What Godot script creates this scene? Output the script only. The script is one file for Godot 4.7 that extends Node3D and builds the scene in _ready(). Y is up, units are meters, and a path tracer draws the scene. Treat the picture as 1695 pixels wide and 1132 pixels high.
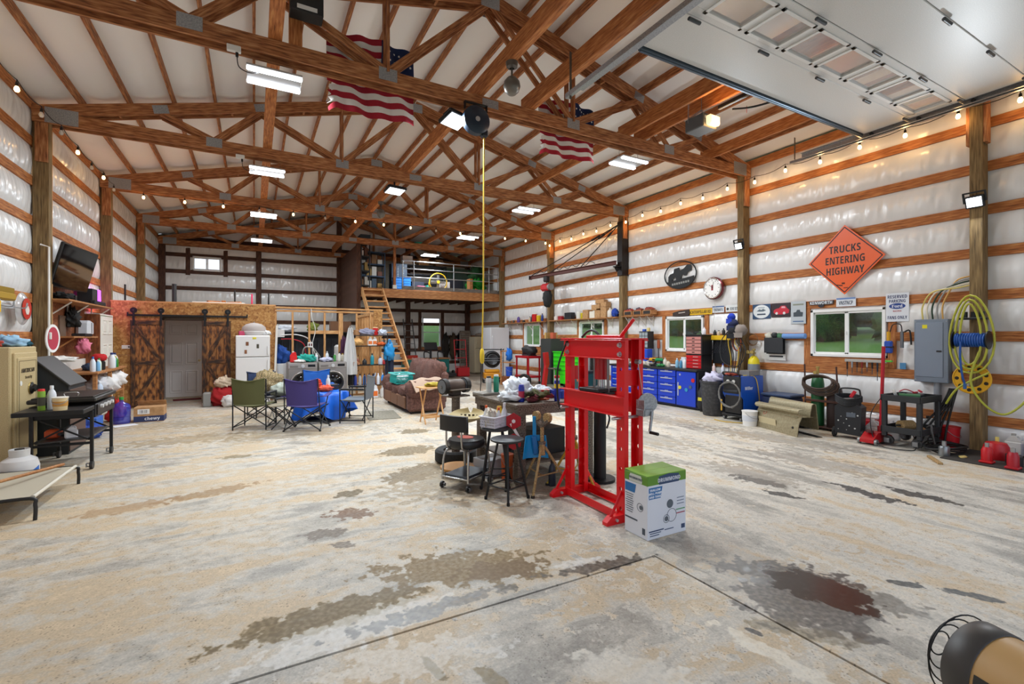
extends Node3D

var V0 := Vector3.ZERO
var V1 := Vector3.ONE
var MC := {}      # material cache
var GC := {}      # mesh cache
var NM := {}      # name counter
var W := {}       # textured materials by name
var rng := RandomNumberGenerator.new()

func V(x, y, z) -> Vector3:
	return Vector3(x, y, z)

# ---------------------------------------------------------------- scene set-up
func _ready():
	rng.seed = 7
	setup_camera()
	setup_sky()
	make_materials()
	build_floor()
	build_walls()
	build_roof()
	build_trusses()
	build_outside()
	build_overhead_door()
	build_lights()
	build_ceiling_things()
	build_room()
	build_mezzanine()
	build_left_wall_things()
	build_laundry()
	build_lounge()
	build_workbench()
	build_press()
	build_under_mezzanine()
	build_right_wall_things()
	build_right_floor_things()
	build_foreground()

func setup_camera():
	var cam := Camera3D.new()
	cam.name = "camera"
	add_child(cam)
	cam.position = V(0, 1.6, 0)
	cam.rotation_degrees = V(0, -28.7, 0)
	cam.near = 0.05
	cam.far = 300.0
	cam.projection = Camera3D.PROJECTION_FRUSTUM
	cam.size = 2.0 * 0.05 * 566.0 / 780.0
	cam.frustum_offset = Vector2(0, -8.0 / 780.0 * 0.05)
	cam.current = true

func setup_sky():
	var we := WorldEnvironment.new()
	we.name = "environment"
	var e := Environment.new()
	var sm := ProceduralSkyMaterial.new()
	sm.sky_top_color = Color(0.74, 0.8, 0.9)
	sm.sky_horizon_color = Color(0.9, 0.91, 0.93)
	sm.ground_bottom_color = Color(0.3, 0.32, 0.28)
	sm.ground_horizon_color = Color(0.5, 0.52, 0.5)
	sm.sky_energy_multiplier = SKY
	var sk := Sky.new()
	sk.sky_material = sm
	e.background_mode = Environment.BG_SKY
	e.sky = sk
	e.tonemap_mode = Environment.TONE_MAPPER_LINEAR
	e.tonemap_exposure = EXPO
	e.sdfgi_enabled = true
	e.ssao_enabled = true
	e.ssil_enabled = true
	we.environment = e
	add_child(we)

const EXPO := 1.1
const SKY := 1.25
const LED := 1.0

# ---------------------------------------------------------------- nodes
func numbered(nm: String) -> String:
	var n: int = NM.get(nm, 0)
	NM[nm] = n + 1
	return nm if n == 0 else "%s_%03d" % [nm, n]

func T(nm: String, label: String, cat: String, pos: Vector3, roty := 0.0, group := "") -> Node3D:
	var o := Node3D.new()
	o.name = numbered(nm)
	add_child(o)
	o.position = pos
	o.rotation_degrees = V(0, roty, 0)
	o.set_meta("label", label)
	o.set_meta("category", cat)
	if group:
		o.set_meta("group", group)
	return o

func S(nm: String, label := "") -> Node3D:
	var o := Node3D.new()
	o.name = nm
	add_child(o)
	o.set_meta("kind", "structure")
	if label:
		o.set_meta("label", label)
	return o

func P(par: Node, nm: String, mesh: Mesh, m: Material, pos := Vector3.ZERO, rot := Vector3.ZERO, scl := Vector3.ONE) -> MeshInstance3D:
	var o := MeshInstance3D.new()
	o.name = nm
	o.mesh = mesh
	o.material_override = m
	par.add_child(o, true)
	o.position = pos
	o.rotation_degrees = rot
	o.scale = scl
	return o

# a thing that is one mesh
func O(nm: String, label: String, cat: String, mesh: Mesh, m: Material, pos := Vector3.ZERO, rot := Vector3.ZERO, group := "", scl := Vector3.ONE) -> MeshInstance3D:
	var o := P(self, numbered(nm), mesh, m, pos, rot, scl)
	o.set_meta("label", label)
	o.set_meta("category", cat)
	if group:
		o.set_meta("group", group)
	return o

func D(src: Node3D, label: String, pos: Vector3, roty := 0.0, group := "") -> Node3D:
	var o: Node3D = src.duplicate()
	o.name = numbered(str(src.name).rstrip("0123456789").trim_suffix("_"))
	add_child(o)
	o.position = pos
	o.rotation_degrees = V(0, roty, 0)
	if label:
		o.set_meta("label", label)
	if group:
		o.set_meta("group", group)
	return o

# ---------------------------------------------------------------- materials
func c(hex: String, rough := 0.6, metal := 0.0) -> StandardMaterial3D:
	var k := "%s/%s/%s" % [hex, rough, metal]
	if not MC.has(k):
		var m := StandardMaterial3D.new()
		m.albedo_color = Color(hex)
		m.roughness = rough
		m.metallic = metal
		MC[k] = m
	return MC[k]

func glow(hex: String, e: float) -> StandardMaterial3D:
	var k := "g%s/%s" % [hex, e]
	if not MC.has(k):
		var m := StandardMaterial3D.new()
		m.albedo_color = Color(hex)
		m.emission_enabled = true
		m.emission = Color(hex)
		m.emission_energy_multiplier = e
		MC[k] = m
	return MC[k]

func glass(hex: String, a: float, rough := 0.05) -> StandardMaterial3D:
	var k := "t%s/%s/%s" % [hex, a, rough]
	if not MC.has(k):
		var m := StandardMaterial3D.new()
		m.albedo_color = Color(hex, a)
		m.transparency = BaseMaterial3D.TRANSPARENCY_ALPHA
		m.roughness = rough
		MC[k] = m
	return MC[k]

func grey_image(w: int, h: int, freq: float, seed_: int, oct := 4, kind := FastNoiseLite.TYPE_SIMPLEX_SMOOTH) -> Image:
	var n := FastNoiseLite.new()
	n.noise_type = kind
	n.seed = seed_
	n.frequency = freq
	n.fractal_octaves = oct
	return n.get_seamless_image(w, h)

# maps a grey picture through colour stops [[pos, hex], ...]
func ramp_tex(im: Image, stops: Array) -> ImageTexture:
	var lut := PackedByteArray()
	lut.resize(768)
	for i in 256:
		var t := i / 255.0
		var col := Color(stops[0][1])
		for s in stops.size() - 1:
			if t >= stops[s][0]:
				col = Color(stops[s][1]).lerp(Color(stops[s + 1][1]), clampf((t - stops[s][0]) / (stops[s + 1][0] - stops[s][0]), 0, 1))
		lut[i * 3] = col.r8
		lut[i * 3 + 1] = col.g8
		lut[i * 3 + 2] = col.b8
	im.convert(Image.FORMAT_L8)
	var src := im.get_data()
	var out := PackedByteArray()
	out.resize(src.size() * 3)
	for i in src.size():
		var v := src[i] * 3
		out[i * 3] = lut[v]
		out[i * 3 + 1] = lut[v + 1]
		out[i * 3 + 2] = lut[v + 2]
	return ImageTexture.create_from_image(Image.create_from_data(im.get_width(), im.get_height(), false, Image.FORMAT_RGB8, out))

func tri(nm: String, tex: Texture2D, scl: Vector3, rough: float, world := false, metal := 0.0) -> StandardMaterial3D:
	var m := StandardMaterial3D.new()
	m.albedo_texture = tex
	m.roughness = rough
	m.metallic = metal
	m.uv1_triplanar = true
	m.uv1_world_triplanar = world
	m.uv1_scale = scl
	W[nm] = m
	return m

func make_materials():
	# lumber: members lie along their own x axis, so the grain is stretched along x
	var g := grey_image(256, 256, 0.022, 3, 5)
	var gs := V(0.55, 5.0, 5.0)
	tri("truss", ramp_tex(g, [[0.0, "4e2c16"], [0.3, "8f5630"], [0.6, "ad7244"], [1.0, "cc9a6a"]]), gs, 0.7)
	tri("girt", ramp_tex(g, [[0.0, "552e14"], [0.22, "9c5a2a"], [0.6, "b8733c"], [1.0, "d09658"]]), gs, 0.7)
	tri("post", ramp_tex(g, [[0.0, "453722"], [0.3, "715a38"], [0.6, "846b45"], [1.0, "a08658"]]), V(0.4, 6.0, 6.0), 0.8)
	tri("pine", ramp_tex(g, [[0.0, "8a5526"], [0.25, "c08a50"], [0.6, "d3a069"], [1.0, "e6bd8a"]]), gs, 0.65)
	tri("shelfwood", ramp_tex(g, [[0.0, "6b4020"], [0.3, "a0683a"], [0.6, "b37c4a"], [1.0, "cf9c66"]]), gs, 0.65)
	tri("dark", ramp_tex(g, [[0.0, "281812"], [0.3, "472c20"], [0.6, "573828"], [1.0, "6e4a38"]]), gs, 0.75)
	tri("brownply", ramp_tex(g, [[0.0, "4a2614"], [0.3, "75401f"], [0.6, "874c27"], [1.0, "9c5f36"]]), V(0.8, 3.0, 3.0), 0.7)
	tri("deckgrey", ramp_tex(g, [[0.0, "4a4642"], [0.4, "6c6862"], [1.0, "8d8982"]]), gs, 0.8)
	# strand board: cellular flakes
	var ob := FastNoiseLite.new()
	ob.noise_type = FastNoiseLite.TYPE_CELLULAR
	ob.seed = 5
	ob.frequency = 0.045
	ob.cellular_return_type = FastNoiseLite.RETURN_CELL_VALUE
	ob.cellular_jitter = 1.2
	ob.domain_warp_enabled = true
	ob.domain_warp_amplitude = 34.0
	ob.domain_warp_frequency = 0.03
	tri("osb", ramp_tex(ob.get_seamless_image(512, 512), [[0.0, "7a4c20"], [0.35, "a06a32"], [0.65, "ba8848"], [1.0, "d6ae74"]]), V(1.0, 1.0, 1.0), 0.6)
	# scorched boards of the sliding doors
	tri("burnt", ramp_tex(grey_image(512, 512, 0.03, 11, 5), [[0.0, "24130a"], [0.28, "4c2a14"], [0.42, "7e4c22"], [0.6, "986230"], [1.0, "b27c42"]]), V(0.62, 0.3, 0.62), 0.55)
	tri("scorched", ramp_tex(grey_image(256, 256, 0.03, 12, 4), [[0.0, "180d07"], [0.4, "3a2110"], [0.65, "6a421e"], [1.0, "8e5e2e"]]), V(0.6, 2.0, 2.0), 0.6)
	# foil-like white vinyl on the insulation
	var vin: StandardMaterial3D = c("e9e8e6", 0.26).duplicate()
	vin.metallic_specular = 0.6
	W["vinyl"] = vin
	var ceil_v: StandardMaterial3D = c("f3f2ef", 0.5).duplicate()
	W["ceiling_vinyl"] = ceil_v
	tri("steel_dirty", ramp_tex(grey_image(256, 256, 0.03, 21, 5), [[0.0, "3a322b"], [0.4, "62564b"], [0.7, "7c6f62"], [1.0, "988a7a"]]), V(6, 6, 6), 0.5, false, 0.25)
	tri("rusty", ramp_tex(grey_image(256, 256, 0.05, 22, 5), [[0.0, "5a3c24"], [0.4, "94744a"], [0.6, "bd9f68"], [1.0, "d8c090"]]), V(6, 6, 6), 0.7)
	tri("cardboard", ramp_tex(grey_image(128, 128, 0.04, 23, 3), [[0.0, "a87d52"], [1.0, "c49a6c"]]), V(2, 2, 2), 0.85)
	tri("suede", ramp_tex(grey_image(256, 256, 0.03, 24, 4), [[0.0, "4a2f28"], [0.5, "63433a"], [1.0, "80594d"]]), V(2.2, 2.2, 2.2), 0.9)
	tri("safe", ramp_tex(grey_image(256, 256, 0.12, 25, 2), [[0.0, "a8956a"], [0.5, "c0aa7c"], [1.0, "d0bc92"]]), V(3, 3, 3), 0.55)
	tri("doorwhite", ramp_tex(grey_image(256, 256, 0.06, 26, 4), [[0.0, "c6c6c3"], [0.5, "cfcfcc"], [1.0, "d8d8d5"]]), V(5, 5, 5), 0.45)
	tri("grass", ramp_tex(grey_image(256, 256, 0.06, 27, 4), [[0.0, "32520e"], [0.5, "4f7a1c"], [1.0, "82a03c"]]), V(0.5, 0.5, 0.5), 0.95, true)
	tri("leaves", ramp_tex(grey_image(256, 256, 0.08, 28, 5), [[0.0, "0c1c08"], [0.4, "21400f"], [0.65, "3d6420"], [1.0, "7ca04c"]]), V(0.6, 0.6, 0.6), 0.9, true)
	tri("rug", ramp_tex(grey_image(128, 128, 0.08, 29, 3), [[0.0, "6f6a5e"], [1.0, "a39c8a"]]), V(2, 2, 2), 0.95)
	tri("rubber", ramp_tex(grey_image(128, 128, 0.06, 30, 3), [[0.0, "141414"], [1.0, "2c2b2a"]]), V(4, 4, 4), 0.75)
	tri("bin", ramp_tex(grey_image(128, 128, 0.05, 31, 4), [[0.0, "26262a"], [0.6, "38383a"], [1.0, "5c5c5a"]]), V(2, 2, 2), 0.6)
	tri("tread", ramp_tex(grey_image(128, 128, 0.05, 32, 4), [[0.0, "8f8466"], [1.0, "b0a587"]]), V(3, 3, 3), 0.4, false, 0.4)
	tri("camo", ramp_tex(grey_image(128, 128, 0.05, 33, 2), [[0.0, "3d3420"], [0.45, "7a6a40"], [0.5, "c9bda0"], [0.62, "8a6a3a"], [1.0, "e0d8c2"]]), V(5, 5, 5), 0.9)
	tri("galv", ramp_tex(grey_image(128, 128, 0.08, 34, 3), [[0.0, "8c9094"], [1.0, "b4b8bb"]]), V(4, 4, 4), 0.4, false, 0.6)
	W["tooth"] = W["galv"]

# ---------------------------------------------------------------- meshes
func xf(pos: Vector3, rot := Vector3.ZERO, scl := Vector3.ONE) -> Transform3D:
	return Transform3D(Basis.from_euler(rot * PI / 180.0).scaled_local(scl), pos)

func tri3(st: SurfaceTool, a: Vector3, b: Vector3, d: Vector3):
	st.add_vertex(a)
	st.add_vertex(b)
	st.add_vertex(d)

func quad(st: SurfaceTool, a: Vector3, b: Vector3, d: Vector3, e: Vector3):
	tri3(st, a, b, d)
	tri3(st, a, d, e)

func begin(smooth := -1) -> SurfaceTool:
	var st := SurfaceTool.new()
	st.begin(Mesh.PRIMITIVE_TRIANGLES)
	st.set_smooth_group(smooth)
	return st

func done(st: SurfaceTool) -> ArrayMesh:
	st.generate_normals()
	return st.commit()

# outward-facing polygon fan of a convex solid around the origin o
func face(st: SurfaceTool, pts: Array, o := Vector3.ZERO):
	var n: Vector3 = (pts[1] - pts[0]).cross(pts[2] - pts[0])
	var flip := n.dot(pts[0] - o) > 0.0
	for i in range(1, pts.size() - 1):
		if flip:
			tri3(st, pts[0], pts[i + 1], pts[i])
		else:
			tri3(st, pts[0], pts[i], pts[i + 1])

# box with chamfered edges, centred
func B(x: float, y: float, z: float, b := -1.0) -> Mesh:
	if b < 0:
		b = minf(0.006, minf(x, minf(y, z)) * 0.2)
	var k := "B%.3f,%.3f,%.3f,%.4f" % [x, y, z, b]
	if GC.has(k):
		return GC[k]
	var st := begin()
	var h := V(x, y, z) * 0.5
	var q := h - V1 * b
	for ax in 3:
		var a1 := (ax + 1) % 3
		var a2 := (ax + 2) % 3
		for s in [-1, 1]:
			var pts := []
			for e in [[-1, -1], [1, -1], [1, 1], [-1, 1]]:
				var p := V0
				p[ax] = s * h[ax]
				p[a1] = e[0] * q[a1]
				p[a2] = e[1] * q[a2]
				pts.append(p)
			face(st, pts)
			for t in [-1, 1]:      # edge between faces ax=s and a1=t
				var e4 := []
				for e in [[0, -1], [0, 1], [1, 1], [1, -1]]:
					var p := V0
					p[ax] = s * (h[ax] if e[0] == 0 else q[ax])
					p[a1] = t * (q[a1] if e[0] == 0 else h[a1])
					p[a2] = e[1] * q[a2]
					e4.append(p)
				if b > 0:
					face(st, e4)
	if b > 0:
		for sx in [-1, 1]:
			for sy in [-1, 1]:
				for sz in [-1, 1]:
					face(st, [V(sx * h.x, sy * q.y, sz * q.z), V(sx * q.x, sy * h.y, sz * q.z), V(sx * q.x, sy * q.y, sz * h.z)])
	GC[k] = done(st)
	return GC[k]

# cylinder along y, centred
func C(r: float, h: float, r2 := -1.0, seg := 16) -> Mesh:
	var k := "C%.4f,%.4f,%.4f,%d" % [r, h, r2, seg]
	if not GC.has(k):
		var m := CylinderMesh.new()
		m.bottom_radius = r
		m.top_radius = r if r2 < 0 else r2
		m.height = h
		m.radial_segments = seg
		m.rings = 1
		GC[k] = m
	return GC[k]

func SP(r: float, seg := 14) -> Mesh:
	var k := "S%.4f,%d" % [r, seg]
	if not GC.has(k):
		var m := SphereMesh.new()
		m.radius = r
		m.height = 2 * r
		m.radial_segments = seg
		m.rings = int(seg / 2.0)
		GC[k] = m
	return GC[k]

func TO(r_in: float, r_out: float, seg := 28, ring := 8) -> Mesh:
	var k := "T%.4f,%.4f" % [r_in, r_out]
	if not GC.has(k):
		var m := TorusMesh.new()
		m.inner_radius = r_in
		m.outer_radius = r_out
		m.rings = seg
		m.ring_segments = ring
		GC[k] = m
	return GC[k]

# lathe round y: profile [[r, y], ...] from bottom to top
func L(pf: Array, seg := 20) -> Mesh:
	var k := "L" + str(pf) + str(seg)
	if GC.has(k):
		return GC[k]
	var st := begin(0)
	var grp := 0
	for i in pf.size() - 1:
		var p0 := Vector2(pf[i][0], pf[i][1])
		var p1 := Vector2(pf[i + 1][0], pf[i + 1][1])
		if i > 0:
			var pm := Vector2(pf[i - 1][0], pf[i - 1][1])
			if absf((p0 - pm).angle_to(p1 - p0)) > 0.7:
				grp += 1
		st.set_smooth_group(grp)
		for s in seg:
			var a0 := TAU * s / seg
			var a1 := TAU * (s + 1) / seg
			var q0 := V(p0.x * cos(a0), p0.y, p0.x * sin(a0))
			var q1 := V(p0.x * cos(a1), p0.y, p0.x * sin(a1))
			var q2 := V(p1.x * cos(a1), p1.y, p1.x * sin(a1))
			var q3 := V(p1.x * cos(a0), p1.y, p1.x * sin(a0))
			if p0.x > 1e-5:
				tri3(st, q0, q1, q2)
			if p1.x > 1e-5:
				tri3(st, q0, q2, q3)
	GC[k] = done(st)
	return GC[k]

# tube along points
func TB(pts: Array, r: float, seg := 8, closed := false) -> Mesh:
	var st := begin(1)
	var n := pts.size()
	var fr := []
	var up := Vector3.UP
	for i in n:
		var d: Vector3
		if closed:
			d = (pts[(i + 1) % n] - pts[(i - 1 + n) % n]).normalized()
		else:
			d = (pts[mini(i + 1, n - 1)] - pts[maxi(i - 1, 0)]).normalized()
		if i == 0:
			up = Vector3.RIGHT if absf(d.y) > 0.9 else Vector3.UP
		var s := d.cross(up)
		if s.length() < 0.001:
			s = d.cross(Vector3.FORWARD)
		s = s.normalized()
		up = s.cross(d).normalized()
		var ring := []
		for j in seg:
			var a := TAU * j / seg
			ring.append(pts[i] + (s * cos(a) + up * sin(a)) * r)
		fr.append(ring)
	for i in (n if closed else n - 1):
		var a: Array = fr[i]
		var b: Array = fr[(i + 1) % n]
		for j in seg:
			var j1 := (j + 1) % seg
			quad(st, a[j], b[j], b[j1], a[j1])
	if not closed:
		st.set_smooth_group(-1)
		for j in range(1, seg - 1):
			tri3(st, fr[0][0], fr[0][j], fr[0][j + 1])
			tri3(st, fr[n - 1][0], fr[n - 1][j + 1], fr[n - 1][j])
	return done(st)

# smooth curve through points
func curve(pts: Array, per := 6, closed := false) -> Array:
	var out := []
	var n := pts.size()
	for i in (n if closed else n - 1):
		var p0: Vector3 = pts[(i - 1 + n) % n] if closed else pts[maxi(i - 1, 0)]
		var p1: Vector3 = pts[i]
		var p2: Vector3 = pts[(i + 1) % n]
		var p3: Vector3 = pts[(i + 2) % n] if closed else pts[mini(i + 2, n - 1)]
		for s in per:
			out.append(p1.cubic_interpolate(p2, p0, p3, float(s) / per))
	if not closed:
		out.append(pts[n - 1])
	return out

# prism of a polygon in the xy plane, depth along z, centred
func PR(poly: Array, depth: float) -> Mesh:
	var k := "P" + str(poly) + str(depth)
	if GC.has(k):
		return GC[k]
	var pp := PackedVector2Array()
	for p in poly:
		pp.append(Vector2(p[0], p[1]))
	if not Geometry2D.is_polygon_clockwise(pp):
		pp.reverse()
	var ix := Geometry2D.triangulate_polygon(pp)
	var st := begin()
	var h := depth * 0.5
	for i in range(0, ix.size(), 3):
		var a := pp[ix[i]]
		var b := pp[ix[i + 1]]
		var d := pp[ix[i + 2]]
		if (b - a).cross(d - a) > 0:
			var t := b
			b = d
			d = t
		tri3(st, V(a.x, a.y, h), V(b.x, b.y, h), V(d.x, d.y, h))
		tri3(st, V(a.x, a.y, -h), V(d.x, d.y, -h), V(b.x, b.y, -h))
	for i in pp.size():
		var a := pp[i]
		var b := pp[(i + 1) % pp.size()]
		quad(st, V(a.x, a.y, h), V(a.x, a.y, -h), V(b.x, b.y, -h), V(b.x, b.y, h))
	GC[k] = done(st)
	return GC[k]

# sheet with thickness from f(u, v) -> Vector3
func SH(nu: int, nv: int, th: float, f: Callable) -> Mesh:
	var g := []
	for i in nu + 1:
		var row := []
		for j in nv + 1:
			row.append(f.call(float(i) / nu, float(j) / nv))
		g.append(row)
	if th <= 0:
		var s1 := begin(1)
		for i in nu:
			for j in nv:
				quad(s1, g[i][j], g[i + 1][j], g[i + 1][j + 1], g[i][j + 1])
		return done(s1)
	var a := []
	var b := []
	for i in nu + 1:
		var ra := []
		var rb := []
		for j in nv + 1:
			var du: Vector3 = g[mini(i + 1, nu)][j] - g[maxi(i - 1, 0)][j]
			var dv: Vector3 = g[i][mini(j + 1, nv)] - g[i][maxi(j - 1, 0)]
			var n := du.cross(dv).normalized() * th * 0.5
			ra.append(g[i][j] + n)
			rb.append(g[i][j] - n)
		a.append(ra)
		b.append(rb)
	var st := begin(1)
	for i in nu:
		for j in nv:
			quad(st, a[i][j], a[i][j + 1], a[i + 1][j + 1], a[i + 1][j])
	st.set_smooth_group(2)
	for i in nu:
		for j in nv:
			quad(st, b[i][j], b[i + 1][j], b[i + 1][j + 1], b[i][j + 1])
	st.set_smooth_group(3)
	for i in nu:
		quad(st, a[i][0], a[i + 1][0], b[i + 1][0], b[i][0])
		quad(st, a[i + 1][nv], a[i][nv], b[i][nv], b[i + 1][nv])
	for j in nv:
		quad(st, a[0][j + 1], a[0][j], b[0][j], b[0][j + 1])
		quad(st, a[nu][j], a[nu][j + 1], b[nu][j + 1], b[nu][j])
	return done(st)

# lump: ellipsoid pushed in and out by noise; flat > 0 squares it up, base cuts it flat below
func BL(rx: float, ry: float, rz: float, amp := 0.15, seed_ := 1, freq := 1.2, seg := 18, pw := 1.0, base := -1.0) -> Mesh:
	var k := "b%s" % [[rx, ry, rz, amp, seed_, freq, seg, pw, base]]
	if GC.has(k):
		return GC[k]
	var n := FastNoiseLite.new()
	n.seed = seed_
	n.frequency = freq
	n.fractal_octaves = 3
	var rings := int(seg * 0.6)
	var g := []
	for i in rings + 1:
		var row := []
		var th := PI * i / rings - PI / 2
		for j in seg:
			var ph := TAU * j / seg
			var d := V(cos(th) * cos(ph), sin(th), cos(th) * sin(ph))
			var e := V(signf(d.x) * pow(absf(d.x), pw), signf(d.y) * pow(absf(d.y), pw), signf(d.z) * pow(absf(d.z), pw))
			var s := 1.0 + amp * n.get_noise_3d(d.x * 2, d.y * 2, d.z * 2) * 2.0
			var p := V(e.x * rx, e.y * ry, e.z * rz) * s
			p.y = maxf(p.y, base * ry)
			row.append(p)
		g.append(row)
	var st := begin(1)
	for i in rings:
		for j in seg:
			var j1 := (j + 1) % seg
			if i > 0:
				tri3(st, g[i][j], g[i][j1], g[i + 1][j1])
			if i < rings - 1:
				tri3(st, g[i][j], g[i + 1][j1], g[i + 1][j])
	GC[k] = done(st)
	return GC[k]

# join [[mesh, transform], ...] into one mesh
func J(list: Array) -> Mesh:
	var st := SurfaceTool.new()
	st.begin(Mesh.PRIMITIVE_TRIANGLES)
	for e in list:
		var t: Transform3D = e[1] if e[1] is Transform3D else Transform3D(Basis(), e[1])
		var me: Mesh = e[0]
		if me is PrimitiveMesh:
			var am := ArrayMesh.new()
			var ar = me.get_mesh_arrays()
			var only := []
			only.resize(Mesh.ARRAY_MAX)
			only[Mesh.ARRAY_VERTEX] = ar[Mesh.ARRAY_VERTEX]
			only[Mesh.ARRAY_NORMAL] = ar[Mesh.ARRAY_NORMAL]
			only[Mesh.ARRAY_INDEX] = ar[Mesh.ARRAY_INDEX]
			am.add_surface_from_arrays(Mesh.PRIMITIVE_TRIANGLES, only)
			me = am
		st.append_from(me, 0, t)
	return st.commit()

# lettering, centred, facing +z, cap height h
func TX(text: String, h: float, depth := 0.003, serif := false) -> Mesh:
	var m := TextMesh.new()
	var f := SystemFont.new()
	f.font_names = PackedStringArray(["Droid Serif" if serif else "Droid Sans"])
	f.font_weight = 700
	m.font = f
	m.text = text
	m.font_size = 48
	m.pixel_size = h / 34.5
	m.depth = depth
	m.curve_step = 4.0
	return m

# lettering squeezed to a width
func TW(par: Node, nm: String, text: String, h: float, w: float, m: Material, pos: Vector3, serif := false):
	var me := TX(text, h, 0.002, serif)
	P(par, nm, me, m, pos, V0, V(minf(1.0, w / me.get_aabb().size.x), 1, 1))

# a straight member from a to b: length on its x axis, h upwards (or along hint), w across
func bm(par: Node, nm: String, a: Vector3, b: Vector3, w: float, h: float, m: Material, hint := Vector3.UP, bev := 0.004) -> MeshInstance3D:
	var d := b - a
	var x := d.normalized()
	if absf(x.dot(hint)) > 0.99:
		hint = Vector3.RIGHT if absf(x.x) < 0.9 else Vector3.BACK
	var z := x.cross(hint).normalized()
	var y := z.cross(x)
	var o := P(par, nm, B(snappedf(d.length(), 0.002), h, w, bev), m)
	o.transform = Transform3D(Basis(x, y, z), (a + b) * 0.5)
	return o

func bmx(a: Vector3, b: Vector3, w: float, h: float, hint := Vector3.UP, bev := 0.002) -> Array:
	var d := b - a
	var x := d.normalized()
	if absf(x.dot(hint)) > 0.99:
		hint = Vector3.RIGHT if absf(x.x) < 0.9 else Vector3.BACK
	var z := x.cross(hint).normalized()
	return [B(snappedf(d.length(), 0.002), h, w, bev), Transform3D(Basis(x, z.cross(x), z), (a + b) * 0.5)]

func rod(par: Node, nm: String, a: Vector3, b: Vector3, r: float, m: Material, seg := 8) -> MeshInstance3D:
	return P(par, nm, TB([a, b], r, seg), m)

# ---------------------------------------------------------------- the building
const XL := -3.0      # inner faces of the left girts
const XR := 9.095     # inner faces of the right girts
const XC := 3.05
const ZB := -21.0
const ZF := 1.0
const POSTS := [-2.68, -6.34, -10.0, -13.66, -17.32]
const GIRTS := [0.42, 1.015, 1.61, 2.2, 2.81, 3.41, 4.02, 4.63]   # middles

func top_y(x: float) -> float:
	return 6.69 - 0.25 * absf(x - XC)

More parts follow.
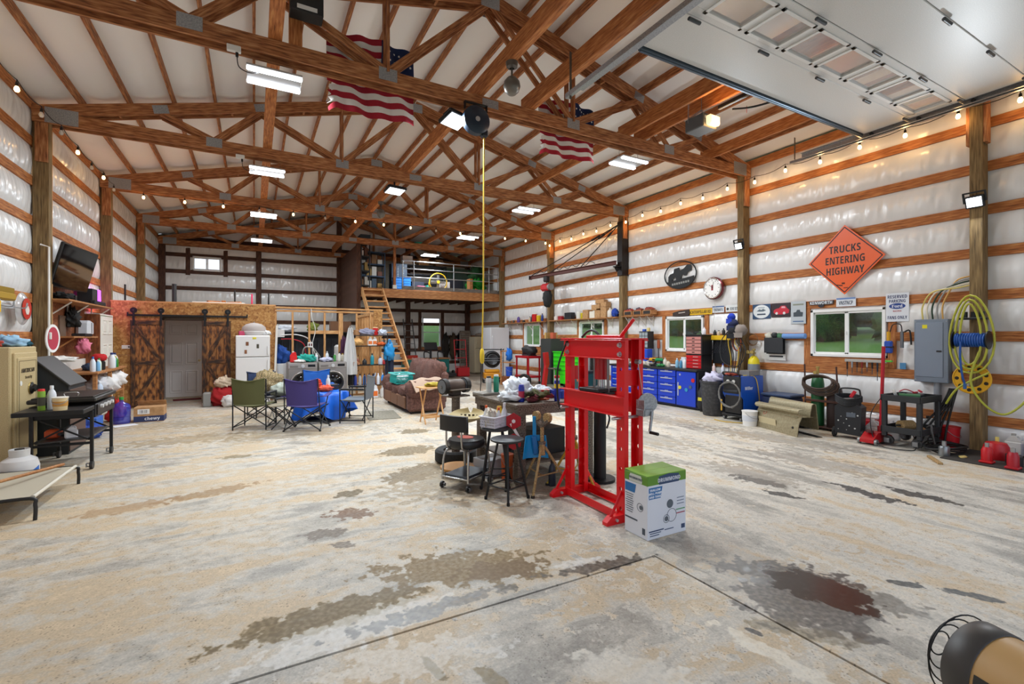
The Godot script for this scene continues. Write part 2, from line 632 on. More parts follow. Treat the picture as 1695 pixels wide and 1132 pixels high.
# stains: x, z, angle, half length, half width, colour, strength, rough edge
const STAINS := [
	[0.42, -2.89, -0.02, 0.56, 0.15, "665024", 0.82, 0.6], [1.28, -3.02, 0.4, 0.62, 0.26, "72592e", 0.72, 0.7],
	[1.5, -2.88, 0.2, 0.3, 0.14, "6e5330", 0.6, 0.6],
	[0.55, -2.68, -0.1, 0.6, 0.14, "dcdad4", 0.6, 0.8], [0.9, -2.66, 0.0, 0.5, 0.07, "4c4c4c", 0.5, 0.9],
	[2.15, -2.6, 0.13, 0.34, 0.07, "4a4238", 0.7, 0.8], [2.0, -2.72, 0.1, 0.22, 0.05, "dedcd6", 0.6, 0.8],
	[2.98, -1.68, 1.37, 0.36, 0.46, "55504a", 0.78, 0.5], [3.12, -1.9, 0.9, 0.4, 0.2, "4c4842", 0.7, 0.6], [3.3, -1.5, 1.2, 0.3, 0.14, "5a5347", 0.6, 0.7],
	[3.14, -1.69, 1.3, 0.33, 0.2, "241a12", 0.92, 0.35],
	[2.85, -1.29, 0.64, 0.1, 0.05, "4a4640", 0.7, 0.6], [2.6, -1.5, 0.9, 0.3, 0.07, "7a705a", 0.5, 0.7],
	[3.69, -1.46, 0.92, 0.12, 0.045, "34332f", 0.9, 0.8], [3.9, -1.2, 0.97, 0.15, 0.04, "34332f", 0.9, 0.9],
	[4.92, -3.31, 1.32, 0.32, 0.12, "38332c", 0.92, 0.7], [4.7, -2.9, 1.2, 0.16, 0.08, "38332c", 0.9, 0.6], [5.51, -2.49, 1.7, 0.36, 0.09, "38332c", 0.9, 0.8],
	[5.9, -2.2, 1.5, 0.3, 0.1, "3c3730", 0.85, 0.8], [5.1, -3.5, 1.6, 0.6, 0.3, "8c8274", 0.5, 0.8], [6.3, -3.4, 1.5, 0.8, 0.35, "857c70", 0.4, 0.9],
	[1.9, -6.54, -0.09, 0.42, 0.26, "6a5838", 0.72, 0.5], [1.71, -5.44, -0.58, 0.55, 0.26, "6e5b3c", 0.72, 0.5], [2.39, -7.84, 0.2, 0.28, 0.2, "6a5a3c", 0.7, 0.5],
	[2.0, -5.0, -0.3, 0.9, 0.5, "8f7d60", 0.5, 0.8], [2.6, -4.4, 0.3, 0.9, 0.45, "7d7160", 0.55, 0.8],
	[0.85, -5.03, -0.22, 0.16, 0.1, "5e4f30", 0.75, 0.5], [0.77, -4.45, 0.5, 0.2, 0.13, "6b4a30", 0.7, 0.9], [0.5, -4.1, 0.3, 0.16, 0.1, "5e5040", 0.65, 0.9], [0.62, -3.8, 0.3, 0.1, 0.06, "5e5040", 0.65, 0.9],
	[-0.38, -5.75, -0.27, 0.45, 0.13, "8a6a42", 0.6, 0.7], [-1.04, -5.62, -0.15, 0.4, 0.14, "937350", 0.5, 0.7],
	[-0.2, -7.3, 0.1, 0.2, 0.09, "75633f", 0.7, 0.6], [-0.9, -8.9, 0.0, 0.9, 0.35, "8f7a58", 0.45, 0.8], [0.6, -8.6, 0.1, 1.2, 0.4, "8f7f66", 0.4, 0.9], [-0.6, -10.5, 0.1, 1.4, 0.5, "8f7f66", 0.4, 0.9],
	[2.38, -1.62, 1.35, 0.05, 0.02, "3a3a38", 0.8, 0.4], [0.76, -2.17, 1.36, 0.12, 0.025, "6a5a3a", 0.7, 0.5], [0.97, -2.0, 1.19, 0.12, 0.04, "7a6a48", 0.6, 0.6],
	[1.59, -1.68, 0.9, 0.3, 0.16, "dcd6c8", 0.6, 0.5], [0.7, -2.3, 0.2, 0.4, 0.16, "dedcd6", 0.5, 0.9], [2.3, -1.3, 1.5, 0.5, 0.06, "e4ddcc", 0.6, 0.7],
	[7.2, -4.6, 1.4, 1.4, 0.35, "857d72", 0.45, 0.9], [6.9, -6.6, 1.4, 1.2, 0.4, "8a8174", 0.45, 0.9], [5.4, -5.6, 1.3, 1.0, 0.5, "8a8478", 0.4, 0.9], [4.4, -5.0, 1.2, 0.8, 0.3, "7f786c", 0.4, 0.9],
	[6.0, -9.0, 0.2, 2.0, 0.9, "84786a", 0.45, 0.9], [6.5, -14.0, 0.2, 2.4, 1.4, "6e5a48", 0.5, 0.8], [7.2, -17.6, 0.1, 2.0, 2.4, "5c4a3c", 0.6, 0.7], [4.6, -11.0, 0.2, 1.4, 0.5, "84786a", 0.4, 0.9],
]

func floor_texture(w: int, h: int, px: float, x0: float, z0: float) -> Array:
	# broad patches, streaks dragged along x, fine grit; all mixed into noise-edged tan and grey blotches
	var n := FastNoiseLite.new()
	n.seed = 41
	n.frequency = 0.55 * px
	n.fractal_octaves = 5
	n.offset = V(x0 / px, z0 / px, 0)
	var broad := n.get_image(w, h, false, false, false).get_data()
	n.seed = 42
	n.domain_warp_enabled = true
	n.domain_warp_amplitude = 60.0
	n.domain_warp_frequency = 1.2 * px
	n.offset = V(x0 / px / 3.0, z0 / px, 0)
	n.frequency = 3.0 * px
	n.fractal_octaves = 4
	var sim := n.get_image(w / 3, h, false, false, false)
	sim.resize(w, h, Image.INTERPOLATE_CUBIC)
	var streak := sim.get_data()
	n.offset = V(x0 / px, z0 / px / 4.0, 0)
	sim = n.get_image(w, h / 4, false, false, false)
	sim.resize(w, h, Image.INTERPOLATE_CUBIC)
	var track := sim.get_data()
	n.domain_warp_enabled = false
	n.seed = 43
	n.frequency = 22.0 * px
	n.fractal_octaves = 3
	n.offset = V(x0 / px, z0 / px, 0)
	var grit := n.get_image(w, h, false, false, false).get_data()
	n.seed = 45
	n.frequency = 75.0 * px
	n.fractal_octaves = 2
	var fine := n.get_image(w, h, false, false, false).get_data()
	n.seed = 44
	n.frequency = 7.0 * px
	n.fractal_octaves = 4
	var edge := n.get_image(w, h, false, false, false).get_data()
	var out := PackedByteArray()
	out.resize(w * h * 3)
	var rough := PackedByteArray()
	rough.resize(w * h)
	var i := 0
	for y in h:
		var z := z0 + y * px
		for xx in w:
			var b := broad[i] / 255.0 - 0.5
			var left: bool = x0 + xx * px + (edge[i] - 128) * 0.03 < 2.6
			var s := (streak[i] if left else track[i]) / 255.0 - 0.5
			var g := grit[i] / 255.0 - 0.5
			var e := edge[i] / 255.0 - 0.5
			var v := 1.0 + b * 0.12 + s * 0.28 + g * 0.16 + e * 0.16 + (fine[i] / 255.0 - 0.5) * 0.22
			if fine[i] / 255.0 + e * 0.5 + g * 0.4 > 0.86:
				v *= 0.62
			# tan weight, raised left of the wavy line, and grey weight by noise
			var tan_mix := clampf((s * 1.3 + b * 0.9 + e * 0.7 + g * 0.3) * 2.6 + (0.5 if left else -0.15), 0.0, 1.0)
			var grey_mix := clampf((e * 0.6 - b * 1.0 - s * 1.4) * 2.2 - 0.12, 0.0, 1.0) * 0.7
			out[i * 3] = int(clampf(v * lerpf(lerpf(0.795, 0.715, tan_mix), 0.6, grey_mix), 0, 1) * 255)
			out[i * 3 + 1] = int(clampf(v * lerpf(lerpf(0.765, 0.64, tan_mix), 0.575, grey_mix), 0, 1) * 255)
			out[i * 3 + 2] = int(clampf(v * lerpf(lerpf(0.71, 0.53, tan_mix), 0.53, grey_mix), 0, 1) * 255)
			rough[i] = 150 + int(s * 60)
			i += 1
	for st in STAINS:
		var col := Color(st[5])
		var ca := cos(st[2])
		var sa := sin(st[2])
		var r: float = maxf(st[3], st[4]) * 1.5
		for y in range(maxi(0, int((st[1] - r - z0) / px)), mini(h, int((st[1] + r - z0) / px))):
			for xx in range(maxi(0, int((st[0] - r - x0) / px)), mini(w, int((st[0] + r - x0) / px))):
				var dx: float = x0 + xx * px - st[0]
				var dz: float = z0 + y * px - st[1]
				var lx: float = (dx * ca + dz * sa) / st[3]
				var lz: float = (-dx * sa + dz * ca) / st[4]
				var k := y * w + xx
				var q: float = 1.0 - sqrt(lx * lx + lz * lz) + (edge[k] / 255.0 - 0.5) * 2.2 * st[7] + (grit[k] / 255.0 - 0.5) * 0.5 * st[7]
				if q > 0.0:
					var a: float = st[6] * clampf(q * 7.0, 0.0, 1.0) * (0.55 + 0.95 * (grit[k] / 255.0))
					a = clampf(a, 0, 1)
					out[k * 3] = int(lerpf(out[k * 3], col.r8, a))
					out[k * 3 + 1] = int(lerpf(out[k * 3 + 1], col.g8, a))
					out[k * 3 + 2] = int(lerpf(out[k * 3 + 2], col.b8, a))
					if st[5] == "241a12":
						rough[k] = int(lerpf(rough[k], 44, clampf(q * 9.0, 0, 1)))
					elif col.v < 0.4:
						rough[k] = int(rough[k] * 0.75)
	return [ImageTexture.create_from_image(Image.create_from_data(w, h, false, Image.FORMAT_RGB8, out)), ImageTexture.create_from_image(Image.create_from_data(w, h, false, Image.FORMAT_L8, rough))]

func slab(par: Node, nm: String, rects: Array, m: Material, x0: float, z0: float, sx: float, sz: float, y := 0.0, th := 0.1):
	var st := SurfaceTool.new()
	st.begin(Mesh.PRIMITIVE_TRIANGLES)
	for r in rects:
		var p := [V(r[0], y, r[1]), V(r[2], y, r[1]), V(r[2], y, r[3]), V(r[0], y, r[3])]
		var lo := V(0, -th, 0)
		for f in [[p[0], p[1], p[2], p[3]], [p[1], p[0], p[0] + lo, p[1] + lo], [p[2], p[1], p[1] + lo, p[2] + lo], [p[3], p[2], p[2] + lo, p[3] + lo], [p[0], p[3], p[3] + lo, p[0] + lo]]:
			var nn: Vector3 = -(f[1] - f[0]).cross(f[2] - f[0]).normalized()
			for i in [0, 1, 2, 0, 2, 3]:
				st.set_normal(nn)
				st.set_uv(Vector2((f[i].x - x0) / sx, (f[i].z - z0) / sz))
				st.add_vertex(f[i])
	P(par, nm, st.commit(), m)

func build_floor():
	var f := S("floor", "stained grey concrete slab of the workshop")
	var px := 0.006
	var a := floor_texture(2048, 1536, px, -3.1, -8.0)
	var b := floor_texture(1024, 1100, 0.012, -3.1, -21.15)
	var mats := []
	for t in [a, b]:
		var m := StandardMaterial3D.new()
		m.albedo_texture = t[0]
		m.roughness_texture = t[1]
		m.roughness_texture_channel = BaseMaterial3D.TEXTURE_CHANNEL_RED
		m.roughness = 1.0
		m.texture_repeat = false
		mats.append(m)
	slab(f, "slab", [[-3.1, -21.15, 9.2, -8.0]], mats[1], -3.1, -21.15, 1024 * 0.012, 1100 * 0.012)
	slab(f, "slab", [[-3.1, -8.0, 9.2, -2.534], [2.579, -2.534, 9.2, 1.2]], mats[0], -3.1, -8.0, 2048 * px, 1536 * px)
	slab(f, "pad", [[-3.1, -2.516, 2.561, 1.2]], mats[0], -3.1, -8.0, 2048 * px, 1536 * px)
	P(f, "ground", B(12.6, 0.1, 22.5, 0), c("1e1a16", 0.95), V(3.05, -0.16, -9.95))

# flat wall skin with openings: axis "z" runs along z at x = at, axis "x" along x at z = at
func skin(axis: String, at: float, lo: float, hi: float, top: float, holes: Array, th := 0.04) -> Mesh:
	var cu := [lo, hi]
	var cv := [0.0, top]
	for h in holes:
		cu.append_array([h[0], h[1]])
		cv.append_array([h[2], h[3]])
	cu.sort()
	cv.sort()
	var list := []
	for i in cu.size() - 1:
		for j in cv.size() - 1:
			if cu[i + 1] - cu[i] < 0.001 or cv[j + 1] - cv[j] < 0.001:
				continue
			var mu: float = (cu[i] + cu[i + 1]) / 2
			var mv: float = (cv[j] + cv[j + 1]) / 2
			var open := false
			for h in holes:
				if mu > h[0] and mu < h[1] and mv > h[2] and mv < h[3]:
					open = true
			if not open:
				var du: float = cu[i + 1] - cu[i]
				var dv: float = cv[j + 1] - cv[j]
				list.append([B(th, dv, du, 0), V(at, mv, mu)] if axis == "z" else [B(du, dv, th, 0), V(mu, mv, at)])
	return J(list)

# quilted insulation between girts: bulges into the room, with upright creases. dirn: +1 room lies on the + side
func quilt(axis: String, at: float, dirn: float, lo: float, hi: float, levels: Array, holes: Array, seed_: int, top_f: Callable) -> Mesh:
	var n := FastNoiseLite.new()
	n.seed = seed_
	n.frequency = 1.0
	n.fractal_octaves = 3
	var st := begin(1)
	var nu := int((hi - lo) / 0.036)
	for k in levels.size() - 1:
		var y0: float = levels[k]
		var y1: float = levels[k + 1]
		var nv := 11
		var grid := []
		for i in nu + 1:
			var u := lo + (hi - lo) * i / nu
			var row := []
			for j in nv + 1:
				var t: float = 0.0 if j == 0 else (1.0 if j == nv else lerpf(0.066 / (y1 - y0), 1.0 - 0.066 / (y1 - y0), (j - 1.0) / (nv - 2.0)))
				var y := lerpf(y0, y1, t)
				var gap := clampf((t * (y1 - y0) - 0.066) / (y1 - y0 - 0.132), 0.0, 1.0)
				var env := pow(sin(PI * gap), 0.6)
				for hh in holes:
					env *= clampf(maxf(maxf(hh[0] - u, u - hh[1]) - 0.14, maxf(hh[2] - y, y - hh[3]) - 0.2) * 10.0, 0.0, 1.0)
				var bay := fposmod((u + 2.68) / 3.66, 1.0)
				var ends := clampf(minf(bay, 1.0 - bay) * 14.0, 0.0, 1.0)
				var d := env * (0.3 + 0.7 * ends) * (0.052 + 0.018 * n.get_noise_2d(u * 1.3, k * 7.0))
				d += env * 0.015 * n.get_noise_2d(u * 9.0, y * 1.2 + k * 3.0) + pow(sin(PI * gap), 0.4) * 0.014 * n.get_noise_2d(u * 26.0, y * 2.5)
				y = minf(y, top_f.call(u))
				row.append(V(at + dirn * d, y, u) if axis == "z" else V(u, y, at + dirn * d))
			grid.append(row)
		for i in nu:
			var um := lo + (hi - lo) * (i + 0.5) / nu
			for j in nv:
				var ym := lerpf(y0, y1, (j + 0.5) / nv)
				var open := false
				for h in holes:
					if um > h[0] and um < h[1] and ym > h[2] and ym < h[3]:
						open = true
				if not open:
					if (dirn > 0) == (axis == "z"):
						quad(st, grid[i][j], grid[i][j + 1], grid[i + 1][j + 1], grid[i + 1][j])
					else:
						quad(st, grid[i][j], grid[i + 1][j], grid[i + 1][j + 1], grid[i][j + 1])
	return done(st)

const WIN_R := [[-5.02, -3.83], [-8.54, -7.41], [-12.14, -10.95], [-15.62, -14.45]]

func girt_levels(top: float) -> Array:
	var a := [0.0]
	for g in GIRTS:
		a.append(g)
	a.append(top)
	return a

func build_walls():
	var flat := func(_u): return 99.0
	# ---- right wall
	var wr := S("wall_right", "white insulated wall with brown girts and posts")
	var holes := []
	for w in WIN_R:
		holes.append([w[0], w[1], 1.25, 2.1])
	P(wr, "siding", skin("z", XR + 0.1, ZB - 0.1, ZF + 0.1, 5.32, holes), c("d8d8d4", 0.6))
	P(wr, "insulation", quilt("z", XR + 0.036, -1, ZB, ZF, girt_levels(5.2), holes, 1, flat), W["vinyl"])
	for gi in GIRTS.size():
		var y: float = GIRTS[gi]
		if gi == 2:      # cut at the windows
			var z0: float = ZF
			for w in WIN_R:
				bm(wr, "girt", V(XR + 0.02, y, w[1] + 0.1), V(XR + 0.02, y, z0), 0.038, 0.14, W["girt"])
				z0 = w[0] - 0.1
			bm(wr, "girt", V(XR + 0.02, y, ZB), V(XR + 0.02, y, z0), 0.038, 0.14, W["girt"])
		else:
			var zs := [ZF, -2.68, -6.34, -10.0, -13.66, -17.32, ZB]
			for i in 6:
				bm(wr, "girt", V(XR + 0.02, y, zs[i + 1] + 0.003), V(XR + 0.02, y, zs[i] - 0.003), 0.038, 0.14, W["girt"])
	bm(wr, "eave_beam", V(XR + 0.02, 5.21, ZB), V(XR + 0.02, 5.21, ZF), 0.04, 0.15, W["girt"])
	var n := 1
	for w in WIN_R:
		bm(wr, "stud", V(XR + 0.018, 1.09, w[0] - 0.075), V(XR + 0.018, 2.13, w[0] - 0.075), 0.11, 0.036, W["girt"], Vector3.RIGHT)
		bm(wr, "stud", V(XR + 0.018, 1.09, w[1] + 0.075), V(XR + 0.018, 2.13, w[1] + 0.075), 0.11, 0.036, W["girt"], Vector3.RIGHT)
		bm(wr, "sill_board", V(XR + 0.018, 1.17, w[0] - 0.1), V(XR + 0.018, 1.17, w[1] + 0.1), 0.034, 0.17, W["girt"])
		slider_window("window_%d" % n, V(XR + 0.02, 0, (w[0] + w[1]) / 2), -90, w[1] - w[0], 1.25, 2.1)
		n += 1
	for z in POSTS:
		post(wr, XR - 0.095, z, 5.0, 1)
	# ---- left wall
	var wl := S("wall_left", "white insulated wall beside the safe and the shelves")
	var lh := [[-13.2, -12.3, 0.0, 2.03]]
	P(wl, "siding", skin("z", XL - 0.1, ZB - 0.1, ZF + 0.1, 5.32, lh), c("d8d8d4", 0.6))
	P(wl, "insulation", quilt("z", XL - 0.036, 1, ZB, ZF, girt_levels(5.2), [[-13.22, -12.28, 0.0, 2.06]], 2, flat), W["vinyl"])
	for y in GIRTS:
		var zs := [ZF, -2.68, -6.34, -10.0, -13.66, -17.32, ZB]
		for i in 6:
			if y < 2.0 and i == 3:
				bm(wl, "girt", V(XL - 0.02, y, -12.26), V(XL - 0.02, y, zs[i]), 0.038, 0.14, W["girt"])
				bm(wl, "girt", V(XL - 0.02, y, zs[i + 1]), V(XL - 0.02, y, -13.24), 0.038, 0.14, W["girt"])
			else:
				bm(wl, "girt", V(XL - 0.02, y, zs[i + 1] + 0.003), V(XL - 0.02, y, zs[i] - 0.003), 0.038, 0.14, W["girt"])
	bm(wl, "eave_beam", V(XL - 0.02, 5.21, ZB), V(XL - 0.02, 5.21, ZF), 0.04, 0.15, W["girt"])
	for z in POSTS:
		post(wl, XL + 0.095, z, 5.0, -1)
	for z in [-6.34, -10.0]:
		bm(wl, "post_board", V(XL + 0.14, 0, z - 0.09), V(XL + 0.14, 4.9, z - 0.09), 0.038, 0.09, W["pine"], Vector3.RIGHT)
	# ---- back wall
	var wb := S("wall_back", "white insulated gable wall at the far end")
	var bh := [[-2.0, -1.09, 4.07, 4.61], [6.8, 7.66, 1.15, 2.5]]
	P(wb, "siding", skin("x", ZB - 0.1, XL - 0.1, XR + 0.1, 5.3, bh), c("d8d8d4", 0.6))
	P(wb, "gable", PR([[XL - 0.1, 5.3], [XR + 0.1, 5.3], [XC, 6.95]], 0.04), c("d8d8d4", 0.6), V(0, 0, ZB - 0.1))
	var gl := girt_levels(5.24)
	gl.append(5.85)
	gl.append(6.7)
	P(wb, "insulation", quilt("x", ZB - 0.036, 1, XL, XR, gl, bh, 3, func(u): return top_y(u) + 0.13), W["vinyl"])
	for y in GIRTS + [5.24, 5.85]:
		var hw := minf(6.06, (6.72 - y) / 0.25)
		var cuts := [XC - hw, XC + hw]
		if y == 1.61:
			cuts = [XC - hw, 6.7, 7.76, XC + hw]
		for i in range(0, cuts.size(), 2):
			bm(wb, "girt", V(cuts[i], y, ZB - 0.02), V(cuts[i + 1], y, ZB - 0.02), 0.038, 0.14, W["dark"])
	for x in [0.16, 3.15, 6.1]:
		bm(wb, "post", V(x, 0, ZB + 0.07), V(x, top_y(x) - 0.1, ZB + 0.07), 0.14, 0.19, W["dark"], Vector3.RIGHT)
	for x in [XL + 0.1, XR - 0.1]:
		bm(wb, "corner_post", V(x, 0, ZB + 0.1), V(x, 5.0, ZB + 0.1), 0.19, 0.19, W["dark"], Vector3.RIGHT)
	for x in [-2.14, -0.95]:
		bm(wb, "stud", V(x, 3.9, ZB - 0.015), V(x, 4.9, ZB - 0.015), 0.05, 0.14, W["dark"], Vector3.RIGHT)
	for x in [6.68, 7.78]:
		bm(wb, "stud", V(x, 0.95, ZB - 0.015), V(x, 2.8, ZB - 0.015), 0.05, 0.14, W["dark"], Vector3.RIGHT)
	bm(wb, "sill_board", V(6.6, 1.08, ZB - 0.016), V(7.86, 1.08, ZB - 0.016), 0.04, 0.13, W["truss"])
	slider_window("window_5", V(-1.545, 0, ZB - 0.02), 0, 0.91, 4.07, 4.61)
	hung_window("window_6", V(7.23, 0, ZB - 0.02), 0.86, 1.15, 2.5)
	# ---- front wall, behind the camera, with the open truck door and the open bay beside it
	var wf := S("wall_front", "front wall with two open truck doors")
	P(wf, "siding", skin("x", ZF + 0.1, XL - 0.1, XR + 0.1, 5.3, [[3.75, 8.55, 0.0, 4.3], [-2.2, 2.6, 0.0, 4.3]]), c("d8d8d4", 0.6))
	P(wf, "gable", PR([[XL - 0.1, 5.3], [XR + 0.1, 5.3], [XC, 6.95]], 0.04), c("d8d8d4", 0.6), V(0, 0, ZF + 0.1))
	# ---- side door in the left wall
	var d := S("door_1", "white six-panel side door next to the strand board wall")
	six_panel(d, V(-2.72, 0.0, -12.75), 90, 0.9, 2.02, "e9e4da")
	for z in [-12.27, -13.23]:
		bm(d, "jamb", V(-2.86, 0, z), V(-2.86, 2.06, z), 0.03, 0.3, W["brownply"] if z > -12.5 else c("e4dfd4", 0.5), Vector3.RIGHT)
	bm(d, "jamb", V(-2.86, 2.06, -13.24), V(-2.86, 2.06, -12.26), 0.3, 0.03, c("e4dfd4", 0.5))

func post(par: Node, x: float, z: float, h: float, side: float):
	bm(par, "post", V(x, -0.01, z), V(x, h, z), 0.14, 0.19, W["post"], Vector3.RIGHT)
	for s in [-1, 1]:
		bm(par, "scab", V(x - side * 0.015, 4.32, z + s * 0.09), V(x - side * 0.015, 4.925, z + s * 0.09), 0.038, 0.15, W["truss"], Vector3.RIGHT)

func slider_window(nm: String, at: Vector3, rot: float, w: float, y0: float, y1: float):
	var o := S(nm, "white vinyl sliding window")
	o.position = at
	o.rotation_degrees = V(0, rot, 0)
	var m := c("f2f2ef", 0.4)
	var h := y1 - y0
	var ym := (y0 + y1) / 2
	var fr := P(o, "window_frame", J([[B(w, 0.05, 0.09), V(0, y1 - 0.025, 0)], [B(w, 0.05, 0.09), V(0, y0 + 0.025, 0)], [B(0.05, h, 0.09), V(-w / 2 + 0.025, ym, 0)], [B(0.05, h, 0.09), V(w / 2 - 0.025, ym, 0)]]), m)
	for s in [-1, 1]:
		var sw := w / 2 - 0.03
		var sx: float = s * (w / 4 - 0.012)
		var z: float = 0.012 * s
		P(o, "sash", J([[B(sw, 0.035, 0.025), V(sx, y1 - 0.065, z)], [B(sw, 0.035, 0.025), V(sx, y0 + 0.065, z)], [B(0.035, h - 0.1, 0.025), V(sx - sw / 2 + 0.018, ym, z)], [B(0.035, h - 0.1, 0.025), V(sx + sw / 2 - 0.018, ym, z)]]), m)
		P(o, "pane", B(sw - 0.06, h - 0.16, 0.005, 0), glass("8a9a94", 0.03), V(sx, ym, z))
	P(fr, "latch", B(0.02, 0.06, 0.02), m, V(0.0, ym, 0.04))

func hung_window(nm: String, at: Vector3, w: float, y0: float, y1: float):
	var o := S(nm, "tall white sash window under the loft")
	o.position = at
	var m := c("dfe2e0", 0.4)
	var h := y1 - y0
	var ym := (y0 + y1) / 2
	P(o, "window_frame", J([[B(w, 0.04, 0.09), V(0, y1 - 0.02, 0)], [B(w, 0.04, 0.09), V(0, y0 + 0.02, 0)], [B(0.04, h, 0.09), V(-w / 2 + 0.02, ym, 0)], [B(0.04, h, 0.09), V(w / 2 - 0.02, ym, 0)], [B(w, 0.04, 0.05), V(0, ym, 0)]]), m)
	for s in [-1, 1]:
		P(o, "pane", B(w - 0.08, h / 2 - 0.06, 0.005, 0), glass("8a9a94", 0.03), V(0, ym + s * h / 4, 0))

func six_panel(par: Node, at: Vector3, rot: float, w: float, h: float, col: String):
	var leaf := P(par, "leaf", B(w, h, 0.035), c(col, 0.45), at + V(0, h / 2 + 0.01, 0), V(0, rot, 0))
	for r in [[0.83, 0.25], [0.57, 0.62], [0.2, 0.62]]:
		for s in [-1, 1]:
			var ph: float = h * (0.12 if r[1] == 0.25 else 0.26)
			var py: float = (r[0] - 0.5) * h + (0.06 if r[1] == 0.25 else 0.0) * h
			P(leaf, "panel", J([[B(w * 0.34, 0.022, 0.03, 0.006), V(0, ph / 2 + 0.02, 0)], [B(w * 0.34, 0.022, 0.03, 0.006), V(0, -ph / 2 - 0.02, 0)], [B(0.022, ph + 0.04, 0.03, 0.006), V(w * 0.16, 0, 0)], [B(0.022, ph + 0.04, 0.03, 0.006), V(-w * 0.16, 0, 0)], [B(w * 0.24, ph - 0.04, 0.026, 0.012), V0]]), c(col, 0.45), V(s * w * 0.21, py, 0.016))
	P(leaf, "knob", L([[0.0, 0.0], [0.012, 0.0], [0.012, 0.03], [0.03, 0.04], [0.03, 0.06], [0.0, 0.07]], 12), c("c9b88a", 0.3, 0.8), V(w * 0.43, -0.05, 0.017), V(90, 0, 0))

func build_roof():
	var ce := S("ceiling", "white insulated roof between brown purlins")
	# roof skin
	for s in [-1, 1]:
		var a := V(XC, 6.69 + 0.2, 0)
		var b := V(XC + s * 6.35, 6.69 - 0.25 * 6.35 + 0.2, 0)
		var mid := (a + b) / 2
		P(ce, "roof_sheet", B(a.distance_to(b), 0.03, ZF - ZB + 0.4, 0), c("c9cac8", 0.6), V(mid.x, mid.y, (ZF + ZB) / 2), V(0, 0, -s * rad_to_deg(atan(0.25))))
		# insulation sagging between purlins and drooping at each truss
		var n := FastNoiseLite.new()
		n.seed = 9
		n.frequency = 1.0
		var nx := 80
		var nz := 180
		var st := begin(1)
		var g := []
		for i in nx + 1:
			var row := []
			var dx := 6.1 * i / nx
			for j in nz + 1:
				var z := lerpf(ZB, ZF, float(j) / nz)
				var t := fposmod(dx / 0.61, 1.0)
				var bay := fposmod((z + 2.68) / 3.66, 1.0)
				var droop := exp(-pow((bay - 0.5 + (0.5 if bay < 0.5 else -0.5)) / 0.04, 2.0))
				var sag := sin(PI * t) * (0.022 + 0.03 * droop + 0.012 * n.get_noise_2d(z * 3.0, dx * 2.0)) + 0.003 * n.get_noise_2d(z * 14.0, dx * 3.0)
				row.append(V(XC + s * dx, 6.69 + 0.165 - 0.25 * dx - sag, z))
			g.append(row)
		for i in nx:
			for j in nz:
				quad(st, g[i][j], g[i][j + 1], g[i + 1][j + 1], g[i + 1][j])
		P(ce, "insulation", done(st), W["ceiling_vinyl"])
		for k in range(0 if s > 0 else 1, 10):
			var dx := 0.61 * k
			var y := 6.69 - 0.25 * dx + 0.072
			bm(ce, "purlin", V(XC + s * dx, y, ZB), V(XC + s * dx, y, ZF), 0.038, 0.14, W["truss"])

func build_trusses():
	var first := true
	var proto: Node3D
	var zs := [-6.34, -10.0, -13.66, -17.32, -2.68, -20.8]
	var names := ["timber roof truss carrying the hose reel and two striped flags", "timber roof truss crossing at the post with the hoist arm", "timber roof truss with the string of lamps under its bottom chord", "timber roof truss above the loft edge and the strand board room", "timber roof truss over the raised truck door", "timber roof truss against the far gable wall"]
	for i in zs.size():
		if first:
			proto = make_truss(names[0])
			proto.position.z = zs[0]
			first = false
		else:
			D(proto, names[i], V(0, 0, zs[i]), 0, "roof trusses")

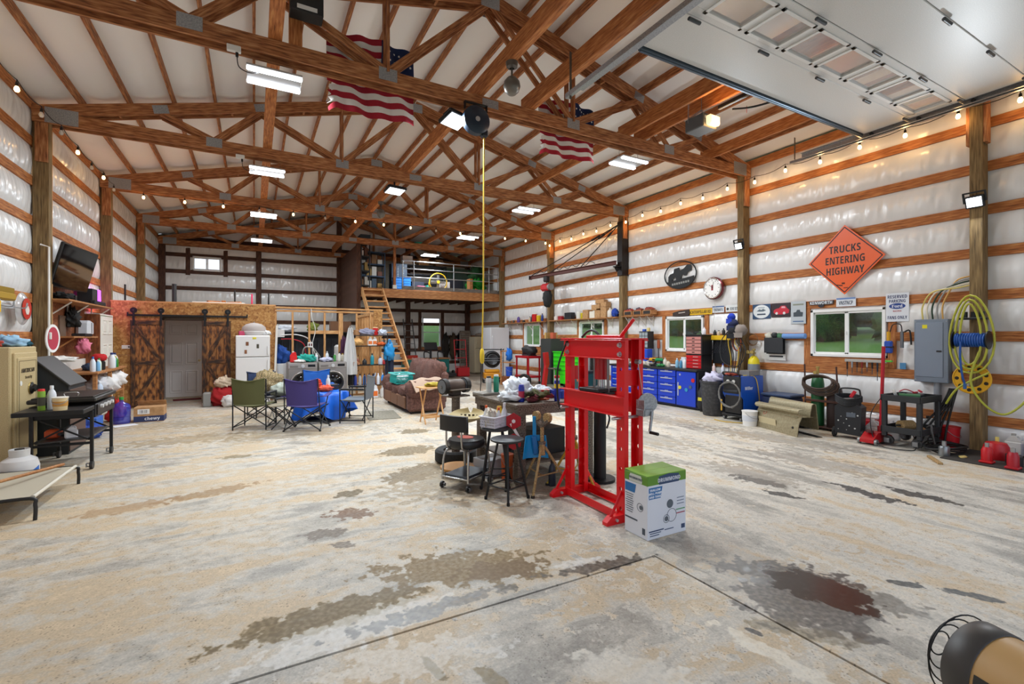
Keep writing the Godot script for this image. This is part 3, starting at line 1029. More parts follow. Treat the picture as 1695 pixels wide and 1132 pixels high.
func make_truss(label: String) -> Node3D:
	var t := T("roof_truss", label, "truss", V0, 0, "roof trusses")
	var m: Material = W["truss"]
	var ch := 0.19
	for p in [-1, 1]:
		var z: float = p * 0.09
		for s in [-1, 1]:
			var a := V(XC + s * 6.05, top_y(XC + 6.05) - 0.098, z)
			var b := V(XC, 6.69 - 0.098, z)
			bm(t, "top_chord", a, b, 0.038, ch, m)
			# webs
			var bn := [V(XC + s * 3.67, 5.1, z), V(XC + s * 1.5, 5.1, z)]
			var tn := [V(XC + s * 4.44, top_y(XC + 4.44) - 0.17, z), V(XC + s * 2.93, top_y(XC + 2.93) - 0.17, z), V(XC + s * 1.5, top_y(XC + 1.5) - 0.17, z), V(XC + s * 0.03, 6.5, z)]
			for w in [[0, 0], [0, 1], [1, 1], [1, 2], [1, 3]]:
				bm(t, "web", bn[w[0]], tn[w[1]], 0.036, 0.09, m, Vector3.BACK if w[1] == 2 else Vector3.UP)
			# toothed plates on the outer faces
			var zo: float = z + p * 0.021
			for q in bn:
				P(t, "gusset_plate", B(0.24, 0.16, 0.003, 0), W["galv"], V(q.x, 5.06, zo))
			P(t, "gusset_plate", B(0.22, 0.14, 0.003, 0), W["galv"], V(tn[1].x, tn[1].y + 0.06, zo), V(0, 0, -s * 14))
			P(t, "gusset_plate", B(0.22, 0.14, 0.003, 0), W["galv"], V(tn[0].x, tn[0].y + 0.06, zo), V(0, 0, -s * 14))
			var heel := []
			for k in 15:
				heel.append([B(0.014, 0.24, 0.004, 0.001), V(-0.18 + k * 0.026, 0, 0)])
			heel.append([B(0.4, 0.24, 0.002, 0), V0])
			P(t, "heel_plate", J(heel), W["galv"], V(XC + s * 5.7, 5.06, zo))
		bm(t, "bottom_chord", V(XC - 6.05, 5.025, z), V(XC + 6.05, 5.025, z), 0.037, ch, m)
		P(t, "gusset_plate", B(0.3, 0.18, 0.003, 0), W["galv"], V(XC, 6.53, z + p * 0.021))
		P(t, "gusset_plate", B(0.26, 0.12, 0.003, 0), W["galv"], V(XC, 5.03, z + p * 0.021))
	for x in [-5.0, -3.4, -2.2, -0.8, 0.8, 2.2, 3.4, 5.0]:
		bm(t, "block", V(XC + x, top_y(XC + x) - 0.14, -0.07), V(XC + x, top_y(XC + x) - 0.14, 0.07), 0.038, 0.08, m)
	return t

func build_outside():
	# the ground rises gently away from the building
	var lift := func(x: float, z: float): return -0.22 + 0.075 * (maxf(0.0, x - 11.0) + maxf(0.0, -z - 23.0))
	var lawn := O("lawn", "green lawn rising outside the windows", "lawn", SH(40, 40, 0.0, func(u, v): return V(-30.0 + 90.0 * u, lift.call(-30.0 + 90.0 * u, -60.0 + 90.0 * v), -60.0 + 90.0 * v)), W["grass"])
	lawn.set_meta("kind", "structure")
	var dw := O("bounce_apron", "unseen pale apron added outside the open doors to bounce sky light", "bounce_apron", B(16, 0.12, 14, 0), W["deckgrey"], V(3, -0.08, 8.2))  # added surface behind the camera, bounces sky light up to the ceiling
	dw.material_override = c("b8b4ac", 0.9)
	dw.set_meta("kind", "structure")
	var k := 0
	var kinds := ["broad round tree beyond the lawn", "tall dark tree beyond the lawn", "small pale green tree beyond the lawn"]
	var spots := [[39.0, -7.0, 5.4], [40.0, -20.0, 6.0], [44.0, -33.0, 6.4], [41.5, 5.5, 5.0], [9.5, -41.0, 5.0], [21.0, -43.0, 5.6], [43.0, 17.0, 5.0]]
	for p in spots:
		var t := T("tree", kinds[k % 3] + " seen through the windows", "tree", V(p[0], lift.call(p[0], p[1]), p[1]), k * 40.0, "trees beyond the lawn")
		P(t, "trunk", C(0.22, 1.6, 0.16, 10), W["dark"], V(0, 0.8, 0))
		P(t, "crown", BL(p[2] * 0.72, p[2] * 0.75, p[2] * 0.72, 0.32, 50 + k, 2.2, 40), W["leaves"], V(0, p[2] * 0.82, 0))
		k += 1
	for q in 10:
		var hz := -40.0 + 5.6 * q
		var hd := T("hedge", "dense green hedge along the far edge of the lawn", "hedge", V(32.0 + 0.4 * (q % 2), lift.call(33.0, hz), hz), 0, "hedges at the lawn edge")
		P(hd, "foliage", BL(1.3, 2.2, 2.0, 0.35, 70 + q, 2.6, 30, 0.7), W["leaves"], V(0, 2.0, 0))

func build_overhead_door():
	# sectional door, rolled up and lying flat under the trusses
	var o := T("overhead_door", "raised sectional truck door with a row of small windows lying flat overhead", "garage door", V(6.135, 4.83, -3.89))
	var m: Material = W["doorwhite"]
	var w := 4.73
	# sections run across x; they stack towards the front (+z)
	for i in 7:
		var z0 := 0.61 * i
		if i == 1:
			# the glazed section: rails and stiles round seven panes
			var fr := [[B(w, 0.045, 0.12), V(0, 0, z0 + 0.06)], [B(w, 0.045, 0.12), V(0, 0, z0 + 0.545)]]
			for k in 8:
				fr.append([B(0.16 if k > 0 and k < 7 else 0.2, 0.045, 0.37), V(-w / 2 + 0.1 + k * (w - 0.2) / 7, 0, z0 + 0.3)])
			P(o, "section", J(fr), m, V(0, 0.02, 0))
			for k in 7:
				var x := -w / 2 + 0.1 + (k + 0.5) * (w - 0.2) / 7
				var pw := (w - 0.2) / 7 - 0.16
				var f := P(o, "window_trim", J([[B(pw + 0.08, 0.014, 0.04), V(0, 0, -0.2)], [B(pw + 0.08, 0.014, 0.04), V(0, 0, 0.2)], [B(0.04, 0.014, 0.44), V(-pw / 2 - 0.02, 0, 0)], [B(0.04, 0.014, 0.44), V(pw / 2 + 0.02, 0, 0)]]), c("ddddda", 0.4), V(x, -0.008, z0 + 0.3))
				P(f, "pane", B(pw, 0.005, 0.38, 0), glass("f4f6f4", 0.2, 0.12), V(0, 0.02, 0))
		else:
			P(o, "section", B(w, 0.045, 0.604, 0.006), m, V(0, 0.02, z0 + 0.305))
		if i > 0:
			for k in 5:
				var x := -w / 2 + 0.12 + k * (w - 0.24) / 4
				P(o, "hinge", J([[PR([[-0.03, -0.14], [0.03, -0.14], [0.06, 0.0], [0.03, 0.14], [-0.03, 0.14], [-0.06, 0.0]], 0.016), xf(V0, V(90, 0, 0))], [B(0.12, 0.04, 0.08, 0.003), V(0, -0.02, 0)], [C(0.014, 0.12, -1, 8), xf(V(0, -0.024, 0), V(0, 0, 90))]]), c("4a4e52", 0.4, 0.4), V(x, -0.014, z0), V0, V1 * 1.35)
	P(o, "bottom_bar", J([[B(w + 0.02, 0.07, 0.05), V(0, 0.0, -0.03)], [B(w, 0.02, 0.03), V(0, -0.04, -0.03)]]), c("55626e", 0.35, 0.7))
	# tracks
	for s in [-1, 1]:
		var x: float = 6.135 + s * (w / 2 + 0.06)
		var t := T("door_track", "galvanized steel track along the %s edge of the raised door" % ["wall side" if s > 0 else "inner"], "track", V(x, 4.83, 0), 0, "door tracks")
		var list := [[B(0.008, 0.09, 5.6, 0.001), V(s * 0.03, 0.0, -2.1)], [B(0.05, 0.006, 5.6, 0.001), V(s * 0.005, 0.045, -2.1)], [B(0.05, 0.006, 5.6, 0.001), V(s * 0.005, -0.045, -2.1)]]
		P(t, "rail", J(list), W["galv"])
		P(t, "angle", J([[B(0.05, 0.006, 5.9, 0.001), V(s * 0.06, -0.06, -2.2)], [B(0.006, 0.06, 5.9, 0.001), V(s * 0.084, -0.03, -2.2)]]), W["galv"])
		P(t, "hanger", B(0.035, 0.62 if s < 0 else 0.4, 0.006, 0.001), c("6d675e", 0.5, 0.6), V(s * 0.07, 0.2, -5.05))
		for z in [-3.8, -3.2, -2.6, -2.0, -1.4]:
			P(t, "roller", C(0.025, 0.03, -1, 12), c("3c3c3e", 0.4, 0.6), V(-s * 0.01, -0.02, z), V(0, 0, 90))

# ---------------------------------------------------------------- lamps
func area(par: Node, pos: Vector3, rot: Vector3, sx: float, sy: float, e: float, col := Color(0.93, 0.97, 1.0)):
	var l := AreaLight3D.new()
	l.name = "light"
	par.add_child(l, true)
	l.position = pos
	l.rotation_degrees = rot
	l.area_size = Vector2(sx, sy)
	l.area_range = 60.0
	l.area_attenuation = 2.0
	l.light_energy = e
	l.light_color = col
	l.shadow_enabled = true

func omni(par: Node, pos: Vector3, e: float, col: Color, size := 0.02):
	var l := OmniLight3D.new()
	l.name = "light"
	par.add_child(l, true)
	l.position = pos
	l.omni_range = 60.0
	l.omni_attenuation = 2.0
	l.light_energy = e
	l.light_color = col
	l.light_size = size
	l.shadow_enabled = true

func shop_light(x: float, y: float, z: float, label: String):
	var t := T("shop_light", label, "light fixture", V(x, y, z), 0, "twin bar shop lights")
	P(t, "housing", J([[B(0.6, 0.025, 0.4), V(0, 0.03, 0)], [B(0.5, 0.05, 0.06), V(0, 0.06, 0)]]), c("b9bbbc", 0.4, 0.5))
	for s in [-1, 1]:
		P(t, "tube", J([[B(0.6, 0.035, 0.07, 0.012), V0]]), glow("f4f8ff", 4.0), V(0, 0.0, s * 0.16))
	for s in [-1, 1]:
		P(t, "hanger_wire", C(0.003, 0.14, -1, 6), c("40403e", 0.5), V(s * 0.22, 0.13, 0))
	area(t, V(0, -0.025, 0), V(-90, 0, 0), 0.58, 0.38, 9.0 * LED)

func flood(x: float, y: float, z: float, rx: float, ry: float, w: float, e: float, label: String):
	var t := T("flood_light", label, "flood light", V(x, y, z))
	t.rotation_degrees = V(rx, ry, 0)
	P(t, "housing", J([[B(w + 0.04, w * 0.8 + 0.04, 0.06), V(0, 0, -0.035)], [B(w * 0.7, w * 0.5, 0.04), V(0, 0, -0.08)]]), c("24282c", 0.5, 0.3))
	P(t, "lens", B(w, w * 0.8, 0.01), glow("f2f8ff", 3.4))
	P(t, "bracket", J([[B(0.02, 0.14, 0.03), V(-w / 2 - 0.035, 0.06, -0.04)], [B(0.02, 0.14, 0.03), V(w / 2 + 0.035, 0.06, -0.04)], [B(w + 0.09, 0.02, 0.03), V(0, 0.13, -0.04)]]), c("24282c", 0.5, 0.3))
	if y > 4.0:
		P(t, "hanger", B(0.03, 0.03, 0.34), c("24282c", 0.5, 0.3), V(0, 0, -0.24))
	area(t, V(0, 0, 0.012), V(0, 180, 0), w, w * 0.8, e * LED)

func bulb_string(nm: String, label: String, pts: Array, lit: Array):
	var t := T(nm, label, "string lights", pts[0])
	var path := []
	for i in pts.size() - 1:
		for k in 6:
			var f := k / 6.0
			path.append(pts[i].lerp(pts[i + 1], f) - pts[0] - V(0, 0.05 * sin(PI * f), 0))
	path.append(pts[pts.size() - 1] - pts[0])
	P(t, "cable", TB(path, 0.006, 5), c("1a1a1a", 0.6))
	for i in pts.size():
		var o: Vector3 = pts[i] - pts[0]
		var s := P(t, "socket", L([[0.008, 0.0], [0.016, -0.01], [0.018, -0.05], [0.016, -0.055], [0.0, -0.055]], 10), c("1c1a18", 0.5), o - V(0, 0.03, 0))
		var on: bool = lit[i % lit.size()] == 1
		P(s, "bulb", L([[0.0, -0.13], [0.02, -0.122], [0.03, -0.1], [0.026, -0.075], [0.014, -0.052]], 12), glow("ffd9a0", 4.0) if on else c("d8cfc0", 0.15))
		P(s, "lead", C(0.005, 0.04, -1, 6), c("1a1a1a", 0.6), V(0, 0.015, 0))
		if on:
			omni(t, o - V(0, 0.2, 0), 0.05 * LED, Color(1.0, 0.78, 0.5), 0.03)

func build_lights():
	var zs := [-6.45, -10.1, -13.75, -17.4]
	var where := ["under the truss with the flags", "under the truss at the hoist arm", "under the truss with the lamp string", "under the truss at the loft edge"]
	for i in 4:
		shop_light(0.22, 4.74, zs[i], "twin bar shop light on the safe side " + where[i])
		shop_light(5.93, 4.74, zs[i], "twin bar shop light on the work bench side " + where[i])
	flood(2.55, 4.72, -6.38, 72, 20, 0.32, 12.0, "square flood light beside the dark hose reel")
	flood(2.65, 4.72, -10.06, 80, 10, 0.34, 12.0, "square flood light near the ridge, under the truss at the hoist arm")
	flood(8.84, 3.49, -2.68, 20, -90, 0.16, 4.5, "bright flood light on the post with the hose reels")
	flood(8.84, 3.49, -6.34, 20, -90, 0.14, 3.5, "bright flood light on the post with the caps")
	var r := []
	for i in 20:
		r.append(V(8.84, 4.88 - 0.04 * (i % 2), -1.6 - 0.625 * i))
	bulb_string("string_light", "string of warm bulbs hung along the work bench wall", r, [1])
	var cr := []
	for i in 15:
		cr.append(V(8.7 - 0.78 * i, 4.92, -13.52))
	bulb_string("string_light", "string of warm bulbs under the bottom chord of the roof truss", cr, [1, 1, 1, 0, 1, 0])
	var l := []
	for i in 12:
		l.append(V(-2.62, 4.86 + 0.03 * sin(i * 2.0), -4.3 - 0.78 * i))
	bulb_string("string_light", "string of warm bulbs hung along the wall above the safe", l, [1, 0, 0, 1, 0])
	# purple lamp in the corner by the side door
	var p := T("grow_lamp", "slim purple lamp standing in the corner by the side door", "lamp", V(-2.84, 2.22, -12.75))
	P(p, "tube", B(0.05, 0.32, 0.12, 0.012), glow("b04cff", 3.0), V(0, 0.2, 0))
	P(p, "stand", B(0.08, 0.03, 0.16), c("22242a", 0.5), V(0, 0.015, 0))
	omni(p, V(0.08, 0.15, -0.1), 0.14, Color(1.0, 0.15, 0.75), 0.06)

# ---------------------------------------------------------------- things under the roof
func flag_thing(label: String, x0: float, x1: float, y0: float, y1: float, z: float):
	var t := T("striped_flag", label, "flag", V((x0 + x1) / 2, y0, z), 0, "striped flags on the truss")
	var w := x1 - x0
	var h := (y1 - y0) / 13.0
	var wave := func(u, v): return V((u - 0.5) * w, v, 0.04 * sin(u * 9.0 + v * 3.0) + 0.03 * sin(u * 23.0 + v * 6.0))
	for k in 13:
		var a := h * k
		var ragged := 0.06 if k < 4 else 0.0
		var f := func(u, v):
			var p: Vector3 = wave.call(u, a + h * v)
			if u < 0.1:
				p.x += ragged * (1.0 - u * 10.0) * (0.5 + 0.5 * sin(k * 5.0 + v * 7.0))
				p.y -= ragged * (1.0 - u * 10.0) * 0.7
			return p
		P(t, "stripe", SH(28, 2, 0.002, f), c("a3182c" if k % 2 == 0 else "e6e2dc", 0.85))
	var cv := func(u, v):
		var p: Vector3 = wave.call(0.6 + 0.4 * u, h * 6 + h * 7 * v)
		p.z += 0.008
		return p
	var can := P(t, "canton", SH(14, 6, 0.002, cv), c("1c2f5c", 0.85))
	for i in 6:
		for j in 4:
			var p: Vector3 = wave.call(0.63 + 0.065 * i, h * 6.6 + h * 1.7 * j)
			P(can, "star", C(0.016, 0.004, -1, 5), c("efeeea", 0.85), p + V(0, 0, 0.011), V(90, 0, 0))

func build_ceiling_things():
	var bl := [[2.9, "ridge", 1.0, -20.9, 0.09, 0.24], [3.77, "inner door track", 1.0, -6.5, 0.1, 0.25], [5.75, "door opener on its inner side", 1.0, -6.5, 0.05, 0.24], [6.12, "door opener on its wall side", 1.0, -6.5, 0.05, 0.24], [7.9, "wall side of the raised door", 1.0, -6.5, 0.05, 0.2]]
	for b in bl:
		var t := T("tie_beam", "long timber beam lying across the trusses by the " + b[1], "beam", V(b[0], 5.122, 0))
		bm(t, "timber", V(0, b[5] / 2, b[3]), V(0, b[5] / 2, b[2]), b[4], b[5], W["girt"])
	var t2 := T("tie_beam", "flat timber board lying on the trusses above the safe side lights", "beam", V(0.22, 5.122, 0))
	bm(t2, "timber", V(0, 0.02, -20.9), V(0, 0.02, 1.0), 0.15, 0.038, W["girt"])
	var t3 := T("tie_beam", "narrow timber brace lying on the trusses above the bench side lights", "beam", V(5.75, 5.122, 0))
	bm(t3, "timber", V(0, 0.07, -20.9), V(0, 0.07, -6.52), 0.05, 0.14, W["girt"])
	var t4 := T("upright_board", "short upright board standing on the truss under a black box", "board", V(0.44, 5.122, -6.25))
	bm(t4, "timber", V(0, 0, 0), V(0, 0.86, 0), 0.04, 0.15, W["girt"], Vector3.RIGHT)
	var sp := T("speaker", "black speaker box with a white label high on the upright board", "speaker", V(0.55, 5.42, -6.12))
	P(sp, "cabinet", B(0.36, 0.3, 0.2), c("1d1f20", 0.6), V(0, 0.15, 0))
	P(sp, "label_plate", B(0.22, 0.05, 0.004), c("e4e4e0", 0.5), V(0.0, 0.05, 0.102))
	flag_thing("red and white striped flag with a teal blue canton, tattered at one end", 0.82, 1.98, 4.58, 5.62, -6.5)
	flag_thing("red and white striped flag hung nearer the work bench wall", 4.05, 5.2, 4.62, 5.55, -6.52)
	# hose reel and the yellow drop cord
	var h := T("cord_reel", "dark round cord reel hanging from the truss with a yellow drop cord", "reel", V(2.8, 4.935, -6.2))
	P(h, "housing", L([[0.0, -0.07], [0.17, -0.07], [0.2, -0.05], [0.205, 0.0], [0.2, 0.05], [0.17, 0.07], [0.0, 0.07]], 32), c("1f2c3c", 0.35), V(0, -0.22, 0), V(90, 0, 0))
	P(h, "hub", C(0.035, 0.16, -1, 16), c("c9ccd0", 0.3, 0.6), V(0, -0.22, 0), V(90, 0, 0))
	P(h, "spout", B(0.1, 0.12, 0.1, 0.02), c("16202c", 0.4), V(0.13, -0.38, 0))
	P(h, "bracket", J([[B(0.36, 0.012, 0.06), V(0, 0.02, 0)], [B(0.012, 0.1, 0.06), V(-0.17, -0.03, 0)], [B(0.012, 0.1, 0.06), V(0.17, -0.03, 0)]]), c("22201e", 0.5))
	P(h, "cord", TB(curve([V(0.13, -0.42, 0), V(0.125, -1.5, 0), V(0.12, -2.6, 0), V(0.1, -3.5, 0.0)], 5), 0.011, 7), c("d8b431", 0.5))
	P(h, "plug", L([[0.012, 0.0], [0.03, 0.03], [0.034, 0.12], [0.026, 0.2], [0.014, 0.22]], 12), c("e2c02c", 0.45), V(0.1, -3.72, 0))
	P(h, "tail", TB(curve([V(0.1, -3.72, 0), V(0.08, -4.0, 0), V(0.05, -4.3, 0.02)], 5), 0.007, 6), c("3a332c", 0.6))
	for f in [[2.9, -5.3, "grey ceiling fan motor without blades nearest the raised door"], [2.9, -12.4, "grey ceiling fan motor without blades far along the ridge beam"]]:
		var fan := T("ceiling_fan", f[2], "ceiling fan", V(f[0], 5.12, f[1]))
		P(fan, "canopy", L([[0.03, -0.08], [0.07, -0.06], [0.08, 0.0], [0.0, 0.0]], 20), c("6c6862", 0.4, 0.6))
		P(fan, "rod", C(0.013, 0.16, -1, 10), c("6c6862", 0.4, 0.6), V(0, -0.12, 0))
		P(fan, "motor", L([[0.0, -0.42], [0.05, -0.41], [0.09, -0.37], [0.11, -0.31], [0.1, -0.25], [0.06, -0.2], [0.0, -0.18]], 24), c("77736c", 0.4, 0.6))
	# door opener
	var d := T("door_opener", "grey garage door opener with a lit bulb hanging from a steel frame", "door opener", V(5.95, 4.72, -4.9))
	P(d, "case", B(0.3, 0.2, 0.34, 0.012), c("54585a", 0.45), V(0, 0.1, 0))
	P(d, "lens", B(0.22, 0.14, 0.1, 0.02), glow("ffd9a0", 1.4), V(0.02, 0.09, 0.2))
	omni(d, V(0.02, 0.0, 0.34), 0.5, Color(1, 0.75, 0.45), 0.05)
	for s in [-1, 1]:
		P(d, "hanger", B(0.03, 0.46, 0.006, 0.001), W["galv"], V(s * 0.15, 0.36, -0.1))
	P(d, "brace", B(0.32, 0.03, 0.006, 0.001), W["galv"], V(0, 0.3, -0.1), V(0, 0, 35))
	P(d, "rail", B(0.05, 0.06, 4.6), c("2e3338", 0.4, 0.5), V(0.02, 0.235, 2.6))
	P(d, "arm", TB(curve([V(0.05, 0.14, 0.5), V(0.2, 0.12, 0.7), V(0.32, 0.13, 0.95), V(0.35, 0.18, 1.05)], 5), 0.014, 7), c("24262a", 0.5))
	P(d, "release_handle", J([[B(0.06, 0.02, 0.02), V0], [C(0.004, 0.1, -1, 6), V(0, 0.05, 0)]]), c("b01c1c", 0.5), V(0.16, 0.05, 0.65))
	P(d, "label_plate", B(0.2, 0.04, 0.003), c("d8d8d4", 0.5), V(-0.02, 0.14, 0.172))
	for j in [[0.0, 4.9, -6.2, "white junction box with a plug on the nearest lit truss chord"], [-0.02, 4.9, -9.86, "white junction box with a tag on the second truss chord"]]:
		var b := T("junction_box", j[3], "junction box", V(j[0] - 0.2, j[1], j[2]))
		P(b, "body", B(0.14, 0.07, 0.05), c("e2e2de", 0.5), V(0, -0.03, 0))
		P(b, "plug", B(0.03, 0.05, 0.03), c("1a1a1a", 0.5), V(0.03, -0.09, 0))
		P(b, "cable", TB(curve([V(0.03, -0.1, 0), V(0.05, -0.22, 0), V(0.15, -0.26, 0), V(0.25, -0.2, -0.06), V(0.3, -0.1, -0.12)], 6), 0.006, 6), c("1a1a1a", 0.5))

# ---------------------------------------------------------------- small things that come often
func bottle(label: String, p: Vector3, h: float, r: float, body: String, cap: String, nm := "bottle", group := "") -> Node3D:
	var t := T(nm, label, "bottle", p, 0, group)
	P(t, "body", L([[0.0, 0.0], [r * 0.95, 0.0], [r, h * 0.03], [r, h * 0.62], [r * 0.8, h * 0.74], [r * 0.38, h * 0.85], [r * 0.36, h * 0.88], [0.0, h * 0.88]], 14), c(body, 0.35))
	P(t, "cap", C(r * 0.45, h * 0.13, r * 0.42, 12), c(cap, 0.4), V(0, h * 0.935, 0))
	return t

func can(label: String, p: Vector3, h: float, r: float, body: String, lid: String, band := "", nm := "can") -> Node3D:
	var t := T(nm, label, "can", p)
	P(t, "body", L([[0.0, 0.0], [r * 0.96, 0.0], [r, h * 0.03], [r, h * 0.86], [r * 0.9, h * 0.9], [0.0, h * 0.9]], 16), c(body, 0.35))
	P(t, "lid", L([[r * 0.86, h * 0.88], [r * 0.86, h * 0.98], [r * 0.78, h], [0.0, h]], 16), c(lid, 0.4))
	if band:
		P(t, "label_band", C(r * 1.012, h * 0.4, -1, 16), c(band, 0.5), V(0, h * 0.42, 0))
	return t

func spray(label: String, p: Vector3, h: float, r: float, body: String, head: String, ry := 0.0, nm := "spray_bottle") -> Node3D:
	var t := T(nm, label, "spray bottle", p, ry)
	P(t, "body", L([[0.0, 0.0], [r * 0.95, 0.0], [r, h * 0.04], [r, h * 0.45], [r * 0.75, h * 0.58], [r * 0.4, h * 0.68], [r * 0.38, h * 0.78], [0.0, h * 0.78]], 14), c(body, 0.35))
	P(t, "trigger_head", J([[B(r * 2.1, h * 0.13, r * 0.8), V(r * 0.35, h * 0.92, 0)], [C(r * 0.42, h * 0.12, -1, 10), V(0, h * 0.81, 0)], [B(r * 0.25, h * 0.2, r * 0.4), xf(V(r * 0.85, h * 0.8, 0), V(0, 0, 18))]]), c(head, 0.4))
	return t

func jug(label: String, p: Vector3, w: float, h: float, body: String, cap: String, ry := 0.0, band := "", nm := "jug") -> Node3D:
	var t := T(nm, label, "jug", p, ry)
	var d := w * 0.62
	P(t, "body", J([[B(w, h * 0.66, d, w * 0.1), V(0, h * 0.33, 0)], [PR([[-w / 2 + w * 0.06, 0], [w / 2 - w * 0.06, 0], [w * 0.1, h * 0.24], [-w * 0.1, h * 0.24]], d * 0.86), V(0, h * 0.655, 0)]]), c(body, 0.4))
	P(t, "handle", TB(curve([V(w * 0.36, h * 0.62, 0), V(w * 0.34, h * 0.82, 0), V(w * 0.2, h * 0.9, 0), V(w * 0.06, h * 0.86, 0)], 4), w * 0.06, 7), c(body, 0.4))
	P(t, "cap", C(w * 0.14, h * 0.1, -1, 12), c(cap, 0.4), V(-w * 0.04, h * 0.94, 0))
	if band:
		P(t, "label_panel", B(w * 0.8, h * 0.36, 0.002, 0), c(band, 0.5), V(0, h * 0.34, d / 2 + 0.001))
	return t

func carton(label: String, p: Vector3, w: float, h: float, d: float, ry := 0.0, mat: Material = null, tape := true, nm := "cardboard_box", cat := "box", group := "") -> Node3D:
	var t := T(nm, label, cat, p, ry, group)
	if mat == null:
		mat = W["cardboard"]
	P(t, "body", B(w, h, d, 0.004), mat, V(0, h / 2, 0))
	if tape:
		P(t, "tape", B(w * 1.004, 0.003, 0.05, 0), c("a88455", 0.4), V(0, h, 0))
	P(t, "flap_seam", J([[B(w * 0.96, 0.003, 0.006, 0), V(0, h, d * 0.05)], [B(w * 0.96, 0.003, 0.006, 0), V(0, h, -d * 0.05)]]), c("7d5c3a", 0.8))
	return t

func tub(label: String, p: Vector3, r: float, h: float, body: String, lid: String, nm := "bucket", band := "") -> Node3D:
	var t := T(nm, label, "bucket", p)
	P(t, "body", L([[0.0, 0.0], [r * 0.88, 0.0], [r, h * 0.9], [r * 1.05, h * 0.91], [r * 1.05, h * 0.96], [r * 0.97, h * 0.96], [0.0, h * 0.93]], 20), c(body, 0.45))
	if lid:
		P(t, "lid", L([[r * 1.07, h * 0.93], [r * 1.07, h * 0.99], [r * 0.9, h], [0.0, h]], 20), c(lid, 0.45))
	if band:
		P(t, "label_band", C(r * 0.965, h * 0.36, r * 0.985, 20), c(band, 0.5), V(0, h * 0.5, 0))
	P(t, "bail", TB(curve([V(-r, h * 0.85, 0), V(-r * 0.8, h * 0.6, r * 0.7), V(0, h * 0.5, r * 1.06), V(r * 0.8, h * 0.6, r * 0.7), V(r, h * 0.85, 0)], 4), 0.004, 5), c("9a9a98", 0.4, 0.5))
	return t

func lump(label: String, p: Vector3, rx: float, ry: float, rz: float, col: String, cat: String, nm: String, amp := 0.3, sd := 1, m: Material = null, pw := 1.0) -> MeshInstance3D:
	return O(nm, label, cat, BL(rx, ry, rz, amp, sd, 1.7, 22, pw, -0.85), c(col, 0.85) if m == null else m, p + V(0, ry * 0.85, 0))

func caster(par: Node, p: Vector3, r := 0.04, col := "2a2a2a"):
	var w := P(par, "caster", C(r, r * 0.6, -1, 14), c(col, 0.5), p + V(0, r, 0), V(0, 0, 90))
	P(w, "fork", J([[B(0.006, r * 1.3, r * 0.8, 0.001), V(r * 0.4, 0, 0)], [B(0.006, r * 1.3, r * 0.8, 0.001), V(-r * 0.4, 0, 0)], [B(r, 0.006, r, 0.001), V(0, r * 1.25 - r * 0.6, 0)]]), c("8a8d90", 0.35, 0.7), V(0, r * 0.35, 0), V(0, 0, -90) * 0.0)

func tire(par: Node, nm: String, r: float, w: float, p: Vector3, rot: Vector3):
	return P(par, nm, L([[r * 0.6, -w * 0.4], [r * 0.9, -w * 0.5], [r, -w * 0.36], [r, w * 0.36], [r * 0.9, w * 0.5], [r * 0.6, w * 0.4], [r * 0.6, -w * 0.4]], 28), W["rubber"], p, rot)

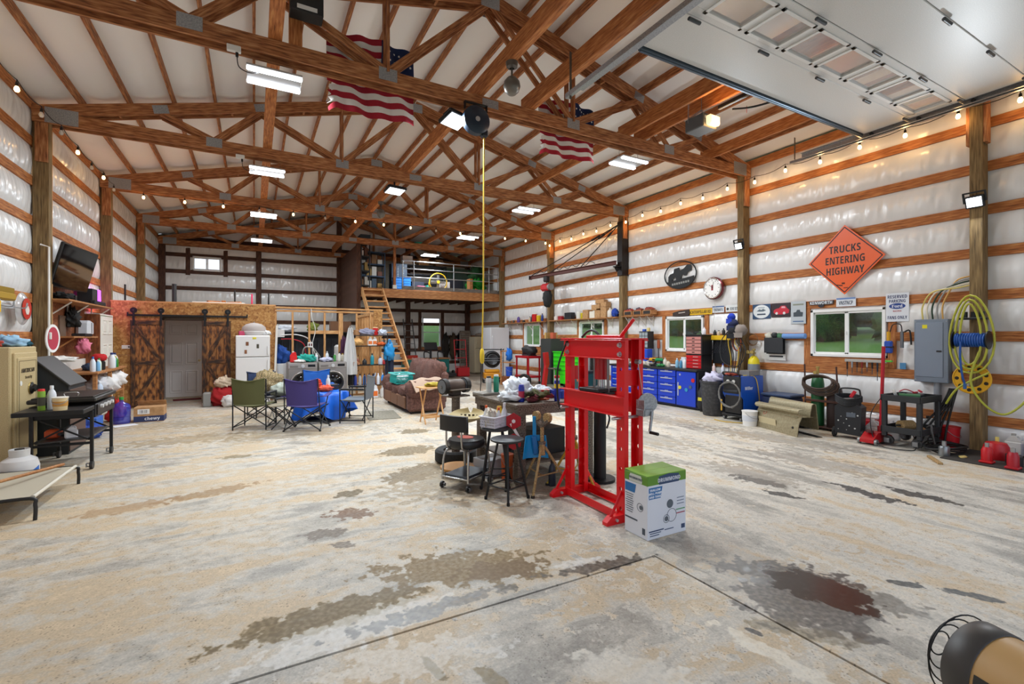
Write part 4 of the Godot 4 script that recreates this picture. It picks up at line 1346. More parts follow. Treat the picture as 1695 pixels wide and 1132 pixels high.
# ---------------------------------------------------------------- the strand board room and its sliding doors
func build_room():
	var w := S("wall_partition", "strand board wall of the small room with two sliding barn doors")
	var z := -13.5
	for s in [[-2.8, -2.33, 0, 1.2], [-2.33, -1.9, 0, 1.2], [-2.8, -1.9, 1.2, 2.4], [-1.9, -1.0, 2.1, 2.4], [-1.0, -0.3, 0, 1.2], [-0.3, 0.47, 0, 1.2], [-1.0, 0.47, 1.2, 2.0], [-1.0, 0.47, 2.0, 2.4]]:
		P(w, "panel", B(s[1] - s[0] - 0.003, s[3] - s[2] - 0.003, 0.02, 0.002), W["osb"], V((s[0] + s[1]) / 2, (s[2] + s[3]) / 2, z))
	bm(w, "edge_stud", V(0.49, 0, z - 0.05), V(0.49, 2.38, z - 0.05), 0.09, 0.04, W["pine"], Vector3.RIGHT)
	P(w, "top_cover", B(3.3, 0.03, 3.4, 0.003), W["pine"], V(-1.16, 2.415, -15.2))
	# inner lobby with the white door
	P(w, "inner_panel", skin("x", -15.3, -2.8, 0.47, 2.4, [[-2.05, -1.22, 0, 2.05]], 0.02), c("8f8a84", 0.8))
	var d := S("door_2", "grey-white six-panel door behind the barn doors")
	six_panel(d, V(-1.635, 0, -15.22), 0, 0.81, 2.03, "e6e0dd")
	P(d, "jamb", J([[B(0.06, 2.1, 0.06), V(-2.08, 1.05, -15.26)], [B(0.06, 2.1, 0.06), V(-1.19, 1.05, -15.26)], [B(0.95, 0.06, 0.06), V(-1.635, 2.08, -15.26)]]), c("a09a98", 0.6))
	# stud wall
	var sw := S("trim_1", "open stud wall behind the washing machines")
	var pine: Material = W["pine"]
	for y in [2.28, 2.32, 2.36]:
		if y != 2.32:
			bm(sw, "plate", V(0.47, y + 0.0, z), V(3.2, y + 0.0, z), 0.09, 0.045, pine)
	for x in [0.88, 1.28, 1.66, 2.07, 2.49, 2.86, 3.14]:
		bm(sw, "stud", V(x, 0.04, z), V(x, 2.25, z), 0.09, 0.045 if x != 2.07 else 0.11, pine, Vector3.RIGHT)
	bm(sw, "plate", V(0.47, 0.02, z), V(3.2, 0.02, z), 0.09, 0.04, pine)
	for x in [[1.3, 1.64], [1.68, 2.02]]:
		bm(sw, "blocking", V(x[0], 1.73, z), V(x[1], 1.73, z), 0.04, 0.09, pine)
	for k in 8:
		bm(sw, "stud", V(3.16, 0.04, z - 0.42 * (k + 1)), V(3.16, 2.25, z - 0.42 * (k + 1)), 0.045, 0.09, pine, Vector3.RIGHT)
	bm(sw, "plate", V(3.16, 2.3, z - 0.05), V(3.16, 2.3, z - 3.5), 0.09, 0.09, pine)
	P(sw, "corner_sheet", B(0.24, 0.75, 0.012), W["osb"], V(3.06, 1.98, z + 0.055))
	# barn doors
	for i in 2:
		var x0: float = [-2.44, -1.09][i]
		var x1: float = [-1.82, -0.5][i]
		var cx := (x0 + x1) / 2
		var wd := x1 - x0
		var b := T("barn_door", ["scorched plank barn door with a Z brace beside the light switches", "scorched plank barn door with a Z brace beside the refrigerator"][i], "door", V(cx, 0.03, z + 0.07), 0, "scorched barn doors")
		for k in 4:
			P(b, "plank", B(wd / 4 - 0.003, 1.96, 0.02, 0.003), W["burnt"], V(-wd / 2 + wd / 8 + k * wd / 4, 0.98, 0))
		var bt: Material = W["scorched"]
		for s in [-1, 1]:
			P(b, "stile", B(1.96, 0.09, 0.024, 0.005), bt, V(s * (wd / 2 - 0.045), 0.98, 0.021), V(0, 0, 90))
		for y in [0.06, 0.98, 1.9]:
			P(b, "rail", B(wd - 0.18, 0.1, 0.024, 0.005), bt, V(0, y, 0.021))
		var f: float = 1.0 if i == 0 else -1.0
		bm(b, "brace", V(-f * (wd / 2 - 0.1), 1.84, 0.02), V(f * (wd / 2 - 0.1), 1.04, 0.02), 0.024, 0.08, bt, Vector3.BACK.cross(V(1, -1, 0)))
		bm(b, "brace", V(f * (wd / 2 - 0.1), 0.92, 0.02), V(-f * (wd / 2 - 0.1), 0.12, 0.02), 0.024, 0.08, bt, Vector3.BACK.cross(V(1, 1, 0)))
		for s in [-1, 1]:
			var h := P(b, "hanger_strap", B(0.045, 0.34, 0.008, 0.002), c("1a1a1b", 0.5, 0.3), V(s * (wd / 2 - 0.06), 2.0, 0.035))
			P(h, "roller", C(0.065, 0.025, -1, 20), c("1a1a1b", 0.5, 0.3), V(0, 0.18, -0.014), V(90, 0, 0))
			P(h, "axle", C(0.018, 0.05, -1, 8), c("4a4a4c", 0.4, 0.5), V(0, 0.18, 0), V(90, 0, 0))
	var tr := T("door_rail", "black steel sliding rail bolted across the strand board wall", "rail", V(-1.32, 2.1, z + 0.07))
	P(tr, "bar", B(2.36, 0.045, 0.01, 0.002), c("1a1a1b", 0.5, 0.3))
	for k in 6:
		P(tr, "standoff", C(0.014, 0.06, -1, 8), c("1a1a1b", 0.5, 0.3), V(-1.1 + 0.44 * k, 0, -0.03), V(90, 0, 0))
	for s in [-1, 1]:
		P(tr, "end_stop", B(0.03, 0.09, 0.03), c("1a1a1b", 0.5, 0.3), V(s * 1.17, 0.02, 0))
	var sp := T("switch_plate", "white switch plate with a black switch on the strand board", "switch", V(-2.53, 1.38, z + 0.012))
	P(sp, "plate", B(0.15, 0.08, 0.008), c("ece9e2", 0.4))
	for k in 4:
		P(sp, "toggle", B(0.014 if k < 3 else 0.03, 0.03, 0.01), c("d8d4ca" if k < 3 else "1c1c1c", 0.4), V(-0.05 + 0.034 * k, 0, 0.006))
	O("door_mat", "small dark red mat in front of the white lobby door", "mat", J([[B(0.6, 0.012, 0.35), V0]]), c("6b1d1c", 0.95), V(-1.5, 0.006, -14.6), V(0, 8, 0))
	# clutter on the flat top of the room
	var ty := 2.431
	for k in 6:
		O("wood_offcut", "reddish wood offcut in the heap on top of the room", "wood", B(0.25 + 0.05 * (k % 3), 0.04, 0.09), W["girt"], V(-1.0 + 0.11 * k, ty + 0.02 + 0.042 * (k % 2), -13.9 - 0.12 * (k % 3)), V(0, 30 * k, 0), "wood offcuts on top of the room")
	O("plastic_strip", "long white plastic strip lying along the front edge of the room top", "strip", B(1.1, 0.025, 0.07), c("ece8e0", 0.5), V(-0.75, ty + 0.013, -13.6), V(0, 2, 0))
	for p in [[-2.68, -14.2, 0.42, "1a1a1a", "thin dark pole standing on the room top beside the wall post"], [-1.75, -14.4, 0.5, "2a2d30", "thick black pipe standing on the room top above the left barn door"], [-0.45, -14.6, 0.42, "16181a", "black pole with a knob standing on the room top above the refrigerator"], [0.35, -14.5, 0.36, "16181a", "short black pole standing at the end of the room top"], [-0.05, -14.6, 0.34, "d02a5c", "pink pole standing on the room top"]]:
		var t := T("pole", p[4], "pole", V(p[0], ty, p[1]))
		P(t, "shaft", C(0.02 if p[3] != "2a2d30" else 0.05, p[2], -1, 10), c(p[3], 0.5), V(0, p[2] / 2, 0))
		P(t, "foot", C(0.06, 0.02, -1, 12), c(p[3], 0.5), V(0, 0.01, 0))

# ---------------------------------------------------------------- loft
func build_mezzanine():
	var m := T("loft", "timber loft deck with a solid rim beam above the fridges", "loft", V0)
	var y := 3.36
	var z := -17.42
	for k in 2:
		bm(m, "rim_beam", V(3.3, y - 0.075 - 0.15 * k, z), V(XR - 0.1, y - 0.075 - 0.15 * k, z), 0.08, 0.148, W["shelfwood"])
	P(m, "deck", B(5.75, 0.03, 3.45, 0.002), W["shelfwood"], V(6.17, y + 0.015, -19.15))
	for k in 14:
		bm(m, "joist", V(3.45 + 0.42 * k, y - 0.12, z - 0.05), V(3.45 + 0.42 * k, y - 0.12, -20.85), 0.038, 0.235, W["dark"])
	bm(m, "toe_board", V(4.85, y + 0.1, z - 0.03), V(8.95, y + 0.1, z - 0.03), 0.035, 0.14, W["deckgrey"])
	bm(m, "upright", V(4.57, y + 0.03, z), V(4.57, 4.93, z), 0.09, 0.09, W["truss"], Vector3.RIGHT)
	P(m, "upright_shoe", B(0.14, 0.14, 0.1), c("d9d7d0", 0.6), V(4.57, y + 0.1, z))
	bm(m, "corner_post", V(3.27, 0, z), V(3.27, 4.93, z), 0.14, 0.14, W["dark"], Vector3.RIGHT)
	for k in 36:
		bm(m, "guard_plank", V(3.22, 2.5, -17.52 - 0.093 * k), V(3.22, 4.9, -17.52 - 0.093 * k), 0.085, 0.022, W["dark"], Vector3.RIGHT)
	# railing
	var r := T("guard_rail", "galvanized pipe guard rail along the loft edge", "railing", V(0, y + 0.03, z + 0.02))
	var g: Material = W["galv"]
	P(r, "top_rail", TB(curve([V(4.87, 0.1, 0), V(4.87, 0.9, 0), V(4.9, 1.03, 0), V(5.0, 1.07, 0), V(6.9, 1.07, 0), V(8.7, 1.07, 0), V(8.82, 1.03, 0), V(8.86, 0.9, 0), V(8.86, 0.1, 0)], 5), 0.022, 8), g)
	for h in [0.78, 0.47]:
		rod(r, "mid_rail", V(4.87, h, 0), V(8.86, h, 0), 0.019, g)
	for x in [5.3, 6.91, 8.45]:
		rod(r, "stanchion", V(x, 0.03, 0), V(x, 1.06, 0), 0.02, g)
	# stairs
	var s := T("staircase", "open pine staircase climbing to the loft beside the sofa", "stairs", V(3.38, 0, 0))
	var pine: Material = W["pine"]
	var a := V(0, 3.3, -17.35)
	var b := V(0, 0.0, -13.45)
	for x in [0.0, 0.72]:
		bm(s, "stringer", b + V(x, 0.12, 0), a + V(x, 0.0, 0), 0.04, 0.24, pine)
	for k in 15:
		var f := (k + 0.7) / 15.0
		var p := b.lerp(a, f)
		P(s, "tread", B(0.68, 0.04, 0.26, 0.004), pine, p + V(0.36, 0.06, 0.0))
		if k % 1 == 0:
			P(s, "cleat", B(0.03, 0.1, 0.2), pine, p + V(0.685, -0.01, 0.0))
	P(s, "head_board", B(0.7, 0.26, 0.03), W["shelfwood"], V(0.36, 3.22, -17.36))
	# ---- things on the loft
	var dy := y + 0.031
	loft_shelf("tall navy steel shelf rack with boxes on the loft behind the stairs", V(4.02, dy, -18.72), 0.95, 1.5, 0.45, "27405c", 0)
	loft_shelf("black steel shelf rack standing end-on at the stair head", V(3.58, dy, -18.05), 0.34, 1.72, 0.7, "14161a", 1)
	carton("dark navy storage bin on top of the black loft rack", V(3.6, dy + 1.73, -18.05), 0.36, 0.26, 0.5, 0, c("26394a", 0.5), false, "storage_bin", "bin")
	P(T("speckled_panel", "pale speckled board leaning behind the navy loft rack", "board", V(4.8, dy, -20.4)), "sheet", B(2.2, 1.5, 0.03), W["rug"], V(0.0, 0.75, 0))
	var nv := T("vent_locker", "tall navy locker with white vent slots on the loft", "locker", V(5.05, dy, -18.7))
	P(nv, "body", B(0.62, 1.12, 0.4), c("16324a", 0.45), V(0, 0.56, 0))
	for i in 2:
		for k in 9:
			P(nv, "slot", B(0.06, 0.012, 0.004), c("dfe6ea", 0.5), V(-0.06 + 0.22 * i, 0.5 + 0.06 * k, 0.202))
	for k in 2:
		var bb := T("blue_tote", ["bright blue ribbed tote beside the loft upright", "bright blue ribbed tote behind the rounded rail end"][k], "tote", V(4.87 + 0.36 * k, dy, -18.2), 0, "blue totes on the loft")
		P(bb, "body", J([[B(0.3, 0.5, 0.3, 0.02), V(0, 0.25, 0)], [B(0.32, 0.02, 0.32), V(0, 0.1, 0)], [B(0.32, 0.02, 0.32), V(0, 0.2, 0)], [B(0.32, 0.02, 0.32), V(0, 0.3, 0)], [B(0.32, 0.02, 0.32), V(0, 0.4, 0)]]), c("1f7ad0", 0.4))
		P(bb, "lid", B(0.33, 0.03, 0.33), c("1a62ac", 0.4), V(0, 0.51, 0))
	# drum fan
	var f := T("drum_fan", "round drum fan with a yellow rim behind the loft rail", "fan", V(6.45, dy, -17.95), -8)
	P(f, "rim", TO(0.33, 0.37, 36), c("e0b41e", 0.4), V(0, 0.4, 0.06), V(90, 0, 0))
	P(f, "drum", L([[0.34, -0.1], [0.345, 0.1]], 32), c("4a4a48", 0.5), V(0, 0.4, 0), V(90, 0, 0))
	var gr := []
	for k in 5:
		gr.append([TO(0.06 + 0.06 * k, 0.066 + 0.06 * k, 28, 5), xf(V0, V(90, 0, 0))])
	for k in 12:
		gr.append([B(0.33, 0.005, 0.005, 0), xf(V(0.17 * cos(k * PI / 6), 0.17 * sin(k * PI / 6), 0), V(0, 0, k * 30))])
	P(f, "grille", J(gr), c("3c3c3a", 0.5), V(0, 0.4, 0.08))
	P(f, "hub", C(0.06, 0.03, -1, 16), c("e0b41e", 0.4), V(0, 0.4, 0.09), V(90, 0, 0))
	for k in 4:
		P(f, "blade", B(0.28, 0.1, 0.012, 0.004), c("8a8a86", 0.4, 0.5), V(0.15 * cos(k * PI / 2), 0.4 + 0.15 * sin(k * PI / 2), 0.0), V(20, 0, k * 90))
	P(f, "stand", TB(curve([V(-0.36, 0.4, 0), V(-0.37, 0.05, 0), V(-0.3, 0.02, 0.15), V(0.3, 0.02, 0.15), V(0.37, 0.05, 0), V(0.36, 0.4, 0)], 5), 0.014, 7), c("d8ac1e", 0.4))
	# dark totes and boxes along the rail
	var tl := [[5.75, 0.5, 0.42, 0.4, "1c2536", "black storage tote with handles behind the left loft rail panel"], [7.5, 0.62, 0.62, 0.45, "161c28", "large black wheeled tote behind the middle of the loft rail"]]
	for e in tl:
		carton(e[5], V(e[0], dy, -18.5 - 0.4 * (e[0] - 5.7) * 0.4), e[1], e[2], e[3], 0, c(e[4], 0.5), false, "storage_tote", "tote")
	carton("pink and white box beside the drum fan", V(5.75, dy, -18.0), 0.3, 0.22, 0.2, 0, c("d0607c", 0.5), false)
	carton("teal box beside the drum fan", V(6.06, dy, -18.1), 0.18, 0.26, 0.2, 10, c("1d8f86", 0.5), false)
	carton("white carton behind the drum fan", V(6.95, dy, -18.6), 0.4, 0.5, 0.3, 4, c("cfc8c4", 0.6), false)
	loft_shelf("dark loft rack with cartons on top behind the drum fan", V(6.4, dy, -19.6), 1.9, 1.25, 0.5, "1b2230", 2)
	carton("white box with red print on the dark loft rack", V(5.65, dy + 1.26, -19.6), 0.42, 0.36, 0.36, 0, c("d8d0c8", 0.6), false)
	carton("tan carton on the dark loft rack", V(6.35, dy + 1.26, -19.6), 0.44, 0.3, 0.36, 0)
	carton("small brown carton at the end of the dark loft rack", V(7.05, dy + 1.26, -19.6), 0.34, 0.3, 0.34, 0, c("8a6a4c", 0.8), false)
	carton("teal and white storage box on the loft roof brace", V(5.75, 5.15, -18.2), 0.34, 0.2, 0.3, 0, c("34b5a4", 0.5), false, "storage_box")
	var gp := T("garland_tree", "bushy bright green artificial tree behind the right end of the loft rail", "plant", V(8.3, dy, -18.4))
	P(gp, "stem", C(0.02, 1.1, -1, 8), W["dark"], V(0, 0.55, 0))
	P(gp, "lower_foliage", BL(0.38, 0.34, 0.3, 0.6, 61, 2.6, 26), c("1f8f2c", 0.8), V(0, 0.36, 0.05))
	P(gp, "upper_foliage", BL(0.3, 0.3, 0.28, 0.6, 62, 2.6, 26), c("17441c", 0.8), V(0.05, 0.85, 0))
	carton("wood crate standing beside the green artificial tree", V(7.86, dy, -18.0), 0.14, 0.62, 0.3, 0, W["shelfwood"], false, "crate", "crate")
	P(T("green_sheet", "pale green sheet standing at the back of the loft corner", "sheet", V(8.2, dy, -20.5)), "sheet", B(1.4, 1.4, 0.03), c("5c7a6c", 0.7), V(0, 0.7, 0))
	lump("orange cloth bundle by the loft rail end", V(8.02, dy, -17.75), 0.12, 0.09, 0.1, "c8502a", "cloth", "cloth_bundle", 0.4, 5)

func loft_shelf(label: String, p: Vector3, w: float, h: float, d: float, col: String, kind: int):
	var t := T("shelf_rack", label, "shelving", p)
	var m := c(col, 0.45, 0.2)
	for sx in [-1, 1]:
		for sz in [-1, 1]:
			P(t, "upright", B(0.04, h, 0.04), m, V(sx * (w / 2 - 0.02), h / 2, sz * (d / 2 - 0.02)))
	for k in 4:
		P(t, "shelf", B(w, 0.05, d), m, V(0, h * (0.06 + 0.31 * k), 0))
	if kind == 2:
		return
	var cols := ["8a6a4c", "c8c4bc", "4a5a6a", "a8884c", "dcdcd8", "6a4030"]
	for k in 3:
		for i in (4 if kind == 0 else 2):
			var bw: float = w / (4.6 if kind == 0 else 2.6)
			var hh: float = h * (0.12 + 0.06 * ((i * 7 + k * 3) % 3))
			carton("%s parts box on the %s shelf of the %s loft rack" % [["brown", "pale", "slate", "straw", "white", "rust"][(i + k * 2) % 6], ["lowest", "second", "third"][k], "navy" if kind == 0 else "black"], p + V(-w / 2 + bw * (i + 0.62), h * (0.06 + 0.31 * k) + 0.026, 0.03), bw * 0.85, hh, d * 0.6, (i * 5) % 9 - 4.0, c(cols[(i + k * 2) % 6], 0.7), false, "parts_box", "box", "boxes on the loft racks")

# ---------------------------------------------------------------- along the left wall
func build_left_wall_things():
	# gun safe, its door towards the room
	var s := T("gun_safe", "tall sand-coloured steel safe with dial and black lever handle", "safe", V(-2.72, 0, -8.055), 90)
	var sm: Material = W["safe"]
	P(s, "body", B(0.77, 1.48, 0.42, 0.012), sm, V(0, 0.74, 0))
	var d := P(s, "door", J([[B(0.66, 1.34, 0.03, 0.008), V0], [B(0.56, 1.22, 0.02, 0.006), V(0, 0, 0.016)]]), sm, V(0, 0.74, 0.22))
	P(d, "border", J([[B(0.5, 0.005, 0.004, 0), V(0, 0.57, 0.027)], [B(0.5, 0.005, 0.004, 0), V(0, -0.57, 0.027)], [B(0.005, 1.14, 0.004, 0), V(-0.25, 0, 0.027)], [B(0.005, 1.14, 0.004, 0), V(0.25, 0, 0.027)]]), c("5c5138", 0.5))
	P(d, "lettering", TX("AMERICAN", 0.05, 0.003, true), c("3a3020", 0.5), V(0, 0.45, 0.028))
	P(d, "lettering", TX("Security", 0.035, 0.003, true), c("6a5a3c", 0.5), V(0.02, 0.365, 0.028))
	P(d, "dial", L([[0.0, 0.0], [0.07, 0.0], [0.075, 0.015], [0.05, 0.03], [0.045, 0.05], [0.0, 0.055]], 24), c("2c2a26", 0.3, 0.5), V(0.08, 0.22, 0.026), V(90, 0, 0))
	P(d, "dial_ring", TO(0.062, 0.078, 24, 6), c("c4ac6c", 0.3, 0.8), V(0.08, 0.22, 0.03), V(90, 0, 0))
	P(d, "handle", J([[B(0.03, 0.18, 0.03), V(0.06, -0.08, 0.07)], [B(0.12, 0.035, 0.03), V(0.015, 0.02, 0.07)], [C(0.015, 0.07, -1, 10), xf(V(-0.03, 0.02, 0.035), V(90, 0, 0))]]), c("1a1918", 0.4, 0.4), V(0.05, -0.14, 0.026))
	P(d, "badge", C(0.03, 0.004, -1, 18), c("e4e2da", 0.5), V(-0.2, 0.3, 0.028), V(90, 0, 0))
	# clutter on the safe
	lump("crumpled blue and white bag on top of the safe", V(-2.7, 1.481, -8.2), 0.16, 0.07, 0.14, "9fc4dc", "bag", "plastic_bag", 0.4, 11)
	lump("red and white cloth on top of the safe", V(-2.78, 1.481, -7.92), 0.12, 0.05, 0.1, "b8483a", "cloth", "rag", 0.4, 12)
	lump("dark teal cloth on the far top edge of the safe", V(-2.62, 1.481, -8.38), 0.08, 0.04, 0.06, "2a5a6c", "cloth", "rag", 0.4, 13)
	# wall rack with yellow tools above the safe
	var r := T("tool_rack", "wall rack holding a yellow push broom and tool handles above the safe", "rack", V(-2.9, 2.05, -8.3))
	P(r, "bar", B(0.05, 0.05, 1.5), c("c8ccd0", 0.4, 0.4), V(0, -0.04, 0))
	for k in 4:
		P(r, "hook", TB(curve([V(0.02, -0.04, -0.6 + 0.4 * k), V(0.14, -0.05, -0.6 + 0.4 * k), V(0.16, 0.02, -0.6 + 0.4 * k)], 4), 0.009, 6), c("b8bcc0", 0.4, 0.5))
	var br := T("push_broom", "push broom with an ochre head hung high beside the safe", "broom", V(-2.78, 2.06, -8.2))
	P(br, "head", B(0.12, 0.1, 0.62, 0.02), c("a8841c", 0.5), V(0, 0.06, 0))
	P(br, "bristles", B(0.09, 0.07, 0.6, 0.006), c("8a6c14", 0.9), V(0, 0.14, 0))
	P(br, "socket", C(0.03, 0.14, -1, 12), c("e8bc14", 0.4), V(0.02, -0.08, 0.1))
	P(br, "handle", C(0.017, 0.8, -1, 10), c("24221e", 0.5), V(0.02, -0.5, 0.1))
	var ds := T("disc_sled", "round clear plastic disc with a red print hung by the post", "disc", V(-2.87, 2.0, -9.15))
	P(ds, "shell", L([[0.0, 0.05], [0.12, 0.045], [0.2, 0.02], [0.23, 0.0]], 28), c("c6c2c0", 0.15, 0.2), V0, V(0, 0, -90))
	P(ds, "print", C(0.15, 0.006, -1, 24), c("c2352c", 0.3), V(0.05, 0, 0), V(0, 0, -90))
	P(ds, "emblem", C(0.07, 0.006, -1, 6), c("e6d6cc", 0.3), V(0.055, -0.02, 0), V(0, 0, -90))
	var bb := T("backpack_blower", "blue and black tool bag hung on the wall over the safe", "bag", V(-2.82, 1.5, -7.7))
	P(bb, "upper", BL(0.13, 0.16, 0.24, 0.3, 14, 1.5, 20), c("2468b0", 0.5), V(0, 0.3, 0))
	P(bb, "lower", BL(0.15, 0.13, 0.26, 0.3, 15, 1.5, 20), c("26282a", 0.7), V(0.02, 0.12, 0))
	P(bb, "strap", TB(curve([V(0.08, 0.3, 0.14), V(0.16, 0.42, 0.16), V(0.06, 0.52, 0.14)], 5), 0.012, 6), c("1c3c6c", 0.6))
	var pv := T("conduit", "white plastic conduit running down the post by the safe", "pipe", V(-2.79, 1.0, -9.86))
	P(pv, "pipe", TB([V(0, 0, 0), V(0, 2.0, 0), V(-0.1, 2.03, 0)], 0.014, 8), c("e6e4de", 0.4))
	P(pv, "box", B(0.06, 0.11, 0.05), c("e2e0da", 0.4), V(0, 0.62, 0))
	# wall-mounted television, tilted down
	var tv := T("television", "black flat television tilted down on the wall over the long shelf", "television", V(-2.7, 2.77, -10.7), 90)
	tv.rotation_degrees = V(0, 84, 0)
	var tvn := V(14, 0, 0)
	P(tv, "housing", B(1.3, 0.74, 0.05, 0.012), c("101112", 0.4), V0, tvn)
	P(tv, "screen", B(1.25, 0.69, 0.006, 0), c("07080a", 0.06), Basis.from_euler(tvn * PI / 180.0) * V(0, 0, 0.026), tvn)
	P(tv, "mount_arm", B(0.1, 0.1, 0.2), c("1c1c1c", 0.5), V(0, 0, -0.12))
	# shelves and backboard
	var bk := T("backboard", "brown plywood backboard behind the wall shelves", "board", V(-2.955, 1.1, -11.2))
	P(bk, "sheet", B(0.02, 1.5, 2.1), W["brownply"], V(0, 0.75, 0))
	var s1 := T("plank_shelf", "long upper plank shelf under the television", "shelf", V(-2.78, 2.2, -11.4))
	P(s1, "board", B(0.36, 0.03, 2.7), W["shelfwood"])
	for z in [-1.2, 0.2, 1.1]:
		P(s1, "bracket", J([[B(0.02, 0.3, 0.02), V(-0.14, -0.16, z)], [B(0.38, 0.02, 0.02), xf(V(0, -0.14, z), V(0, 0, 40))]]), c("e4e0d6", 0.5))
	var s2 := T("plank_shelf", "short middle plank shelf with the white appliance", "shelf", V(-2.82, 1.6, -11.3))
	P(s2, "board", B(0.28, 0.03, 1.4), W["shelfwood"])
	for z in [-0.6, 0.6]:
		P(s2, "bracket", B(0.3, 0.025, 0.025), W["shelfwood"], V(0.0, -0.11, z), V(0, 0, 38))
	var y1 := 2.216
	carton("black game console box on the upper plank shelf", V(-2.78, y1, -11.75), 0.22, 0.3, 0.34, 0, c("222428", 0.4), false, "console", "console")
	O("sound_bar", "black sound bar on the front edge of the upper plank shelf", "speaker", B(0.09, 0.08, 0.7, 0.015), c("1e2024", 0.5), V(-2.66, y1 + 0.04, -11.9))
	lump("tangle of black cables on the near end of the upper plank shelf", V(-2.75, y1, -10.3), 0.12, 0.06, 0.16, "1a1816", "cables", "cable_tangle", 0.6, 16)
	carton("small black clock on the upper plank shelf", V(-2.72, y1, -10.75), 0.06, 0.1, 0.09, 0, c("16171a", 0.4), false, "clock", "clock")
	var y2 := 1.616
	var tw := T("appliance", "white rounded countertop appliance on the middle plank shelf", "appliance", V(-2.82, y2, -11.75))
	P(tw, "body", B(0.22, 0.3, 0.26, 0.05), c("d8dade", 0.3), V(0, 0.15, 0))
	P(tw, "slot", B(0.004, 0.2, 0.03, 0.001), c("1c1d20", 0.4), V(0.111, 0.16, 0.04))
	O("laptop", "closed black laptop on the middle plank shelf", "laptop", B(0.2, 0.05, 0.4, 0.01), c("232427", 0.4), V(-2.76, y2 + 0.026, -11.35))
	carton("framed brown picture leaning on the backboard", V(-2.93, y2, -10.95), 0.03, 0.36, 0.28, 0, c("6a5444", 0.4), false, "picture_frame", "picture")
	lump("black and grey gloves hung over the middle shelf", V(-2.86, 1.78, -11.25), 0.09, 0.18, 0.16, "24211f", "gloves", "gloves", 0.6, 17)
	# counter below
	var ct := T("plank_counter", "plank counter crowded with cleaners along the wall", "counter", V(-2.66, 0, -11.55))
	P(ct, "top", B(0.62, 0.04, 2.1), W["shelfwood"], V(0, 0.98, 0))
	P(ct, "splash_board", B(0.02, 0.18, 2.1), c("e8e6e0", 0.5), V(-0.28, 1.09, 0))
	for z in [-0.95, 0.0, 0.95]:
		P(ct, "leg", B(0.06, 0.96, 0.06), W["shelfwood"], V(0.25, 0.48, z))
	var cy := 1.001
	var items := [[-2.45, -10.65, 0.26, 0.04, "dfe6ee", "2a6ab0", "tall white and blue cleaner bottle at the near end of the counter"], [-2.42, -10.82, 0.2, 0.035, "7ab4dc", "e4e4e0", "sky blue bottle on the wall counter"], [-2.44, -10.98, 0.22, 0.035, "d8e8d4", "2c8a3c", "pale green bottle on the wall counter"], [-2.5, -11.45, 0.2, 0.05, "2a2320", "c89c4c", "dark brown bottle on the wall counter"], [-2.42, -11.75, 0.3, 0.06, "e8ecee", "2a3c7c", "large white detergent bottle on the wall counter"], [-2.45, -11.98, 0.26, 0.05, "4c9cd0", "e8e8e4", "blue window cleaner bottle on the wall counter"], [-2.44, -12.12, 0.22, 0.05, "3c8a34", "d8c83c", "green bottle with yellow cap on the wall counter"], [-2.5, -12.35, 0.28, 0.055, "e4e6ea", "1c3c6c", "white bottle with navy cap by the side door"]]
	for e in items:
		bottle(e[6], V(e[0], cy, e[1]), e[2], e[3], e[4], e[5])
	lump("red cap with a white brim on the wall counter", V(-2.5, cy + 0.16, -11.25), 0.12, 0.07, 0.12, "c01c22", "hat", "cap", 0.15, 18)
	carton("dark bundle box under the red cap", V(-2.52, cy, -11.25), 0.2, 0.155, 0.2, 12, c("2a2622", 0.7), false)
	lump("white crumpled sheet on the near end of the counter", V(-2.72, cy + 0.2, -10.0), 0.2, 0.05, 0.3, "dfdcd6", "cloth", "sheet", 0.4, 19)
	lump("dark blue cap on the counter", V(-2.6, cy, -11.05), 0.09, 0.07, 0.1, "2c3c54", "hat", "cap", 0.2, 20)
	lump("white stuffed pillow bag under the counter", V(-2.5, 0.55, -11.7), 0.2, 0.19, 0.26, "e6e4e2", "pillow", "pillow", 0.25, 21)
	lump("grey plastic bag of linen under the counter", V(-2.5, 0.6, -11.15), 0.16, 0.14, 0.2, "c8c6c8", "bag", "linen_bag", 0.4, 22)
	lump("white pillow at the far end under the counter", V(-2.48, 0.62, -12.25), 0.18, 0.16, 0.22, "ece8e4", "pillow", "pillow", 0.3, 23)
	var lo := T("low_shelf", "low plank shelf under the wall counter", "shelf", V(-2.62, 0, -11.6))
	P(lo, "board", B(0.5, 0.03, 1.7), W["shelfwood"], V(0, 0.535, 0))
	for z in [-0.7, 0.7]:
		P(lo, "leg", B(0.05, 0.52, 0.05), W["shelfwood"], V(-0.1, 0.26, z))
	bottle("clear water bottle on the low shelf under the counter", V(-2.42, 0.551, -10.92), 0.26, 0.05, "c4d0e0", "e8ecf0")
	lump("pink plastic bag hanging under the middle plank shelf", V(-2.7, 1.3, -11.15), 0.1, 0.14, 0.1, "e07c94", "bag", "pink_bag", 0.4, 24)
	# small paddle board hung on the post
	var pd := T("paddle_toy", "red oval ironing pad with a white rim hung on the post", "paddle", V(-2.76, 1.36, -9.9), 60)
	P(pd, "rim", C(0.11, 0.02, -1, 28), c("eceae6", 0.5), V(0, 0.22, 0), V(90, 0, 0), V(1, 1, 2.0))
	P(pd, "face", C(0.085, 0.026, -1, 28), c("b83a4c", 0.5), V(0, 0.22, 0), V(90, 0, 0), V(1, 1, 2.1))
	# black bin with a sloping lid
	var kb := T("feed_bin", "black bin with a sloping lid and brown front beside the safe", "bin", V(-2.6, 0, -8.9))
	P(kb, "body", PR([[-0.36, 0.0], [0.38, 0.0], [0.38, 0.93], [0.02, 1.3], [-0.36, 1.3]], 0.7), c("24272a", 0.6))
